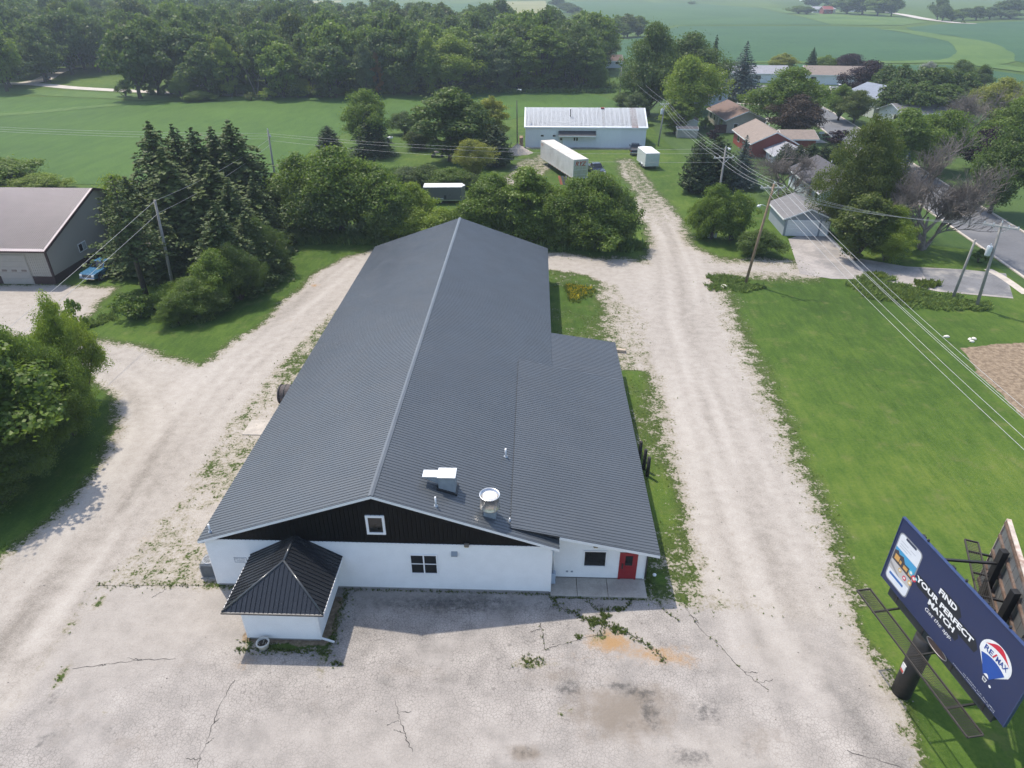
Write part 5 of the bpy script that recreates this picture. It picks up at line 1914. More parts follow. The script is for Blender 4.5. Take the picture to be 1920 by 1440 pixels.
gsl = grise / (gw / 2)
ga = math.atan2(grise, gw / 2); glen = math.hypot(grise, gw / 2) * (1 + .45 / (gw / 2))
gd = MB().prism([(-gw / 2 - .4, gh - .4 * gsl - .02), (0, gh + grise - .02), (gw / 2 + .4, gh - .4 * gsl - .02), (gw / 2 + .4, gh - .4 * gsl - .12), (0, gh + grise - .14), (-gw / 2 - .4, gh - .4 * gsl - .12)],
                -gl / 2 - .35, gl / 2 + .35, lambda u, v, w: (w, u, v)).build('roof', BB, gar)
gpw = (gl + .7) / 16
gpm = panel_mesh(glen, gpw, 4, .02, m=BR)
for k in range(16):
    xk = -gl / 2 - .35 + k * gpw
    link('roof_panel', gpm, gd, (xk + gpw, 0, gh + grise), (0, ga, math.pi / 2))
    link('roof_panel', gpm, gd, (xk, 0, gh + grise), (0, ga, -math.pi / 2))
MB().prism([(-gw / 2 - .42, gh - .4 * gsl - .2), (0, gh + grise - .2), (gw / 2 + .42, gh - .4 * gsl - .2), (gw / 2 + .42, gh - .4 * gsl + .06), (0, gh + grise + .06), (-gw / 2 - .42, gh - .4 * gsl + .06)],
           gl / 2 + .30, gl / 2 + .40, lambda u, v, w: (w, u, v)).build('rake_trim', BB, gd)
MB().box(-gl / 2 - .3, gl / 2 + .3, -gw / 2 - .52, -gw / 2 - .40, gh - .4 * gsl - .15, gh - .4 * gsl).build('gutter', BB, gd)
for u in (3.0 - .1, -2.6):
    gdoor = MB().box(u - 1.75, u + 1.75, -gw / 2 - .05, -gw / 2, .0, 3.35).build('garage_door', BTG, gar)
    for k in range(5):
        MB().box(u - 1.68, u + 1.68, -gw / 2 - .075, -gw / 2 - .05, .04 + k * .66, .66 + k * .66).build('door_panel', mat('taupe_door', (.345, .315, .285), .5, var=.04), gdoor)
    for k in (-1, 0, 1):
        MB().box(u + k * 1.1 - .28, u + k * 1.1 + .28, -gw / 2 - .09, -gw / 2 - .075, 1.46, 1.68).build('pane', mat('door_light', (.16, .13, .12), .2), gdoor)
wf = MB().box(gl / 2, gl / 2 + .05, -5.45, -3.95, 1.65, 2.65).build('window', TRIM, gar)
MB().box(gl / 2 + .05, gl / 2 + .06, -5.36, -4.76, 1.74, 2.56).build('pane', GLASS, wf)
MB().box(gl / 2 + .05, gl / 2 + .06, -4.66, -4.04, 1.74, 2.56).build('pane', mat('pale_pane', (.4, .42, .42), .15), wf)
wh_ = empty('wagon_wheel', (-52.40, 79.5, 0))
tag(wh_, 'pale round wheel leaning against the barn side wall', 'wheel')
MB().tube([(.0 + .12 * math.sin(0), .55 * math.cos(t * math.pi / 10), .57 + .55 * math.sin(t * math.pi / 10)) for t in range(21)], .06, 8, cap=False).build('rim', mat('pale_wheel', (.4, .37, .33), .7), wh_)
m = MB()
for k in range(8):
    a = k * math.pi / 4
    m.bar((0, 0, .57), (0, .55 * math.cos(a), .57 + .55 * math.sin(a)), .04)
m.build('spokes', MATS['pale_wheel'], wh_)

# ---- white shed at the back
shed = empty('white_shed', (10.07, 147.6, 0))
tag(shed, 'long white metal shed with rust streaked roof and dark awning', 'shed')
WM = mat('white_metal_wall', (.70, .72, .73), .5, var=.04, streak=(6, 6, .3))
sL, sW, sH, sR = 23.8, 12.0, 4.05, 2.55
MB().box(-sL / 2, sL / 2, -sW / 2, sW / 2, 0, sH).prism([(-sW / 2, sH), (sW / 2, sH), (0, sH + sR)], -sL / 2, sL / 2, lambda u, v, w: (w, u, v)).build('wall', WM, shed)
m = MB()
x = -sL / 2 + .2
while x < sL / 2:
    m.box(x - .02, x + .02, -sW / 2 - .03, -sW / 2, .1, sH)
    x += .3
m.build('wall_ribs', WM, shed)


def rust_roof():
    t = NT('rusty_white_roof')
    o = t.obj()
    n = t.noise(t.mapping(o, scale=(2.2, .25, 1)), 1.5, 5.0, .7)
    sx_ = t.node('ShaderNodeSeparateXYZ')
    t.put(sx_.inputs[0], o)

    def band(c, w, amt):
        dd = t.math('ABSOLUTE', t.math('SUBTRACT', sx_.outputs[0], c))
        return t.math('MULTIPLY', t.ss(dd, w * .75, w, 1.0, 0.0), amt)
    c = t.mix(t.ss(n, .3, .7), (.68, .715, .75), (.72, .75, .785))
    rb_ = band(9.6, .75, 1.0)
    rn = t.ss(t.math('ADD', t.math('MULTIPLY', n, .8), t.math('MULTIPLY', rb_, .45)), .62, .86)
    c = t.mix(t.math('MULTIPLY', rb_, t.ss(n, .2, .75, .45, 1.0)), c, (.20, .075, .04))
    g_ = t.math('MULTIPLY', band(3.55, .35, .8), t.ss(n, .38, .66))
    c = t.mix(g_, c, (.30, .27, .23))
    g_ = t.math('MULTIPLY', band(7.3, .3, .7), t.ss(n, .42, .7))
    c = t.mix(g_, c, (.34, .32, .27))
    t.color(c)
    t.rough(.5)
    return t.m


RUSTY = rust_roof()
ssl = sR / (sW / 2)
sa = math.atan2(sR, sW / 2); slen = math.hypot(sR, sW / 2) * (1 + .3 / (sW / 2))
sd_ = MB().prism([(-sW / 2 - .3, sH - .3 * ssl - .02), (0, sH + sR - .02), (sW / 2 + .3, sH - .3 * ssl - .02), (sW / 2 + .3, sH - .3 * ssl - .22), (0, sH + sR - .2), (-sW / 2 - .3, sH - .3 * ssl - .22)],
                 -sL / 2 - .25, sL / 2 + .25, lambda u, v, w: (w, u, v)).build('roof', TRIM, shed)
m = MB()
for s in (-1, 1):
    m.add([(-sL / 2 - .25, 0, sH + sR), (sL / 2 + .25, 0, sH + sR), (sL / 2 + .25, s * (sW / 2 + .3), sH - .3 * ssl), (-sL / 2 - .25, s * (sW / 2 + .3), sH - .3 * ssl)], [(0, 1, 2, 3)])
    for k in range(1, 27):
        x0 = -sL / 2 - .25 + k * (sL + .5) / 27
        m.add([(x0 - .02, 0, sH + sR + .004), (x0 + .02, 0, sH + sR + .004), (x0 + .02, s * (sW / 2 + .3), sH - .3 * ssl + .004), (x0 - .02, s * (sW / 2 + .3), sH - .3 * ssl + .004)], [(0, 1, 2, 3)])
m.build('roof_sheet', RUSTY, sd_)
MB().box(3.2, 3.9, -.55, .02, sH + sR - .16, sH + sR + .05).build('ridge_patch', mat('red_rust_patch', (.26, .05, .05), .8), sd_)
MB().tube([(-3.0, -2.9, sH + sR - 2.9 * ssl - .1), (-3.0, -2.9, sH + sR - 2.9 * ssl + 1.35)], .09, 8).build('flue', DARKM, sd_)
aw = MB().prism([(0, 3.12), (0, 3.22), (-1.1, 2.42), (-1.1, 2.32)], -5.35, 2.0, lambda u, v, w: (w, -sW / 2 + u, v)).build('awning', mat('awning_dark', (.035, .037, .042), .5), shed)
MB().box(-5.36, 2.01, -sW / 2 - 1.14, -sW / 2 - 1.10, 2.26, 2.43).build('awning_edge', TRIM, aw)
m = MB()
for xk in (-5.2, 1.9):
    m.bar((xk, -sW / 2 - 1.05, 2.3), (xk, -sW / 2, 1.6), .06)
m.build('awning_brace', TRIM, aw)
sdr = MB().box(-9.1, -5.75, -sW / 2 - .10, -sW / 2 - .03, .05, 3.6).build('sliding_door', WM, shed)
for xk in (-8.55, -6.2):
    MB().box(xk - .28, xk + .28, -sW / 2 - .13, -sW / 2 - .10, 2.1, 2.42).build('pane', GLASS, sdr)
sdr2 = MB().box(2.1, 7.2, -sW / 2 - .09, -sW / 2 - .032, .05, 3.75).build('sliding_door', WM, shed)
wd = MB().box(-5.15, -4.45, -sW / 2 - .07, -sW / 2 - .03, .05, 2.05).build('door', mat('cream_door', (.62, .60, .52), .5), shed)
MB().box(-5.0, -4.6, -sW / 2 - .09, -sW / 2 - .07, 1.4, 1.85).build('pane', GLASS, wd)
for xk in (-2.15, -1.65):
    f = MB().box(xk - .22, xk + .22, -sW / 2 - .07, -sW / 2 - .03, 1.25, 2.0).build('window', TRIM, shed)
    MB().box(xk - .16, xk + .16, -sW / 2 - .08, -sW / 2 - .07, 1.31, 1.94).build('pane', GLASS, f)
MB().box(-sL / 2 + .1, sL / 2 - .1, -sW / 2 - .9, -sW / 2 - .04, -.05, .08).build('shed_apron', SLAB, shed)

# ---- houses of the cul-de-sac
house('brown_roof_house', 'ranch house with brown roof and grey tan siding behind the red house', (45.6, 165.6), R(-88), 15.6, 8.6, W_TAN, SH_BROWN, wh=2.7, rise=1.75, vents=3,
      wins=(('S', -5.0, 1.0, 1.6, 1.2), ('S', -1.8, 1.0, 1.2, 1.2), ('S', 4.4, .9, 2.0, 1.4), ('E', -2.2, 1.0, .8, .9), ('N', -4, 1, 1.5, 1.2), ('N', 2, 1, 1.5, 1.2)), doors=(('S', 1.6, .95, 2.05, W_WHITE),))
house('red_house', 'red sided house with tan shingled roof beside the street', (44.8, 140.8), R(-90), 13.6, 8.0, W_RED, SH_TAN, wh=2.6, rise=1.9, vents=2,
      wins=(('S', -3, 1.0, 1.4, 1.1), ('S', 3, 1.0, 1.4, 1.1), ('N', -3, 1, 1.6, 1.2)), doors=(('N', 1.0, .95, 2.05, W_WHITE),))
house('red_house_wing', 'low tan roofed wing attached to the street side of the red house', (51.6, 143.0), R(0), 6.0, 6.6, W_RED, SH_TAN, wh=2.3, rise=1.0, garage=(('N', 0, 4.6, 2.0),), cat='garage')
house('porch_house', 'low pale grey gable roof standing against the red gable wall', (46.6, 130.6), R(-90), 5.6, 6.4, W_GREY, SH_LIGHT, wh=1.7, rise=1.25, wins=(('S', 0, .8, 1.2, .7),), cat='outbuilding')
gg_ = house('grey_garage', 'grey garage with white double door at the end of the lane', (35.75, 91.6), R(88), 7.2, 5.8, mat('garage_grey', (.27, .30, .34), .55, var=.05), SH_GREY, wh=2.35, rise=1.2, over=.35, garage=(('W', .55, 3.9, 2.0),), doors=(('W', -2.25, 1.0, 1.95, W_WHITE),), cat='garage')
house('dark_roof_house', 'grey house with dark shingled roof behind the grey garage', (45.2, 106.6), R(-91), 14.6, 7.6, mat('pale_grey_siding', (.50, .55, .58), .55), SH_DARK, wh=2.7, rise=1.9, vents=1,
      wins=(('S', 3.0, 1.0, 1.0, 1.2), ('S', 5.6, 1.0, .9, 1.2), ('S', -3.0, 1, 1.2, 1.2), ('E', 0, 1, 1.2, 1.2)), doors=(('S', 1.2, .95, 2.05, W_WHITE),))
house('blue_roof_house', 'two storey cream house with blue grey roof before the dark trees', (85.3, 184.0), R(105), 11.0, 11.0, W_CREAM, SH_BLUE, wh=4.5, rise=2.0, vents=1, wins=(('W', 3.0, 2.9, 1.4, 1.0), ('W', -3.6, 2.9, 1.2, 1.0)))
house('blue_house_wing', 'single storey grey roofed wing in front of the blue roofed house', (88.6, 172.6), R(15), 12.5, 8.0, W_WHITE, SH_GREY, wh=2.6, rise=1.6, wins=(('W', -2, 1, 1.4, 1.2), ('S', 2.5, 1, 1.4, 1.2)), cat='house')
house('grey_row_house', 'long low white house with pale grey roof behind the blue spruce', (70.5, 247.0), R(-2), 22.0, 9.0, W_WHITE, SH_LIGHT, wh=2.8, rise=1.8, wins=(('S', -8, 1, 1.6, 1.2), ('S', 1.5, 1, 1.6, 1.2)), garage=(('S', 6.5, 4.8, 2.2),))
rh = house('tan_row_house', 'white house with tan roof, double garage and small front gable', (97.0, 243.0), R(-6), 21.0, 10.0, W_WHITE, SH_TAN, wh=2.9, rise=2.0, wins=(('S', 7.0, .9, 2.2, 1.4), ('S', -8.3, .9, 1.6, 1.3)), garage=(('S', -1.2, 6.6, 2.2),))
m = MB().prism([(-2.6, 2.9), (2.6, 2.9), (0, 4.3)], -6.3, -2.0, lambda u, v, w: (6.9 + u, w, v))
m.build('front_gable', W_WHITE, rh)
m = MB()
for t in (-1, 1):
    m.prism([(0, 4.42), (t * 2.9, 2.86), (t * 2.9, 2.98), (0, 4.56)], -6.6, -1.2, lambda u, v, w: (6.9 + u, w, v))
m.build('porch_roof', SH_TAN, rh)
house('corner_house', 'house corner with tan roof and white trim below the light green tree', (46.0, 200.0), R(-45), 9.0, 8.0, W_GREY, SH_TAN, wh=2.6, rise=1.7, wins=(('E', 0, 1, 1.4, 1.2),))
gs = house('garden_shed', 'small cream garden shed with brown roof beside the brown fence', (33.6, 160.5), R(80), 3.6, 4.6, W_CREAM, SH_BROWN, wh=2.2, rise=1.0, over=.15, doors=(('W', .6, 1.2, 1.8, W_WHITE),), cat='shed')
house('lean_shed', 'low dark roofed shed in front of the cream garden shed', (32.3, 153.2), R(-4), 4.2, 2.6, W_TAN, SH_DARK, wh=1.7, rise=.35, over=.1, cat='shed')
# brown privacy fence panel by the brown roofed house
fe = empty('privacy_fence', (41.0, 157.6, 0), R(6))
tag(fe, 'dark red brown board fence beside the brown roofed house', 'fence')
FENCEM = mat('fence_stain', (.075, .035, .030), .8, var=.15)
for k in range(22):
    MB().box(-1.9 + k * .173, -1.9 + k * .173 + .155, -.02, .02, 0, 1.75).build('board', FENCEM, fe)
for z in (.4, 1.4):
    MB().box(-1.9, 1.9, .02, .06, z, z + .09).build('rail', FENCEM, fe)
# far farm
for (px, py, w_, d_, h_, rm_, wm_, lab, a) in ((1540, 24, 22, 12, 3.4, SH_LIGHT, W_WHITE, 'white farm house with pale roof at the edge of the far trees', 4),
                                               (1548, 26, 9, 9, 4.0, W_RED, W_RED, 'small red barn in front of the far white farm house', 4),
                                               (1601, 22, 13, 10, 5.0, SH_LIGHT, W_WHITE, 'small white farm shed among the far trees beside the farm house', 40),
                                               (1510, 2, 14, 10, 5.0, SH_LIGHT, W_WHITE, 'white building almost hidden behind the far farm trees', 10),
                                               (1147, 126, 6.5, 5, 2.6, SH_BROWN, W_GREY, 'tiny grey shed with brown roof at the end of the wood', 10)):
    b = P(px, py)
    house('farm_building', lab, (b.x, b.y), R(a), w_, d_, wm_, rm_, wh=h_, rise=h_ * .6, cat='farm building', wins=(('S', -w_ * .25, 1.2, 1.4, 1.2), ('S', w_ * .2, 1.2, 1.4, 1.2)))
for (px, py, ww, lab) in ((118, 122, 9, 'white house glimpsed between the trunks by the road into the wood'), (250, 100, 10, 'grey building glimpsed through the dark wood')):
    b = P(px, py)
    house('hidden_house', lab, (b.x, b.y), R(20), ww, 8, W_WHITE if ww < 10 else W_GREY, SH_TAN, wh=3, rise=2, wins=(('S', -2, 1, 1.2, 1.2),))
# satellite dish post at the back lawn
b = P(1322, 302)

# ---- streets and lanes
lane = XY([(1500, 514), (1478, 448), (1500, 441), (1556, 441), (1575, 462), (1606, 484), (1700, 500), (1800, 505), (1886, 513), (1900, 560), (1760, 547), (1640, 524), (1560, 523)])
flat('lane', lane, .022, PATCHED)
flat('lane_patch', XY([(1722, 503), (1800, 506), (1886, 514), (1899, 557), (1770, 545), (1745, 535)]), .028, mat('dark_lane', (.15, .15, .155), .85, var=.15, scale=.5, coords='pos', col2=(.33, .31, .28), amount=.7))
STR = XY([(1412, 160), (1440, 172), (1500, 195), (1562, 232), (1622, 275), (1700, 330), (1800, 398), (1900, 462), (1990, 520), (2100, 590)])
strip('street', STR, [9, 9, 9.5, 9.2, 8.6, 8.4, 8.2, 8.2, 8.2, 8.2], .03, TARMAC, n=8)
strip('street', XY([(1360, 168), (1430, 172), (1520, 170), (1600, 178)]), 8.0, .026, TARMAC)


def kerb(line, off, name='kerb', w=.32, h=.13, i0=0, i1=None):
    c = smooth_line(line, 8)[i0:i1]
    mb = MB()
    for i in range(len(c) - 1):
        d = (c[i + 1] - c[i]).normalized(); nn = Vector((-d.y, d.x))
        a = c[i] + nn * off; b = c[i + 1] + nn * off
        mb.bar((a.x, a.y, h / 2), (b.x, b.y, h / 2), w, h)
    o = mb.build(name, KERB)
    o['kind'] = 'structure'
    return o


kerb(STR, 4.3, i0=16); kerb(STR, -4.3, i0=10)
strip('gutter_strip', XY([(1852, 505), (1884, 523), (1925, 552)]), 1.0, .034, KERB)
flat('driveway', XY([(1540, 168), (1600, 166), (1600, 175), (1545, 180)]), .035, SLAB)
flat('driveway', XY([(1478, 160), (1495, 160), (1500, 172), (1480, 174)]), .036, SLAB)
strip('pavement', XY([(1368, 193), (1400, 195), (1440, 196)]), 1.6, .033, SLAB)
flat('driveway', XY([(1500, 262), (1530, 258), (1552, 268), (1500, 268)]), .034, SLAB)
flat('driveway', XY([(1430, 222), (1452, 220), (1460, 226), (1440, 230)]), .034, SLAB)

# ================================================================ VEHICLES AND TRAILERS
TYRE = mat('tyre_rubber', (.018, .018, .018), .85)
RIM = mat('wheel_rim', (.45, .45, .46), .35, metal=.6)
CHROME = mat('chrome', (.7, .7, .7), .18, metal=1.0, var=.03)
LAMP = mat('lamp_glass', (.75, .75, .72), .1)
REDL = mat('red_lamp', (.35, .02, .02), .2)
PLATE = mat('number_plate', (.7, .72, .75), .4)


def wheel(parent, x, y, r=.38, w=.26):
    wv = MB().tube([(x, y - w / 2, r), (x, y - w * .38, r), (x, y + w * .38, r), (x, y + w / 2, r)], [r * .9, r, r, r * .9], 20).build('wheel', TYRE, parent)
    s = 1 if y > 0 else -1
    MB().tube([(x, y + s * w * .30, r), (x, y + s * (w / 2 + .012), r)], [r * .62, r * .55], 14).build('rim', RIM, wv)
    return wv


def pickup(loc, rz, label, paint):
    """pickup truck, nose towards +x"""
    o = empty('pickup_truck', (loc[0], loc[1], 0), rz)
    tag(o, label, 'pickup truck')
    L, W2 = 5.5, .95
    side = [(-2.75, .62), (-2.78, .95), (-2.74, 1.12), (-.62, 1.14), (-.60, 1.16), (1.05, 1.16), (1.25, 1.14), (2.45, 1.05), (2.68, .98), (2.74, .80), (2.72, .55),
            (2.25, .50), (2.18, .80), (1.95, .93), (1.65, .93), (1.42, .80), (1.34, .48), (-1.25, .48), (-1.32, .80), (-1.55, .93), (-1.85, .93), (-2.1, .80), (-2.18, .55)]
    b = MB().prism(side, -W2, W2, lambda u, v, w: (u, w, v))
    bo = b.build('body', paint, o)
    md = bo.modifiers.new('bevel', 'BEVEL'); md.width = .04; md.segments = 2; md.limit_method = 'ANGLE'
    # cab with sloping glass
    lo = [(-.70, 1.14), (1.15, 1.14)]
    hi = [(-.50, 1.78), (.45, 1.80)]
    cv = []
    for (u, v), wd in ((lo[0], .90), (lo[1], .90), (hi[1], .70), (hi[0], .70)):
        cv += [(u, -wd, v), (u, wd, v)]
    c = MB().add(cv, [(0, 1, 3, 2), (2, 3, 5, 4), (4, 5, 7, 6), (6, 7, 1, 0), (0, 2, 4, 6), (1, 7, 5, 3)])
    co = c.build('cab', paint, o)
    md = co.modifiers.new('bevel', 'BEVEL'); md.width = .05; md.segments = 2

    def pane(q, n, name='window'):
        MB().add([tuple(Vector(p) + Vector(n) * .012) for p in q], [(0, 1, 2, 3)]).build(name, GLASS, co)
    pane([(1.07, -.80, 1.22), (1.07, .80, 1.22), (.52, .64, 1.73), (.52, -.64, 1.73)], (.68, 0, .73), 'windscreen')
    pane([(-.68, .78, 1.22), (-.68, -.78, 1.22), (-.53, -.62, 1.70), (-.53, .62, 1.70)], (-1, 0, .2))
    for s in (-1, 1):
        for (a, b_) in ((-.60, .12), (.18, .92)):
            t0 = max(0, (b_ - .3)) * .55
            pane([(a, s * .882, 1.22), (b_, s * .882, 1.22), (b_ - .38 if b_ > .5 else b_, s * .735, 1.70), (a + .12 if a < -.3 else a, s * .735, 1.70)], (0, s, .35))
    bed = MB().box(-2.66, -.72, -.80, .80, 1.00, 1.150).build('bed_liner', DARKM, o)
    gr = MB().bbox(2.70, 2.78, -.55, .55, .66, .96, .02).build('grille', DARKM, o)
    m = MB()
    for k in range(3):
        m.box(2.775, 2.80, -.56, .56, .68 + k * .10, .715 + k * .10)
    m.build('grille_bar', CHROME, gr)
    MB().bbox(2.66, 2.86, -.95, .95, .46, .63, .04).build('bumper', CHROME, o)
    MB().bbox(-2.92, -2.74, -.95, .95, .50, .66, .03).build('bumper', CHROME, o)
    MB().box(2.862, 2.872, -.17, .17, .49, .60).build('number_plate', PLATE, o)
    for s in (-1, 1):
        MB().bbox(2.62, 2.77, s * .75 - .17, s * .75 + .17, .72, .95, .03).build('headlight', LAMP, o)
        MB().bbox(-2.80, -2.72, s * .86 - .07, s * .86 + .07, .80, 1.06, .02).build('tail_light', REDL, o)
        MB().bbox(.70, .90, s * 1.08 - .09, s * 1.08 + .09, 1.20, 1.38, .03).build('mirror', DARKM, o)
    for x in (-1.72, 1.80):
        for s in (-1, 1):
            wheel(o, x, s * .84)
    return o


BLUEP = mat('blue_car_paint', (.035, .13, .23), .22, var=.04, spec=.7)
NAVY = mat('navy_car_paint', (.014, .020, .040), .2, var=.04, spec=.7)
WHITEP = mat('white_car_paint', (.72, .72, .72), .25, var=.03, spec=.6)
b = P(180, 524)
pickup((b.x + .3, b.y + 1.6), R(-100), 'bright blue pickup truck parked beside the tan pole barn under the pines', BLUEP)
b = P(1112, 331)
pickup((b.x + .6, b.y + 2.2), R(-78), 'dark navy pickup truck parked against the semi trailer', NAVY)
b = P(1573, 170)
pickup((b.x, b.y), R(-10), 'white pickup truck on the driveway of the tan roofed row house', WHITEP)
b = P(1194, 290)
pickup((b.x - .2, b.y + 1.5), R(85), 'dark pickup truck in front of the white enclosed trailer', NAVY)
b = P(-12, 775)
pickup((b.x, b.y), R(20), 'pale blue pickup truck almost hidden behind the roadside clump', mat('pale_blue_paint', (.22, .32, .42), .3))


def frustum_box(name, m_, parent, x0, x1, y0, y1, z0, z1, b=.04):
    return MB().bbox(x0, x1, y0, y1, z0, z1, b).build(name, m_, parent)


# ---- semi trailer
A_ = P(1087, 345); B_ = P(1022, 303)
ax_ = Vector((2.0 - 7.5, 129.5 - 113.6)).normalized()
semi = empty('semi_trailer', (7.55, 113.4, 0), math.atan2(ax_.y, ax_.x))
tag(semi, 'long weathered white semi trailer with red lettering on its rear doors', 'trailer')
SEMIW = mat('aged_white_panel', (.60, .59, .56), .5, var=.06, scale=.8, col2=(.42, .40, .36), amount=.5)
SEMIR = mat('dirty_trailer_roof', (.56, .52, .46), .7, var=.12, scale=.5, col2=(.38, .33, .27), amount=.7)
OLIVE = mat('mouldy_white', (.42, .43, .33), .6, var=.12, scale=1.2, col2=(.30, .30, .20), amount=.7)
LT = 16.0
frustum_box('box_body', SEMIW, semi, 0, LT, -1.28, 1.28, 1.05, 3.95, .03)
MB().box(.05, LT - .05, -1.24, 1.24, 3.95, 3.985).build('roof', SEMIR, semi)
for s in (-1, 1):
    MB().box(0, LT, s * 1.28 - (.0 if s > 0 else .05), s * 1.28 + (.05 if s > 0 else 0), .95, 1.10).build('side_rail', GALV, semi)
    for k in range(9):
        MB().box(.6 + k * 1.2, 1.1 + k * 1.2, s * 1.28 + (.05 if s > 0 else -.058), s * 1.28 + (.058 if s > 0 else -.05), .99, 1.06).build('reflector_tape', mat('red_tape', (.45, .09, .06), .5), semi)
for s in (-1, 1):
    dd_ = MB().box(-.05, 0, s * .63 - .60, s * .63 + .60, 1.10, 3.85).build('rear_door', OLIVE, semi)
    for t in (-.35, .35):
        MB().tube([(-.08, s * .63 + t, 1.12), (-.08, s * .63 + t, 3.82)], .025, 6).build('lock_rod', GALV, dd_)
    for z in (1.5, 2.3, 3.1):
        MB().box(-.075, -.05, s * .63 - .58, s * .63 + .58, z, z + .06).build('hinge_band', GALV, dd_)
m = MB().box(-.07, .03, -1.29, 1.29, 3.85, 3.98).box(-.07, .03, -1.29, -1.22, 1.0, 3.85).box(-.07, .03, 1.22, 1.29, 1.0, 3.85).box(-.07, .03, -1.22, 1.22, .92, 1.08)
m.build('door_frame', SEMIW, semi)
RDL = mat('red_lettering', (.38, .07, .03), .6)
lm = text_mesh('RYZ', shear=.3, bold=.02)
lm.materials.append(RDL)
lo_ = link('lettering', lm, semi, (-.105, 1.0, 2.95), (math.pi / 2, 0, -math.pi / 2), (2.0, .72, 1))
lm2 = text_mesh('RYZ', shear=.3, bold=.02); lm2.materials.append(RDL)
link('lettering', lm2, semi, (LT - .4, 1.285, 3.2), (math.pi / 2, 0, math.pi), (1.1, .45, 1))
for x in (1.6, 2.9):
    for s in (-1, 1):
        wheel(semi, x, s * 1.05, .50, .50)
MB().box(1.0, 3.5, -.55, .55, .55, .95).build('bogie', DARKM, semi)
for s in (-1, 1):
    MB().box(LT - 3.6, LT - 3.4, s * .9 - .1, s * .9 + .1, 0, 1.05).build('landing_leg', DARKM, semi)
MB().box(-.1, .0, -1.1, 1.1, .45, .58).box(-.08, -.02, -.8, -.7, .5, .95).box(-.08, -.02, .7, .8, .5, .95).build('underride_bar', DARKM, semi)

# ---- enclosed trailers
def cargo(loc, rz, L, W, H, label, body, roofm, vee=True):
    o = empty('cargo_trailer', (loc[0], loc[1], 0), rz)
    tag(o, label, 'trailer')
    z0 = .55
    pts = [(-L / 2, -W / 2), (L / 2, -W / 2), (L / 2 + (.55 if vee else 0), 0), (L / 2, W / 2), (-L / 2, W / 2)] if vee else [(-L / 2, -W / 2), (L / 2, -W / 2), (L / 2, W / 2), (-L / 2, W / 2)]
    MB().prism(pts, z0, H, lambda u, v, w: (u, v, w)).build('box_body', body, o)
    MB().prism([(u * 1.004, v * 1.012) for u, v in pts], H, H + .05, lambda u, v, w: (u, v, w)).build('roof', roofm, o)
    for s in (-1, 1):
        MB().box(-L / 2, L / 2, s * W / 2 - .015, s * W / 2 + .02, z0 - .06, z0 + .05).build('lower_trim', GALV, o)
        for x in (-L * .12 - .4, -L * .12 + .4):
            wheel(o, x, s * (W / 2 - .12), .34, .22)
        MB().tube([(-L * .12 - .85, s * (W / 2 + .08), .55), (-L * .12 - .75, s * (W / 2 + .08), .80), (-L * .12 + .75, s * (W / 2 + .08), .80), (-L * .12 + .85, s * (W / 2 + .08), .55)], .06, 6).build('fender', GALV, o)
        MB().box(-L / 2 - .02, -L / 2, s * (W / 2 - .12) - .06, s * (W / 2 - .12) + .06, z0 + .05, z0 + .20).build('tail_light', REDL, o)
    sd = MB().box(L * .18, L * .18 + .85, -W / 2 - .02, -W / 2, z0 + .06, H - .12).build('side_door', body, o)
    MB().box(L * .18 + .08, L * .18 + .16, -W / 2 - .05, -W / 2 - .02, z0 + .7, z0 + .9).build('handle', DARKM, sd)
    rd = MB().box(-L / 2 - .025, -L / 2, -W / 2 + .06, W / 2 - .06, z0 + .04, H - .08).build('ramp_door', body, o)
    MB().bar((L / 2 - .2, 0, .5), (L / 2 + 1.5, 0, .5), .09).bar((L / 2 - .2, -.8, .5), (L / 2 + 1.1, 0, .5), .07).bar((L / 2 - .2, .8, .5), (L / 2 + 1.1, 0, .5), .07).tube([(L / 2 + 1.2, 0, 0), (L / 2 + 1.2, 0, .8)], .04, 8).build('tongue', DARKM, o)
    return o, rd


c1_, rd = cargo((20.35, 126.4), R(98), 5.4, 2.5, 2.75, 'white enclosed trailer standing alone on the grass beside the track', mat('trailer_greenwhite', (.52, .56, .52), .45, var=.04), mat('trailer_roof_white', (.78, .78, .77), .4))
c2_, rd2 = cargo((-13.6, 102.4), R(3), 5.6, 2.3, 2.45, 'dark grey enclosed trailer half hidden in the belt of trees', mat('trailer_graphite', (.13, .13, .135), .4, var=.05), mat('trailer_roof_pale', (.70, .70, .69), .4))
m = MB().box(.2, .55, -1.175, -1.155, .75, 1.30)
m.build('open_hatch', DARKM, c2_)
# flatbed trailer by the semi
fb_ = empty('flatbed_trailer', (11.2, 115.6, 0), R(104))
tag(fb_, 'flat open trailer with grey plank deck beside the semi trailer', 'trailer')
for k in range(9):
    MB().box(-2.2, 2.2, -1.0 + k * .222, -1.0 + k * .222 + .20, .60, .66).build('plank', mat('grey_plank', (.36, .33, .29), .85, var=.15, scale=2), fb_)
MB().box(-2.2, 2.2, -1.02, -.94, .48, .60).box(-2.2, 2.2, .94, 1.02, .48, .60).box(-2.2, -2.1, -.94, .94, .48, .60).box(2.1, 2.2, -.94, .94, .48, .60).build('frame', DARKM, fb_)
for x in (-.4, .4):
    for s in (-1, 1):
        wheel(fb_, x, s * 1.12, .34, .2)
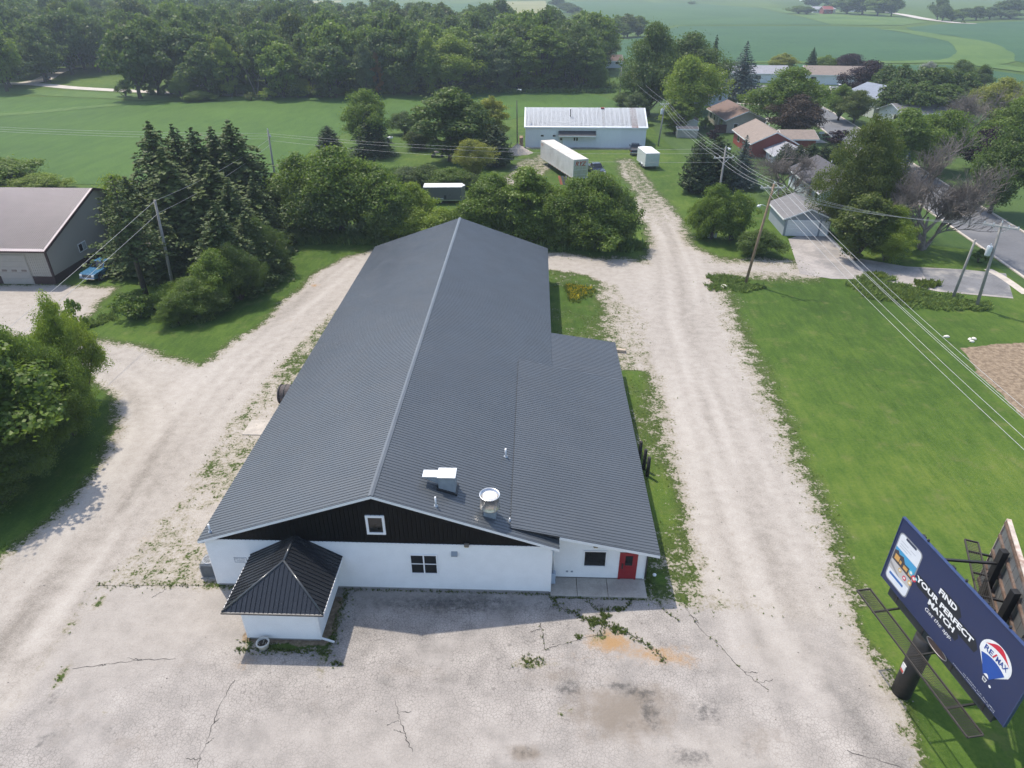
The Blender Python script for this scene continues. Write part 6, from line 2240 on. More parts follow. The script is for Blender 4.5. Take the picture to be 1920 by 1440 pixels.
# leaning sheets beside the semi
for (dx, col, lab, k) in ((0, (.33, .10, .05), 'rust orange metal sheet leaning at the semi trailer corner', 0), (.5, (.05, .05, .055), 'black panel leaning beside the rust orange sheet', 1), (1.0, (.08, .075, .07), 'dark plank leaning under the semi trailer edge', 2)):
    o = MB().cbox((0, 0, .55), (.42 if k < 2 else .2, .06, 1.7), Matrix.Rotation(R(-48), 3, 'X')).build('leaning_panel', mat('panel_%d' % k, col, .7, var=.15), None, loc=(4.35 + dx, 113.6 - .15 * k, 0), rot=(0, 0, R(20)))
    tag(o, lab, 'panel')

# ---- gravel heap
gp = P(970, 289)
vs, fs = [], []
rr_ = np.random.default_rng(3)
nr, na = 9, 28
for i in range(nr + 1):
    f = i / nr
    for k in range(na):
        a = 6.283 * k / na
        rad = 2.5 * f * (1 + .10 * math.sin(3 * a + 1) + .06 * math.sin(7 * a)) + rr_.normal() * .04
        z = 1.75 * (1 - f) ** 1.05 * (1 + .05 * rr_.normal()) - (.05 if i == nr else 0)
        vs.append((rad * math.cos(a) * 1.1, rad * math.sin(a) * .9, z))
for i in range(nr):
    for k in range(na):
        k2 = (k + 1) % na
        fs.append((i * na + k, i * na + k2, (i + 1) * na + k2, (i + 1) * na + k))
hp = MB().add(vs, fs, True).build('gravel_heap', mat('heap_stone', (.42, .36, .30), .95, var=.15, scale=4, bump=.6, bscale=12), None, loc=(gp.x, gp.y + .8, 0))
tag(hp, 'pale heap of gravel by the corner of the white shed', 'gravel heap')
wp_ = empty('firewood_pile', (-2.6, 141.3, 0))
tag(wp_, 'stacked split firewood against the end of the white shed', 'firewood')
rf = random.Random(2)
for i in range(7):
    for k in range(6):
        y = -1.0 + k * .34 + rf.uniform(-.03, .03); z = .17 + i * .30
        MB().tube([(-.35 + rf.uniform(-.08, .08), y, z), (.35, y, z)], .16, 6).build('log', mat('split_wood', (.33, .22, .15), .9, var=.2), wp_)
# garden odds and ends seen small
b = P(733, 268)
gk_ = empty('garden_grill', (b.x, b.y, 0))
tag(gk_, 'small grill with white lid on the garden lawn', 'grill')
MB().lathe([(.1, .7), (.42, .8), (.5, 1.0), (.45, 1.2), (0, 1.35)], 14).build('lid', W_WHITE, gk_)
MB().box(-.8, -.3, -.4, .4, 0, 1.1).build('cart', DARKM, gk_)
MB().tube([(0, .2, 0), (0, .1, .8)], .05).tube([(.2, -.2, 0), (.1, -.1, .8)], .05).tube([(-.2, -.2, 0), (-.1, -.1, .8)], .05).build('leg', DARKM, gk_)
b = P(818, 293)
sw = empty('garden_table', (b.x, b.y, 0))
tag(sw, 'garden table with pale green parasol top beside the feathery tree', 'garden table')
MB().lathe([(0, .72), (.8, .72), (.8, .76), (0, .76)], 18).build('table_top', mat('seat_tan', (.42, .33, .28), .7), sw)
MB().tube([(0, 0, 0), (0, 0, 2.2)], .03).build('pole', GALV, sw)
MB().lathe([(1.1, 1.8), (.5, 2.1), (0, 2.25)], 12).build('parasol', mat('parasol_green', (.30, .42, .38), .7), sw)
for k in range(3):
    a = k * 2.1
    MB().box(math.cos(a) * 1.1 - .25, math.cos(a) * 1.1 + .25, math.sin(a) * 1.1 - .25, math.sin(a) * 1.1 + .25, .0, .45).build('stool', DARKM, sw)
b = P(879, 250)
bt = empty('covered_boat', (b.x, b.y, 0), R(-25))
tag(bt, 'small white covered boat behind the dark cedar', 'boat')
MB().prism([(-2.2, .5), (2.0, .5), (2.6, 1.15), (-2.2, 1.1)], -.9, .9, lambda u, v, w: (u, w, v)).build('hull', W_WHITE, bt)
MB().prism([(-.9, 1.1), (0, 1.5), (.9, 1.1)], -2.2, 2.2, lambda u, v, w: (w, u, v)).build('cover', W_WHITE, bt)
for s in (-1, 1):
    wheel(bt, -.6, s * .9, .3, .2)
# broken plank roof piece on the thicket
pl0 = P(265, 535)
pq_ = P(266, 466, 4.0)
ts = empty('plank_stand', (pq_.x, pq_.y, 0), R(20))
tag(ts, 'weathered plank platform on dark posts among the thicket', 'platform')
for k in range(8):
    MB().cbox((-1.0 + k * .27, .03 * (k % 3), 3.75 + .10 * k), (.24, 2.0 + .25 * (k % 3), .05), Matrix.Rotation(R(-20), 3, 'Y')).build('plank', mat('silver_plank', (.46, .39, .33), .85, var=.18, scale=2), ts)
for (x, y) in ((-.9, -.7), (.8, -.7), (-.9, .7), (.8, .7)):
    MB().box(x - .07, x + .07, y - .07, y + .07, -.1, 3.75 + .36 * (x + .95)).build('leg', POSTM, ts)

# ================================================================ UTILITY POLES AND WIRES
POLEG = mat('grey_pole_wood', (.27, .255, .235), .9, var=.15, scale=3, streak=(5, 5, .5))
POLEB = mat('brown_pole_wood', (.27, .185, .12), .9, var=.2, scale=3, streak=(5, 5, .5))
INSUL = mat('insulator', (.62, .64, .65), .25)
TANK = mat('transformer_grey', (.55, .57, .58), .4)
WIREM = mat('aluminium_wire', (.42, .42, .42), .5, metal=.2)


def upole(base, h, label, m_=POLEG, lean=(0, 0), arms=(), rz=0.0, r0=.16, tank=None, lamp=None, name='utility_pole', top_pin=True, boxes=0):
    """arms: (height, half length, angle); returns attachment points in world metres"""
    o = empty(name, (base[0], base[1], 0))
    tag(o, label, 'utility pole')
    top = Vector((lean[0], lean[1], h))
    q = lambda z: Vector((lean[0] * z / h, lean[1] * z / h, z))
    MB().tube([q(-.4), q(h * .5), top], [r0, r0 * .85, r0 * .68], 12).build('shaft', m_, o)
    att = {}
    for i, (z, hl, a, db) in enumerate(arms):
        c = q(z)
        u = Vector((math.cos(a), math.sin(a), 0)); n = Vector((-u.y, u.x, 0))
        for s in ((-1, 1) if db else (1,)):
            cc = c + n * (.16 * s)
            MB().bar(cc - u * hl, cc + u * hl, .10, .12).build('crossarm', mat('arm_wood', (.42, .41, .39), .8, var=.12), o)
        for s in (-1, 1):
            MB().bar(c + n * .1 + u * (s * hl * .55) + Vector((0, 0, -.02)), c + n * .05 + Vector((0, 0, -.75)), .03, .03).build('brace', GALV, o)
        for k, f in enumerate((-1, -.45, .45, 1)):
            p = c + u * (hl * .93 * f) + n * (.16 if not db else 0)
            MB().lathe([(.03, .05), (.07, .10), (.045, .14), (.075, .18), (.03, .24)], 10, c=tuple(p)).build('insulator', INSUL, o)
            att[(i, k)] = Vector((base[0], base[1], 0)) + p + Vector((0, 0, .25))
    if top_pin:
        MB().lathe([(.03, 0), (.07, .10), (.045, .14), (.075, .18), (.03, .24)], 10, c=tuple(top)).build('insulator', INSUL, o)
    att['top'] = Vector((base[0], base[1], 0)) + top + Vector((0, 0, .22))
    if tank:
        z, a = tank
        c = q(z) + Vector((math.cos(a), math.sin(a), 0)) * .42
        tk = MB().lathe([(0, -.5), (.24, -.5), (.26, -.45), (.26, .40), (.22, .48), (0, .50)], 18, c=tuple(c)).build('transformer', TANK, o)
        MB().lathe([(.03, .48), (.06, .55), (.04, .62), (.06, .68), (.02, .74)], 8, c=tuple(c)).build('bushing', INSUL, tk)
        MB().bar(q(z), c, .08).build('bracket', GALV, tk)
    if lamp:
        z, a, ln = lamp
        u = Vector((math.cos(a), math.sin(a), 0))
        lp_ = MB().tube([q(z), q(z) + u * ln * .6 + Vector((0, 0, .18)), q(z) + u * ln + Vector((0, 0, .15))], .03, 8).build('lamp_arm', GALV, o)
        MB().lathe([(.03, .06), (.16, .0), (.20, -.14), (.10, -.20), (0, -.20)], 12, c=tuple(q(z) + u * ln + Vector((0, 0, .12)))).build('lamp_head', INSUL, lp_)
    for k in range(boxes):
        MB().bbox(-.55 + k * .85 - .15, -.55 + k * .85 + .15, -.45, -.2, -.1, .95 - .1 * k, .04).build('ground_box', mat('box_green', (.45, .50, .46), .5), o)
    MB().box(lean[0] * .22 - .02, lean[0] * .22 + .02, -r0 * 1.02, -r0 * .9, 2.0, 2.15).build('pole_tag', GALV, o)
    return att


def pole_px(pb, pt, h=None, **kw):
    """pole from the pixel of its foot to the pixel of its top"""
    b = P(*pb)
    h = h or zat(pt[0], pt[1], b)
    t = P(pt[0], pt[1], h)
    return upole((b.x, b.y), h, lean=(t.x - b.x, t.y - b.y), **kw)


AL = math.atan2(.12, 1.0)
p1 = pole_px((1398, 531), (1452, 345), label='brown utility pole with white crossarm at the edge of the mown lawn', m_=POLEB, arms=((10.55, 1.25, R(4), False),), lamp=(8.6, R(170), .9))
p4 = pole_px((1336, 444), (1361, 277), label='grey utility pole with ground boxes beside the gravel drive', arms=((10.0, 1.3, R(12), False),), tank=None, boxes=2, lamp=(11.1, R(-40), .5))
p2 = pole_px((1830, 577), (1879, 418), label='tall grey pole with double crossarms and transformer beside the lane', arms=((8.45, 1.5, R(-38), True),), tank=(6.0, R(170)))
p3 = pole_px((1786, 560), (1829, 449), label='short bare grey stub pole beside the transformer pole', top_pin=False, r0=.15)
pB = pole_px((525, 392), (502, 244), label='grey utility pole at the corner of the soybean rows', arms=((10.2, .65, R(-60), False),))
pLb = (P(327, 548).x, P(327, 548).y)
tpt = P(290, 375, 9.15)
tpt = P(290, 375, zat(290, 375, pLb))
pL = upole(pLb, tpt.z, 'square topped grey pole rising out of the thicket', lean=(tpt.x - pLb[0], tpt.y - pLb[1]), top_pin=False, r0=.17)
p5 = pole_px((1234, 274), (1246, 200), label='grey pole with red brown top behind the white enclosed trailer', arms=((7.9, .9, R(15), False),), tank=(6.6, R(200)))
p6 = pole_px((1162, 180), (1166, 121), label='distant crossarm pole at the end of the wood', arms=((9.0, 1.1, R(5), False),))
p7 = pole_px((970, 270), (969, 188), label='dark yard light pole next to the gravel heap', m_=mat('dark_pole_wood', (.085, .075, .065), .9), lamp=(10.2, R(-10), .8), top_pin=False, r0=.13)
p8 = pole_px((1896, 262), (1915, 192), label='dim pole beside the bright yellow green tree', arms=((6.6, 1.1, R(-30), False),))


def wire(a, b, sag, label, r=.018, group='overhead wires'):
    a = Vector(a); b = Vector(b)
    n = 18
    pts = [a.lerp(b, i / n) - Vector((0, 0, 4 * sag * (i / n) * (1 - i / n))) for i in range(n + 1)]
    o = MB().tube(pts, r, 5, cap=True).build('power_line', WIREM)
    tag(o, label, 'power line', group)
    return o


# p1 towards the next pole past the picture's right edge
q1 = P(1920, 822, 9.7); q2 = P(1920, 748, 9.9)
far_b = Vector((24.6, 8.0, 0))
pn_ = upole((24.4, 6.0), 11.0, 'brown utility pole standing beyond the billboard beside the lawn', m_=POLEB, arms=((10.55, 1.25, R(4), False),))
for k in range(4):
    wire(p1[(0, k)], pn_[(0, k)], 1.0, 'overhead wire spanning the mown lawn from the brown crossarm pole', .012)
wire(p1['top'], pn_['top'], .9, 'top wire over the mown lawn from the brown crossarm pole', .012)
for k in range(4):
    wire(p1[(0, k)], p4[(0, k)], .35, 'overhead wire between brown crossarm pole and the pole with ground boxes', .012)
    wire(p4[(0, k)], p5[(0, k)], .8, 'overhead wire from the pole with ground boxes to the red topped pole', .012)
    wire(p1[(0, k)] - Vector((0, 0, .35)), p2[(0, k)], .9, 'overhead wire from the brown crossarm pole to the transformer pole', .012)
for k in (0, 3):
    wire(p5[(0, k)], p6[(0, k)], 1.0, 'far overhead wire from the red topped pole towards the wood end', .014)
for k, dz in ((0, 0), (1, 0), (3, 0)):
    wire(pB[(0, k)] + Vector((0, 0, -.25 * k)), p4['top'] - Vector((0, 0, .3 + .55 * k)), .9, 'long overhead wire across the belt of trees to the field pole', .012)
endl = P(-120, 250, 9.5)
for k in range(3):
    wire(pB[(0, k)] + Vector((0, 0, -.3 * k)), Vector((-150.0, 128.0 + 1.2 * k, 9.6 - .55 * k)), 1.3, 'overhead wire running over the soybean field past the spruces', .014)
upole((-150.0, 129.2), 10.0, 'grey utility pole at the far side of the soybean field', arms=((9.5, 1.2, R(80), False),))
tl = Vector((tpt.x, tpt.y, tpt.z - .05))
for dz, (px, py), z in ((0.0, (0, 619), 7.4), (-1.25, (0, 652), 6.6)):
    e = P(px, py, z)
    s = tl + Vector((0.05, 0, dz))
    e2 = s.lerp(e, 1.9)
    wire(s, e2, .3, 'service wire from the thicket pole towards the roadside clump', .014)
    wire(s, pB[(0, 1)] + Vector((0, 0, dz * .6 - .6)), .5, 'service wire from the thicket pole to the field pole', .012)
upole((e2.x, e2.y - .2), 7.2, 'grey service pole hidden in the roadside clump', top_pin=False)
# guy wires with pale guards beside the brown pole
for k, (px0, py0, px1, py1) in enumerate(((1433, 465, 1422, 440), (1446, 467, 1435, 443), (1458, 470, 1446, 449))):
    a = P(px0, py0); b = P(px1, py1, 2.2)
    o = MB().tube([a - Vector((0, 0, .15)), (a.x * .5 + b.x * .5, a.y * .5 + b.y * .5, 1.1), b], .035, 6).build('guy_guard', mat('guard_white', (.7, .7, .66), .5), None)
    tag(o, 'pale guy wire guard slanting out of the dark shrub', 'guy wire', 'guy wire guards')

# ---- small things on the lawn
st_ = mat('bleached_stone', (.66, .62, .55), .8)
for k, (px, py) in enumerate(((1822, 641), (1818, 637), (1826, 636), (1775, 632), (1357, 537))):
    b = P(px, py)
    rs_ = np.random.default_rng(k)
    vs = []
    s_ = .22 if k != 4 else .5
    o = MB().lathe([(0, -.03), (s_, .0), (s_ * 1.05, .08), (s_ * .6, .17), (0, .19)], 9, smooth=False)
    o.v = [(x * (1 + .2 * rs_.normal()), y * .7, z) for x, y, z in o.v]
    o = o.build('stone', st_, None, loc=(b.x, b.y, 0), rot=(0, 0, k))
    if k == 4:
        tag(o, 'flat pale stone beside the tall grass at the brown pole', 'stone')
    elif k == 3:
        tag(o, 'small single pale stone on the lawn', 'stone')
    else:
        tag(o, 'pale stone of the small cluster near the bare soil patch', 'stone', 'pale stones by the soil patch')
b = P(1227, 1079)
o = MB().lathe([(0, 0), (.10, .0), (.11, .08), (.05, .14), (0, .15)], 10).build('drain_cap', PVC, None, loc=(b.x, b.y, 0))
tag(o, 'small white drain cap in the grass right of the red door', 'drain cap')
# portable basketball board / sign by the street
b = P(1538, 262)
bs = empty('kerb_sign', (b.x, b.y, 0))
tag(bs, 'small white sign at the kerb before the red house', 'sign')
MB().box(-.5, .5, -.03, .03, 1.2, 1.6).build('board', W_WHITE, bs)
MB().box(-.04, .04, -.03, .03, 0, 1.2).build('stake', GALV, bs)
b = P(1308, 210)
tr_ = None
mb_ = P(96, 156)
mx = empty('mailbox', (mb_.x, mb_.y, 0))
tag(mx, 'dark mailbox on a post where the road enters the wood', 'mailbox')
MB().box(-.06, .06, -.06, .06, 0, 1.3).build('post', POSTM, mx)
MB().bbox(-.7, .3, -.2, .2, 1.3, 1.75, .06).build('box', DARKM, mx)

# ================================================================ BILLBOARD
BC = Vector((17.76, 20.9, 0))
bill = empty('billboard', BC)
tag(bill, 'tall dark blue advertising billboard on a single black pole beside the lawn', 'billboard')
STEEL = mat('black_steel', (.016, .016, .017), .55, var=.15)
RUSTS = mat('rusty_steel', (.115, .075, .055), .8, var=.25, scale=3, col2=(.16, .15, .145), amount=.6)
PANELG = mat('grey_back_panel', (.115, .12, .12), .6, var=.12, scale=1.5)
FO = Vector((16.86, 23.87, 4.5))
FU = Vector((18.19 - 16.86, 16.29 - 23.87, 0)).normalized()
FN = Vector((FU.y, -FU.x, 0))
FL_, FH_ = 7.70, 3.64
UPV = Vector((0, 0, 1))


def frame(o, u, n):
    mm = Matrix.Identity(4)
    for i in range(3):
        mm[i][0] = u[i]; mm[i][1] = UPV[i]; mm[i][2] = n[i]; mm[i][3] = (o - BC)[i]
    return mm


MF = frame(FO, FU, FN)


def fuv(px, py):
    d = Vector(ray(px, py))
    t = (FO - Vector((0, 0, CAM_H))).dot(FN) / d.dot(FN)
    p = Vector((0, 0, CAM_H)) + d * t - FO
    return p.dot(FU), p.z


def on_face(mb, name, m_, parent=bill, M=MF):
    o = mb.build(name, m_, parent)
    o.matrix_basis = M if parent is bill else Matrix.Identity(4)
    return o


NAVYB = mat('poster_navy', (.018, .030, .092), .45, var=.05)
face = on_face(MB().box(0, FL_, 0, FH_, -.10, 0), 'poster_panel', NAVYB)


def poly_on(name, pts, z, col, rough=.45):
    mb = MB().add([(u, v, z) for u, v in pts], [tuple(range(len(pts)))])
    return on_face(mb, name, mat('ink_%02d_%02d_%02d' % tuple(int(c * 99) for c in col), col, rough, var=.02), face)


def text_on(body, u0, u1, v0, v1, z, col, **kw):
    me = text_mesh(body, **kw)
    me.materials.append(mat('ink_%02d_%02d_%02d' % tuple(int(c * 99) for c in col), col, .45, var=.02))
    return link('lettering', me, face, (u0, v0, z), (0, 0, 0), (u1 - u0, v1 - v0, 1))


INK = (.84, .84, .84)


def line_text(body, pl, pr, h, **kw):
    (u0, v0), (u1, v1) = fuv(*pl), fuv(*pr)
    v = (v0 + v1) / 2
    return text_on(body, u0, u1, v, v + h, .006, INK, **kw), (u0, u1, v)


DK = (.007, .012, .022)
rows_t = []
for body, pl, pr, h in (('FIND', (1759, 1113), (1793, 1146), .29), ('YOUR PERFECT', (1716, 1088), (1823, 1206), .29), ('MATCH', (1738, 1134), (1788, 1184), .29)):
    _, r_ = line_text(body, pl, pr, h, bold=.04)
    rows_t.append(r_)
    # long drop shadow printed behind the words
    u0, u1, v = r_
    poly_on('print_shadow', [(u0 - .02, v), (u0 + .05, v + .36), (u1 + .05, v + .36), (u1 + .30, v + .06), (u1 + .22, v - .22), (u0 + .2, v - .22)], .002 + .0006 * len(rows_t), DK)
line_text('Get the app.', (1733, 1145), (1782, 1203), .26, shear=.22)
for (px0, px1, v, body) in (((1805, 1265), (1864, 1336), .15, '(c) RE/MAX, LLC. Each office'), ((1786, 1245), (1863, 1337), .05, 'independently owned and operated. 25_314')):
    text_on(body, fuv(*px0)[0], fuv(*px1)[0], v, v + .075, .006, (.6, .62, .66))


def rrect(u0, u1, v0, v1, r, n=5):
    out = []
    for cx, cy, a0 in ((u1 - r, v1 - r, 0), (u0 + r, v1 - r, 90), (u0 + r, v0 + r, 180), (u1 - r, v0 + r, 270)):
        for k in range(n + 1):
            a = R(a0 + 90 * k / n)
            out.append((cx + r * math.cos(a), cy + r * math.sin(a)))
    return out


# the phone in the advertisement
c4 = [fuv(1689, 997), fuv(1729, 1038), fuv(1697, 1123), fuv(1663, 1079)]
pu0 = (c4[0][0] + c4[3][0]) / 2; pu1 = (c4[1][0] + c4[2][0]) / 2
pv1 = (c4[0][1] + c4[1][1]) / 2; pv0 = (c4[2][1] + c4[3][1]) / 2
pw, ph = pu1 - pu0, pv1 - pv0
U = lambda f: pu0 + pw * f
V = lambda f: pv0 + ph * f
poly_on('phone_case', rrect(pu0 - .06, pu1 + .06, pv0 - .06, pv1 + .06, .24), .004, (.28, .29, .32))
poly_on('phone_screen', rrect(pu0, pu1, pv0, pv1, .19), .008, (.74, .76, .80))
poly_on('phone_notch', rrect(U(.25), U(.75), V(.955), V(1.0), .05), .012, (.03, .04, .08))
poly_on('phone_sky', [(U(0), V(.52)), (U(1), V(.52)), (U(1), V(.70)), (U(0), V(.70))], .012, (.06, .33, .58))
poly_on('phone_lawn', [(U(0), V(.22)), (U(1), V(.22)), (U(1), V(.50)), (U(0), V(.50))], .0125, (.52, .50, .49))
poly_on('phone_house', [(U(0), V(.42)), (U(.98), V(.40)), (U(.98), V(.50)), (U(.8), V(.56)), (U(.55), V(.55)), (U(.42), V(.64)), (U(.22), V(.61)), (U(.15), V(.66)), (U(0), V(.62))], .015, (.055, .05, .06))
for (a, b_, c_, d_) in ((.08, .30, .46, .57), (.52, .72, .45, .52), (.78, .92, .44, .51), (.33, .42, .46, .53)):
    poly_on('phone_window', [(U(a), V(c_)), (U(b_), V(c_)), (U(b_), V(d_)), (U(a), V(d_))], .018, (.62, .34, .10))
poly_on('phone_road', [(U(0), V(.30)), (U(.0), V(.36)), (U(.55), V(.22)), (U(.42), V(.22))], .0155, (.30, .29, .29))
poly_on('phone_button', rrect(U(.10), U(.78), V(.115), V(.165), .03), .012, (.03, .14, .42))
for (a, c_, w_) in ((.10, .86, .35), (.10, .80, .55), (.55, .86, .25), (.10, .75, .40)):
    poly_on('phone_caption', [(U(a), V(c_)), (U(a + w_), V(c_)), (U(a + w_), V(c_ + .014)), (U(a), V(c_ + .014))], .012, (.50, .53, .58))


def disc(u, v, r, z, col, name='reaction'):
    poly_on(name, [(u + r * math.cos(t * .5236), v + r * math.sin(t * .5236)) for t in range(12)], z, col)


for (px, py, r_, col) in ((1709, 1074, .15, (.08, .45, .60)), (1714, 1085, .16, (.62, .04, .07)), (1696, 1084, .12, (.62, .04, .09)), (1688, 1069, .11, (.62, .40, .12)), (1706, 1093, .13, (.66, .42, .12)), (1718, 1086, .09, (.12, .50, .68))):
    u, v = fuv(px, py)
    disc(u, v, r_, .020, col)
    disc(u, v, r_ * .5, .023, (.80, .76, .70))

# the balloon emblem
bu, bv = fuv(1864, 1228)
top_ = fuv(1855, 1201); bas = fuv(1850, 1276); lf_ = fuv(1836, 1220); rg_ = fuv(1895, 1270)
bw = (fuv(1896, 1262)[0] - fuv(1836, 1216)[0]) / 2
bcu = (fuv(1896, 1262)[0] + fuv(1836, 1216)[0]) / 2
bvt = max(fuv(1862, 1205)[1], fuv(1880, 1220)[1]) + .05
bvb = fuv(1848, 1272)[1] + .10
bh = bvt - bvb
dome_v = bvb + bh * .60


def balloon(s, z, col, name):
    pts = []
    for k in range(17):
        a = math.pi * k / 16
        pts.append((bcu + bw * s * math.cos(a), dome_v + (bvt - dome_v) * s * math.sin(a)))
    pts += [(bcu - bw * s * .97, dome_v - bh * .10 * s), (bcu - bw * .16 * s, bvb - .02 * (s - 1)), (bcu + bw * .16 * s, bvb - .02 * (s - 1)), (bcu + bw * s * .97, dome_v - bh * .10 * s)]
    return poly_on(name, pts, z, col)


balloon(1.06, .004, INK, 'balloon_outline')
balloon(1.0, .007, INK, 'balloon')


def band(f0, f1, z, col, name, bulge=.10):
    """arched band across the balloon between relative heights f0 and f1"""
    pts = []
    for f, rng_ in ((f0, range(-8, 9)), (f1, range(8, -9, -1))):
        for k in rng_:
            t = k / 8
            v = bvb + bh * f
            w_ = bw * (math.sqrt(max(0.02, 1 - ((v - dome_v) / (bvt - dome_v)) ** 2)) if v > dome_v else (.16 + .84 * (v - bvb) / (dome_v - bvb)))
            w_ *= .97
            pts.append((bcu + w_ * t, v + bh * bulge * (1 - t * t) - bh * bulge * .5))
    return poly_on(name, pts, z, col)


band(.80, .955, .010, (.62, .02, .05), 'balloon_red', .10)
band(.03, .50, .0105, (.012, .075, .36), 'balloon_blue', .10)
text_on('RE', bcu - bw * .78, bcu - bw * .22, bvb + bh * .585, bvb + bh * .735, .014, (.015, .06, .30), bold=.02)
text_on('/', bcu - bw * .20, bcu + bw * .02, bvb + bh * .595, bvb + bh * .755, .014, (.62, .02, .05), bold=.03)
text_on('MAX', bcu + bw * .04, bcu + bw * .80, bvb + bh * .585, bvb + bh * .735, .014, (.015, .06, .30), bold=.02)
poly_on('balloon_basket', [(bcu - .11, bvb - .10), (bcu + .11, bvb - .10), (bcu + .08, bvb - .28), (bcu - .08, bvb - .28)], .008, INK)
poly_on('balloon_basket', [(bcu - .08, bvb - .13), (bcu + .08, bvb - .13), (bcu + .055, bvb - .25), (bcu - .055, bvb - .25)], .010, (.15, .16, .19))
disc(bcu + .30, bvb - .22, .06, .008, INK, 'registered_mark')

# edge trim of the face, skirt below it and its emblem
m = MB()
m.box(-.04, FL_ + .04, FH_, FH_ + .04, -.12, .02).box(-.04, 0, 0, FH_, -.12, .02).box(FL_, FL_ + .04, 0, FH_, -.12, .02)
on_face(m, 'face_trim', mat('trim_blue', (.03, .05, .13), .4))
sk = on_face(MB().box(.55, FL_ - .55, -.62, -.02, -.22, -.16), 'skirt_panel', mat('skirt_dark', (.022, .030, .030), .6, var=.3, scale=6))
u, v = FL_ / 2 + .05, -.33
m = MB().add([(u + .62 * math.cos(t * .3927), v + .20 * math.sin(t * .3927), -.155) for t in range(16)], [tuple(range(16))])
em = on_face(m, 'name_plate', mat('plate_brown', (.10, .06, .05), .5))
m = MB()
m.tube([(u + .62 * math.cos(t * .3927), v + .20 * math.sin(t * .3927), -.15) for t in range(17)], .02, 5, cap=False)
on_face(m, 'plate_rim', mat('plate_rim', (.45, .40, .36), .4))

# single pole, head beam and uprights
MB().tube([(0, 0, -.3), (0, 0, 3.9)], .43, 28).build('pole', STEEL, bill)
bx = Vector((0, 0, 3.95))
e1 = FO + FU * .6 - FN * .45 - BC; e2 = FO + FU * (FL_ - .6) - FN * .45 - BC
e1.z = e2.z = 4.15
MB().bar(e1, e2, .55, .55).build('head_beam', STEEL, bill)
for f in (.14, .38, .62, .86):
    a = FO + FU * (FL_ * f) - FN * .26 - BC
    MB().bar((a.x, a.y, 3.9), (a.x, a.y, 4.5 + FH_ - .1), .20, .20).build('upright', STEEL, bill)
for z in (.35, 1.3, 2.3, 3.3):
    on_face(MB().box(.05, FL_ - .05, z - .05, z + .05, -.16, -.10), 'stringer', RUSTS)
for (f, z_) in ((.2, .02), (.5, .02), (.8, .02)):
    a = FO + FU * (FL_ * f) - BC
    MB().tube([(a.x - FN.x * .1, a.y - FN.y * .1, 4.5 + FH_), (a.x - FN.x * .1, a.y - FN.y * .1, 4.5 + FH_ + .14)], .05, 8).build('lifting_lug', STEEL, bill)
# sign tag on the pole
tgp = MB().box(-.02, .02, -.13, .13, 1.55, 2.05)
tg_ = tgp.build('pole_notice', mat('notice_white', (.75, .73, .70), .4), bill)
tg_.location = (-.45, -.05, 0)
t2_ = MB().box(-.025, .0, -.12, .12, 1.56, 1.70).build('notice_red', mat('notice_red', (.5, .06, .04), .5), tg_)

# catwalks: front one and the one behind the second face
WALKM = mat('walkway_steel', (.040, .034, .030), .75, var=.2, scale=3)


def catwalk(o0, u, n, L, inner, outer, z, name):
    """frame with open mesh deck hung from brackets"""
    fr_ = MB()
    pt = lambda s, d: tuple(o0 + u * s + n * d + Vector((0, 0, z)) - BC)
    for d in (inner, outer):
        fr_.bar(pt(0, d), pt(L, d), .05, .08)
    for s in (0, L):
        fr_.bar(pt(s, inner), pt(s, outer), .05, .08)
    w = fr_.build(name, WALKM, bill)
    gm = MB()
    k = .08
    while k < L:
        gm.bar(pt(k, inner), pt(k, outer), .010, .014)
        k += .11
    d = inner
    while d > outer if outer < inner else d < outer:
        gm.bar(pt(0, d), pt(L, d), .010, .016)
        d += (.07 if outer > inner else -.07)
    gm.build('grating', WALKM, w)
    for f in (.17, .5, .83):
        MB().bar(Vector(pt(L * f, outer)) - Vector((0, 0, .06)), Vector(pt(L * f, 0)) + Vector((0, 0, -.02)) - n * .4, .07, .09).build('bracket', STEEL, w)
    return w


catwalk(FO + FU * .1, FU, FN, FL_ - .25, .42, 1.10, -.70, 'catwalk')

# ---- second face of the V, seen from behind
SO = Vector((21.26, 23.61, 4.5)); SU = Vector((19.95 - 21.22, 20.30 - 23.64, 0)).normalized()
SN = Vector((-SU.y, SU.x, 0))          # printed side, away from the lawn drive
if SN.x < 0:
    SN = -SN
SL_, SH_ = 7.4, 3.85
m2_ = Matrix.Identity(4)
for i in range(3):
    m2_[i][0] = SU[i]; m2_[i][1] = UPV[i]; m2_[i][2] = SN[i]; m2_[i][3] = (SO - BC)[i]


def on_back(mb, name, m_, parent=bill):
    o = mb.build(name, m_, parent)
    o.matrix_basis = m2_
    return o


k = 0
while k < 12:
    w_ = SL_ / 12
    on_back(MB().box(k * w_ + .012, (k + 1) * w_ - .012, 0, SH_, 0, .05), 'back_panel', PANELG)
    k += 1
on_back(MB().box(.0, SL_, .02, SH_ - .02, .052, .07), 'rear_poster', mat('rear_poster', (.35, .34, .33), .6))
for z in (.25, 1.15, 2.05, 2.95, 3.70):
    on_back(MB().box(-.02, SL_ + .02, z - .06, z + .06, -.10, -.002), 'stringer', RUSTS)
m = MB().box(-.06, SL_ + .06, SH_, SH_ + .05, -.06, .12).box(-.07, -.03, 0, SH_, -.06, .10)
on_back(m, 'face_trim', mat('peeling_trim', (.48, .41, .35), .7, var=.15, scale=2, col2=(.22, .11, .07), amount=.8))
for f in (.22, .55, .88):
    a = SO + SU * (SL_ * f) - SN * .26 - BC
    MB().bar((a.x, a.y, 3.6), (a.x, a.y, 4.5 + SH_ - .45), .28, .28).build('upright', STEEL, bill)
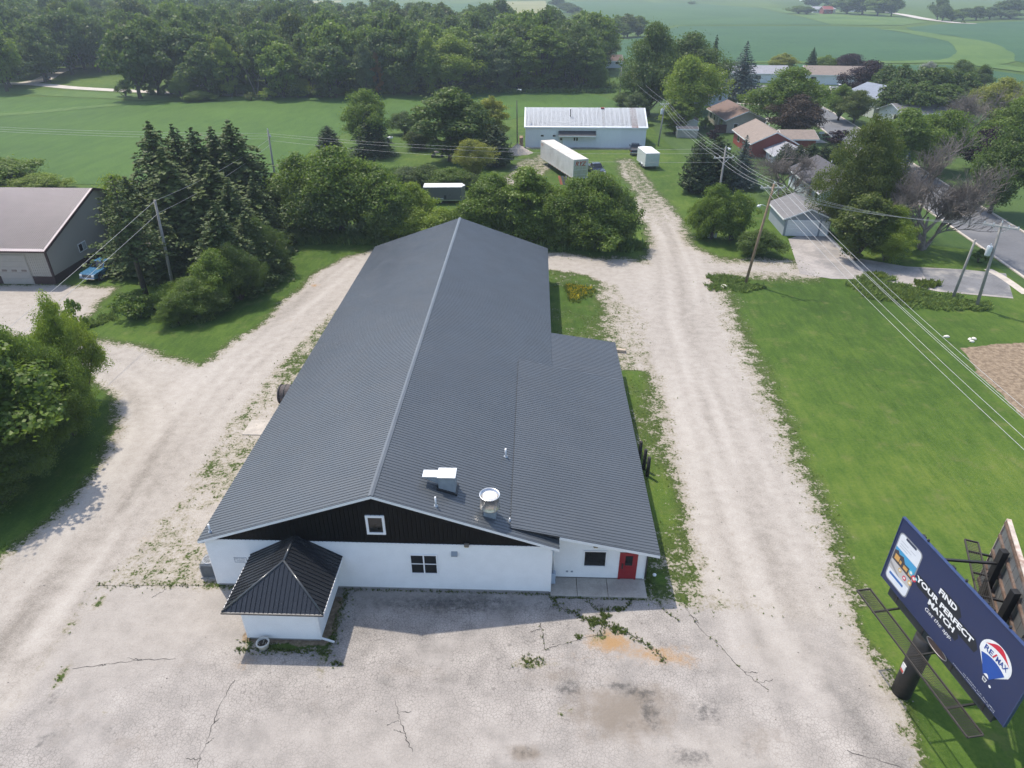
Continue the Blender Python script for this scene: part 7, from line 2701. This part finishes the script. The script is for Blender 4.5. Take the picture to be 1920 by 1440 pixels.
for z in (7.2, 4.6):
    a = FO + FU * 1.6 - FN * .3 - BC; b = SO + SU * 1.7 - SN * .3 - BC
    MB().bar((a.x, a.y, z), (b.x, b.y, z), .10 if z > 5 else .34, .10 if z > 5 else .34).build('tie_beam', STEEL, bill)
a = SO + SU * .3 - SN * .4 - BC; b = SO + SU * (SL_ - .6) - SN * .4 - BC
MB().bar((a.x, a.y, 4.15), (b.x, b.y, 4.15), .45, .45).build('head_beam', STEEL, bill)
MB().bar((0, 0, 3.6), ((a.x + b.x) / 2, (a.y + b.y) / 2, 4.0), .5, .5).build('cross_beam', STEEL, bill)
catwalk(SO + SU * (-.5), SU, -SN, 4.3, .50, 1.05, 1.9, 'rear_catwalk')

# ================================================================ WEEDS, TALL GRASS AND CRACKS
def tufts(name, pts, hts, leafm, blades=7, width=.022, spread=.6, seed=1):
    """small plants: a few bent blades each; pts (n,2), hts (n,)"""
    r = np.random.default_rng(seed)
    n = len(pts)
    pts = np.repeat(np.asarray(pts), blades, 0)
    h = np.repeat(np.asarray(hts), blades) * r.uniform(.55, 1.1, n * blades)
    a = r.uniform(0, 6.283, n * blades)
    off = r.normal(size=(n * blades, 2)) * (h * .22)[:, None]
    base = np.stack([pts[:, 0] + off[:, 0], pts[:, 1] + off[:, 1], np.full(len(a), -.01)], 1)
    d = np.stack([np.cos(a), np.sin(a), np.zeros_like(a)], 1)
    s = np.stack([-np.sin(a), np.cos(a), np.zeros_like(a)], 1)
    w = (width * (h / .3) ** .5 * r.uniform(.7, 1.4, len(a)))[:, None]
    lean = (spread * r.uniform(.3, 1.2, len(a)) * h)[:, None]
    up = np.array([[0, 0, 1.0]])
    mid = base + up * (h * .62)[:, None] + d * lean * .35
    tip = base + up * (h * .95)[:, None] + d * lean
    v = np.stack([base - s * w * .6, base + s * w * .6, mid + s * w, tip, mid - s * w], 1).reshape(-1, 3)
    k = len(a)
    me = bpy.data.meshes.new(name)
    me.vertices.add(5 * k)
    me.vertices.foreach_set('co', v.ravel())
    me.loops.add(5 * k)
    me.loops.foreach_set('vertex_index', np.arange(5 * k))
    me.polygons.add(k)
    me.polygons.foreach_set('loop_start', np.arange(0, 5 * k, 5))
    at = me.attributes.new('leaf', 'FLOAT', 'POINT')
    at.data.foreach_set('value', np.repeat(r.random(k), 5).astype(np.float32))
    me.materials.append(leafm)
    me.update(calc_edges=True)
    o = link(name, me)
    o['kind'] = 'stuff'
    return o


GRASSL = leaf_material('grass_blade', (.09, .15, .03), (.18, .25, .055), .3)
WEEDL = leaf_material('weed_leaf', (.095, .15, .026), (.20, .26, .05), .3)
TALLL = leaf_material('tall_weed', (.10, .18, .04), (.22, .30, .08), .3)
DRYL = leaf_material('dry_grass', (.20, .17, .09), (.32, .28, .16), .3)

rt = np.random.default_rng(12)


def sample_mask(n, x0, x1, y0, y1, fn):
    x = rt.uniform(x0, x1, n); y = rt.uniform(y0, y1, n)
    keep = rt.random(n) < fn(x, y)
    return np.stack([x[keep], y[keep]], 1)


def inside_bld(x, y):
    return ((x > -17.2) & (x < 1.3) & (y > 26.3) & (y < 72.1)) | ((x > 1.2) & (x < 6.5) & (y > 26.1) & (y < 51.3)) | ((x > -14.2) & (x < -10.4) & (y > 22.8) & (y < 26.5))


def cov_at(x, y):
    ix = np.clip(np.searchsorted(XS, x), 0, nx - 1); iy = np.clip(np.searchsorted(XSY, y), 0, ny - 1)
    return cov.reshape(ny, nx)[iy, ix]


def margin(x, y):
    c = cov_at(x, y)
    pn = fbm(x * .9, y * .9, 91)
    m = np.clip(1.6 * c * (1 - .75 * c) * (pn > .58 - .35 * c), 0, 1)
    return np.where(inside_bld(x, y) | (c > .86), 0, m)


def lawn(x, y):
    return np.where(inside_bld(x, y), 0, np.where(cov_at(x, y) > .9, .8, 0))


pts = sample_mask(42000, -34, 34, 19, 80, margin)
tufts('weeds', pts, rt.uniform(.03, .13, len(pts)), WEEDL, 6, .022, .9, 3)

def patch(px, py, rx, ry, n):
    c = P(px, py)
    a = rt.uniform(0, 6.283, n); q = np.sqrt(rt.random(n)) * (1 + .25 * np.sin(3 * a + 1))
    return np.stack([c.x + rx * q * np.cos(a), c.y + ry * q * np.sin(a)], 1)


# unmown grass round the brown pole and by the lane
t1 = np.concatenate([patch(1360, 525, 2.2, 1.3, 300), patch(1395, 540, 2.0, 1.1, 300), patch(1340, 540, 1.0, 1.0, 90)])
tufts('tall_grass', t1, rt.uniform(.18, .45, len(t1)), TALLL, 8, .03, .7, 6)
t2 = np.concatenate([patch(1655, 545, 3.6, 2.4, 560), patch(1720, 560, 4.0, 2.2, 560), patch(1780, 572, 3.6, 1.4, 380), patch(1640, 525, 2.0, 1.0, 200), patch(1832, 578, 1.2, .7, 150)])
tufts('tall_grass', t2, rt.uniform(.2, .55, len(t2)), TALLL, 8, .034, .7, 7)
t3 = np.concatenate([patch(1640, 520, 1.1, .8, 60), patch(1735, 535, 1.3, .9, 70), patch(1690, 550, 3, 2, 40)])
tufts('tall_weeds', t3, rt.uniform(.35, .75, len(t3)), WEEDL, 14, .04, .5, 8)
# rank growth along the belt of trees and the field edge
t4 = []
for px in range(540, 1200, 10):
    t4.append(patch(px, 448 + (px > 1000) * 14 + rt.uniform(-6, 6), 1.6, 1.2, 45))
for px in range(1000, 1180, 14):
    t4.append(patch(px, 160 + rt.uniform(-3, 5), 3.5, 2.5, 50))
for px in range(640, 1160, 20):
    t4.append(patch(px, 172 + rt.uniform(-2, 2), 4.0, 2.0, 40))
t4 = np.concatenate(t4)
tufts('tall_grass', t4, rt.uniform(.4, 1.2, len(t4)), TALLL, 7, .06, .6, 9)
t5 = np.concatenate([patch(800, 330, 7.0, 3.0, 900), patch(870, 345, 4, 2, 400)])
tufts('tall_grass', t5, rt.uniform(.5, 1.2, len(t5)), TALLL, 7, .05, .5, 10)
t6 = np.concatenate([patch(px, py, .9, .9, 60) for px, py in ((260, 560), (300, 590), (340, 605), (380, 600), (420, 575), (460, 550), (490, 520), (230, 580), (200, 600), (170, 610))])
tufts('tall_grass', t6, rt.uniform(.2, .6, len(t6)), TALLL, 7, .03, .7, 11)

# long cracks in the asphalt
CRKM = mat('crack_fill', (.055, .05, .045), .95, var=.2, coords='pos')
CR = [[(440, 1275), (425, 1300), (412, 1322), (400, 1355), (385, 1395), (374, 1424), (366, 1450)], [(135, 1253), (200, 1246), (240, 1240), (265, 1237), (330, 1235)],
      [(742, 1315), (745, 1335), (750, 1352), (760, 1375), (765, 1392), (774, 1410)], [(1012, 1168), (1015, 1180), (1018, 1195), (1021, 1218)],
      [(1023, 1218), (1055, 1207), (1085, 1198), (1120, 1192), (1135, 1187)], [(1033, 1118), (1042, 1130), (1054, 1142), (1078, 1148), (1088, 1160), (1128, 1168), (1150, 1178), (1180, 1190), (1205, 1203), (1232, 1222), (1247, 1242)],
      [(1100, 1126), (1112, 1138), (1128, 1147), (1134, 1160), (1136, 1175)], [(1282, 1133), (1296, 1155), (1312, 1178), (1350, 1212), (1370, 1235), (1395, 1260), (1420, 1280), (1442, 1294)],
      [(1236, 1128), (1242, 1142), (1256, 1152), (1274, 1168)], [(1588, 1408), (1640, 1423), (1690, 1440)], [(1184, 1124), (1178, 1136), (1165, 1142), (1128, 1143)],
      [(180, 1098), (240, 1098), (330, 1098), (400, 1097)], [(285, 1120), (300, 1112), (312, 1104)]]
rc_ = random.Random(6)
for ln in list(CR[:8]):
    for i in range(1, len(ln) - 1):
        if rc_.random() < .6:
            x0_, y0_ = ln[i]
            sx_, sy_ = rc_.choice((-1, 1)) * rc_.uniform(10, 30), rc_.uniform(-12, 14)
            CR.append([(x0_, y0_), (x0_ + sx_ * .5, y0_ + sy_ * .3), (x0_ + sx_, y0_ + sy_)])
for ln in CR:
    fine = []
    xy = XY(ln)
    for i in range(len(xy) - 1):
        for k in range(5):
            t = k / 5
            fine.append((xy[i][0] * (1 - t) + xy[i + 1][0] * t + rc_.uniform(-.05, .05), xy[i][1] * (1 - t) + xy[i + 1][1] * t + rc_.uniform(-.05, .05)))
    fine.append(xy[-1])
    o = strip('crack', fine, [rc_.uniform(.012, .045) for _ in range(9)], .004, CRKM, kind=None, n=2, wob_=.3)
    o.parent = lot
# plants growing in the cracks and along the wall foot
cp_ = []
for li, dens, wd in ((5, 10, .10), (6, 6, .07), (10, 8, .08), (7, .8, .05), (8, 3, .06), (11, 3, .1), (3, 1.5, .04), (4, 1, .05)):
    xy = XY(CR[li])
    for i in range(len(xy) - 1):
        L = math.hypot(xy[i + 1][0] - xy[i][0], xy[i + 1][1] - xy[i][1])
        for k in range(int(L * dens * 3)):
            t = rt.random()
            cp_.append((xy[i][0] * (1 - t) + xy[i + 1][0] * t + rt.normal() * wd, xy[i][1] * (1 - t) + xy[i + 1][1] * t + rt.normal() * wd))
for (px, py, r_, n) in ((1115, 1165, .45, 130), (1160, 1182, .45, 110), (1135, 1155, .3, 60), (1085, 1195, .2, 30), (1000, 1240, .6, 60), (1125, 1172, .8, 60), (1160, 1143, .3, 30), (630, 1246, .3, 25)):
    cp_ += [tuple(q) for q in patch(px, py, r_, r_ * .6, n)]
for x in np.arange(-10.2, 6.5, .05):
    yb_ = 26.33 if x < 1.25 else 26.12
    if rt.random() < (.85 if x > 1.0 else .5):
        cp_.append((x + rt.normal() * .03, yb_ - abs(rt.normal()) * .05))
for y in np.arange(22.6, 26.3, .03):
    cp_.append((-10.30 + abs(rt.normal()) * .25 + .2, y))
for x in np.arange(-14.6, -9.7, .03):
    cp_.append((x, 22.35 - abs(rt.normal()) * .18))
    if x < -13.8:
        cp_.append((x, 22.7 + rt.normal() * .3))
for y in np.arange(26.6, 51.2, .06):
    cp_.append((6.62 + abs(rt.normal()) * .15, y)); 
for y in np.arange(28.2, 72, .08):
    if rt.random() < .6:
        cp_.append((-17.35 - abs(rt.normal()) * .2, y))
cp_ = np.array(cp_)
CRACKL = leaf_material('crack_weed', (.055, .09, .018), (.13, .17, .035), .25)
tufts('crack_weeds', cp_, rt.uniform(.04, .13, len(cp_)), CRACKL, 6, .03, 1.0, 13)
# yellow flowers by the rear of the building
yp = patch(1083, 548, 1.3, 1.9, 130)
YEL = leaf_material('yellow_flower', (.40, .32, .02), (.55, .46, .04), .3)
tufts('yellow_flowers', yp, rt.uniform(.25, .5, len(yp)), YEL, 4, .03, .6, 14)
tufts('flower_leaves', patch(1085, 550, 1.6, 2.3, 260), rt.uniform(.2, .4, 260), WEEDL, 6, .03, .7, 15)
# scattered clods and stones on the gravel
st = sample_mask(2600, -34, 24, 19, 78, lambda x, y: np.where(inside_bld(x, y), 0, np.where((cov_at(x, y) < .45) & (fbm(x * .4, y * .4, 95) > .47), .55, .05)))
m = MB()
for (x, y) in st:
    s = rc_.uniform(.02, .055)
    a = rc_.uniform(0, 6.28)
    c, q = math.cos(a) * s, math.sin(a) * s
    m.add([(x + c, y + q, -.005), (x - q, y + c, -.005), (x - c * 1.3, y - q, -.005), (x + q, y - c * .8, -.005), (x, y, s * .9)], [(0, 1, 4), (1, 2, 4), (2, 3, 4), (3, 0, 4)])
o = m.build('loose_stones', mat('loose_stone', (.24, .21, .18), .9, var=.3, scale=1.0, coords='pos'))
o['kind'] = 'stuff'

# ================================================================ HAZE
hz = NT('summer_haze')
pv = hz.node('ShaderNodeVolumePrincipled')
pv.inputs['Color'].default_value = (0.74, 0.87, 1.0, 1)
pv.inputs['Density'].default_value = 0.00030
pv.inputs['Anisotropy'].default_value = 0.2
hz.l.new(pv.outputs[0], hz.out.inputs['Volume'])
hz.n.remove(hz.bsdf)
haze = MB().box(-5600, 5600, -140, 5700, -1.2, 31.5).build('haze', hz.m)
haze['kind'] = 'stuff'
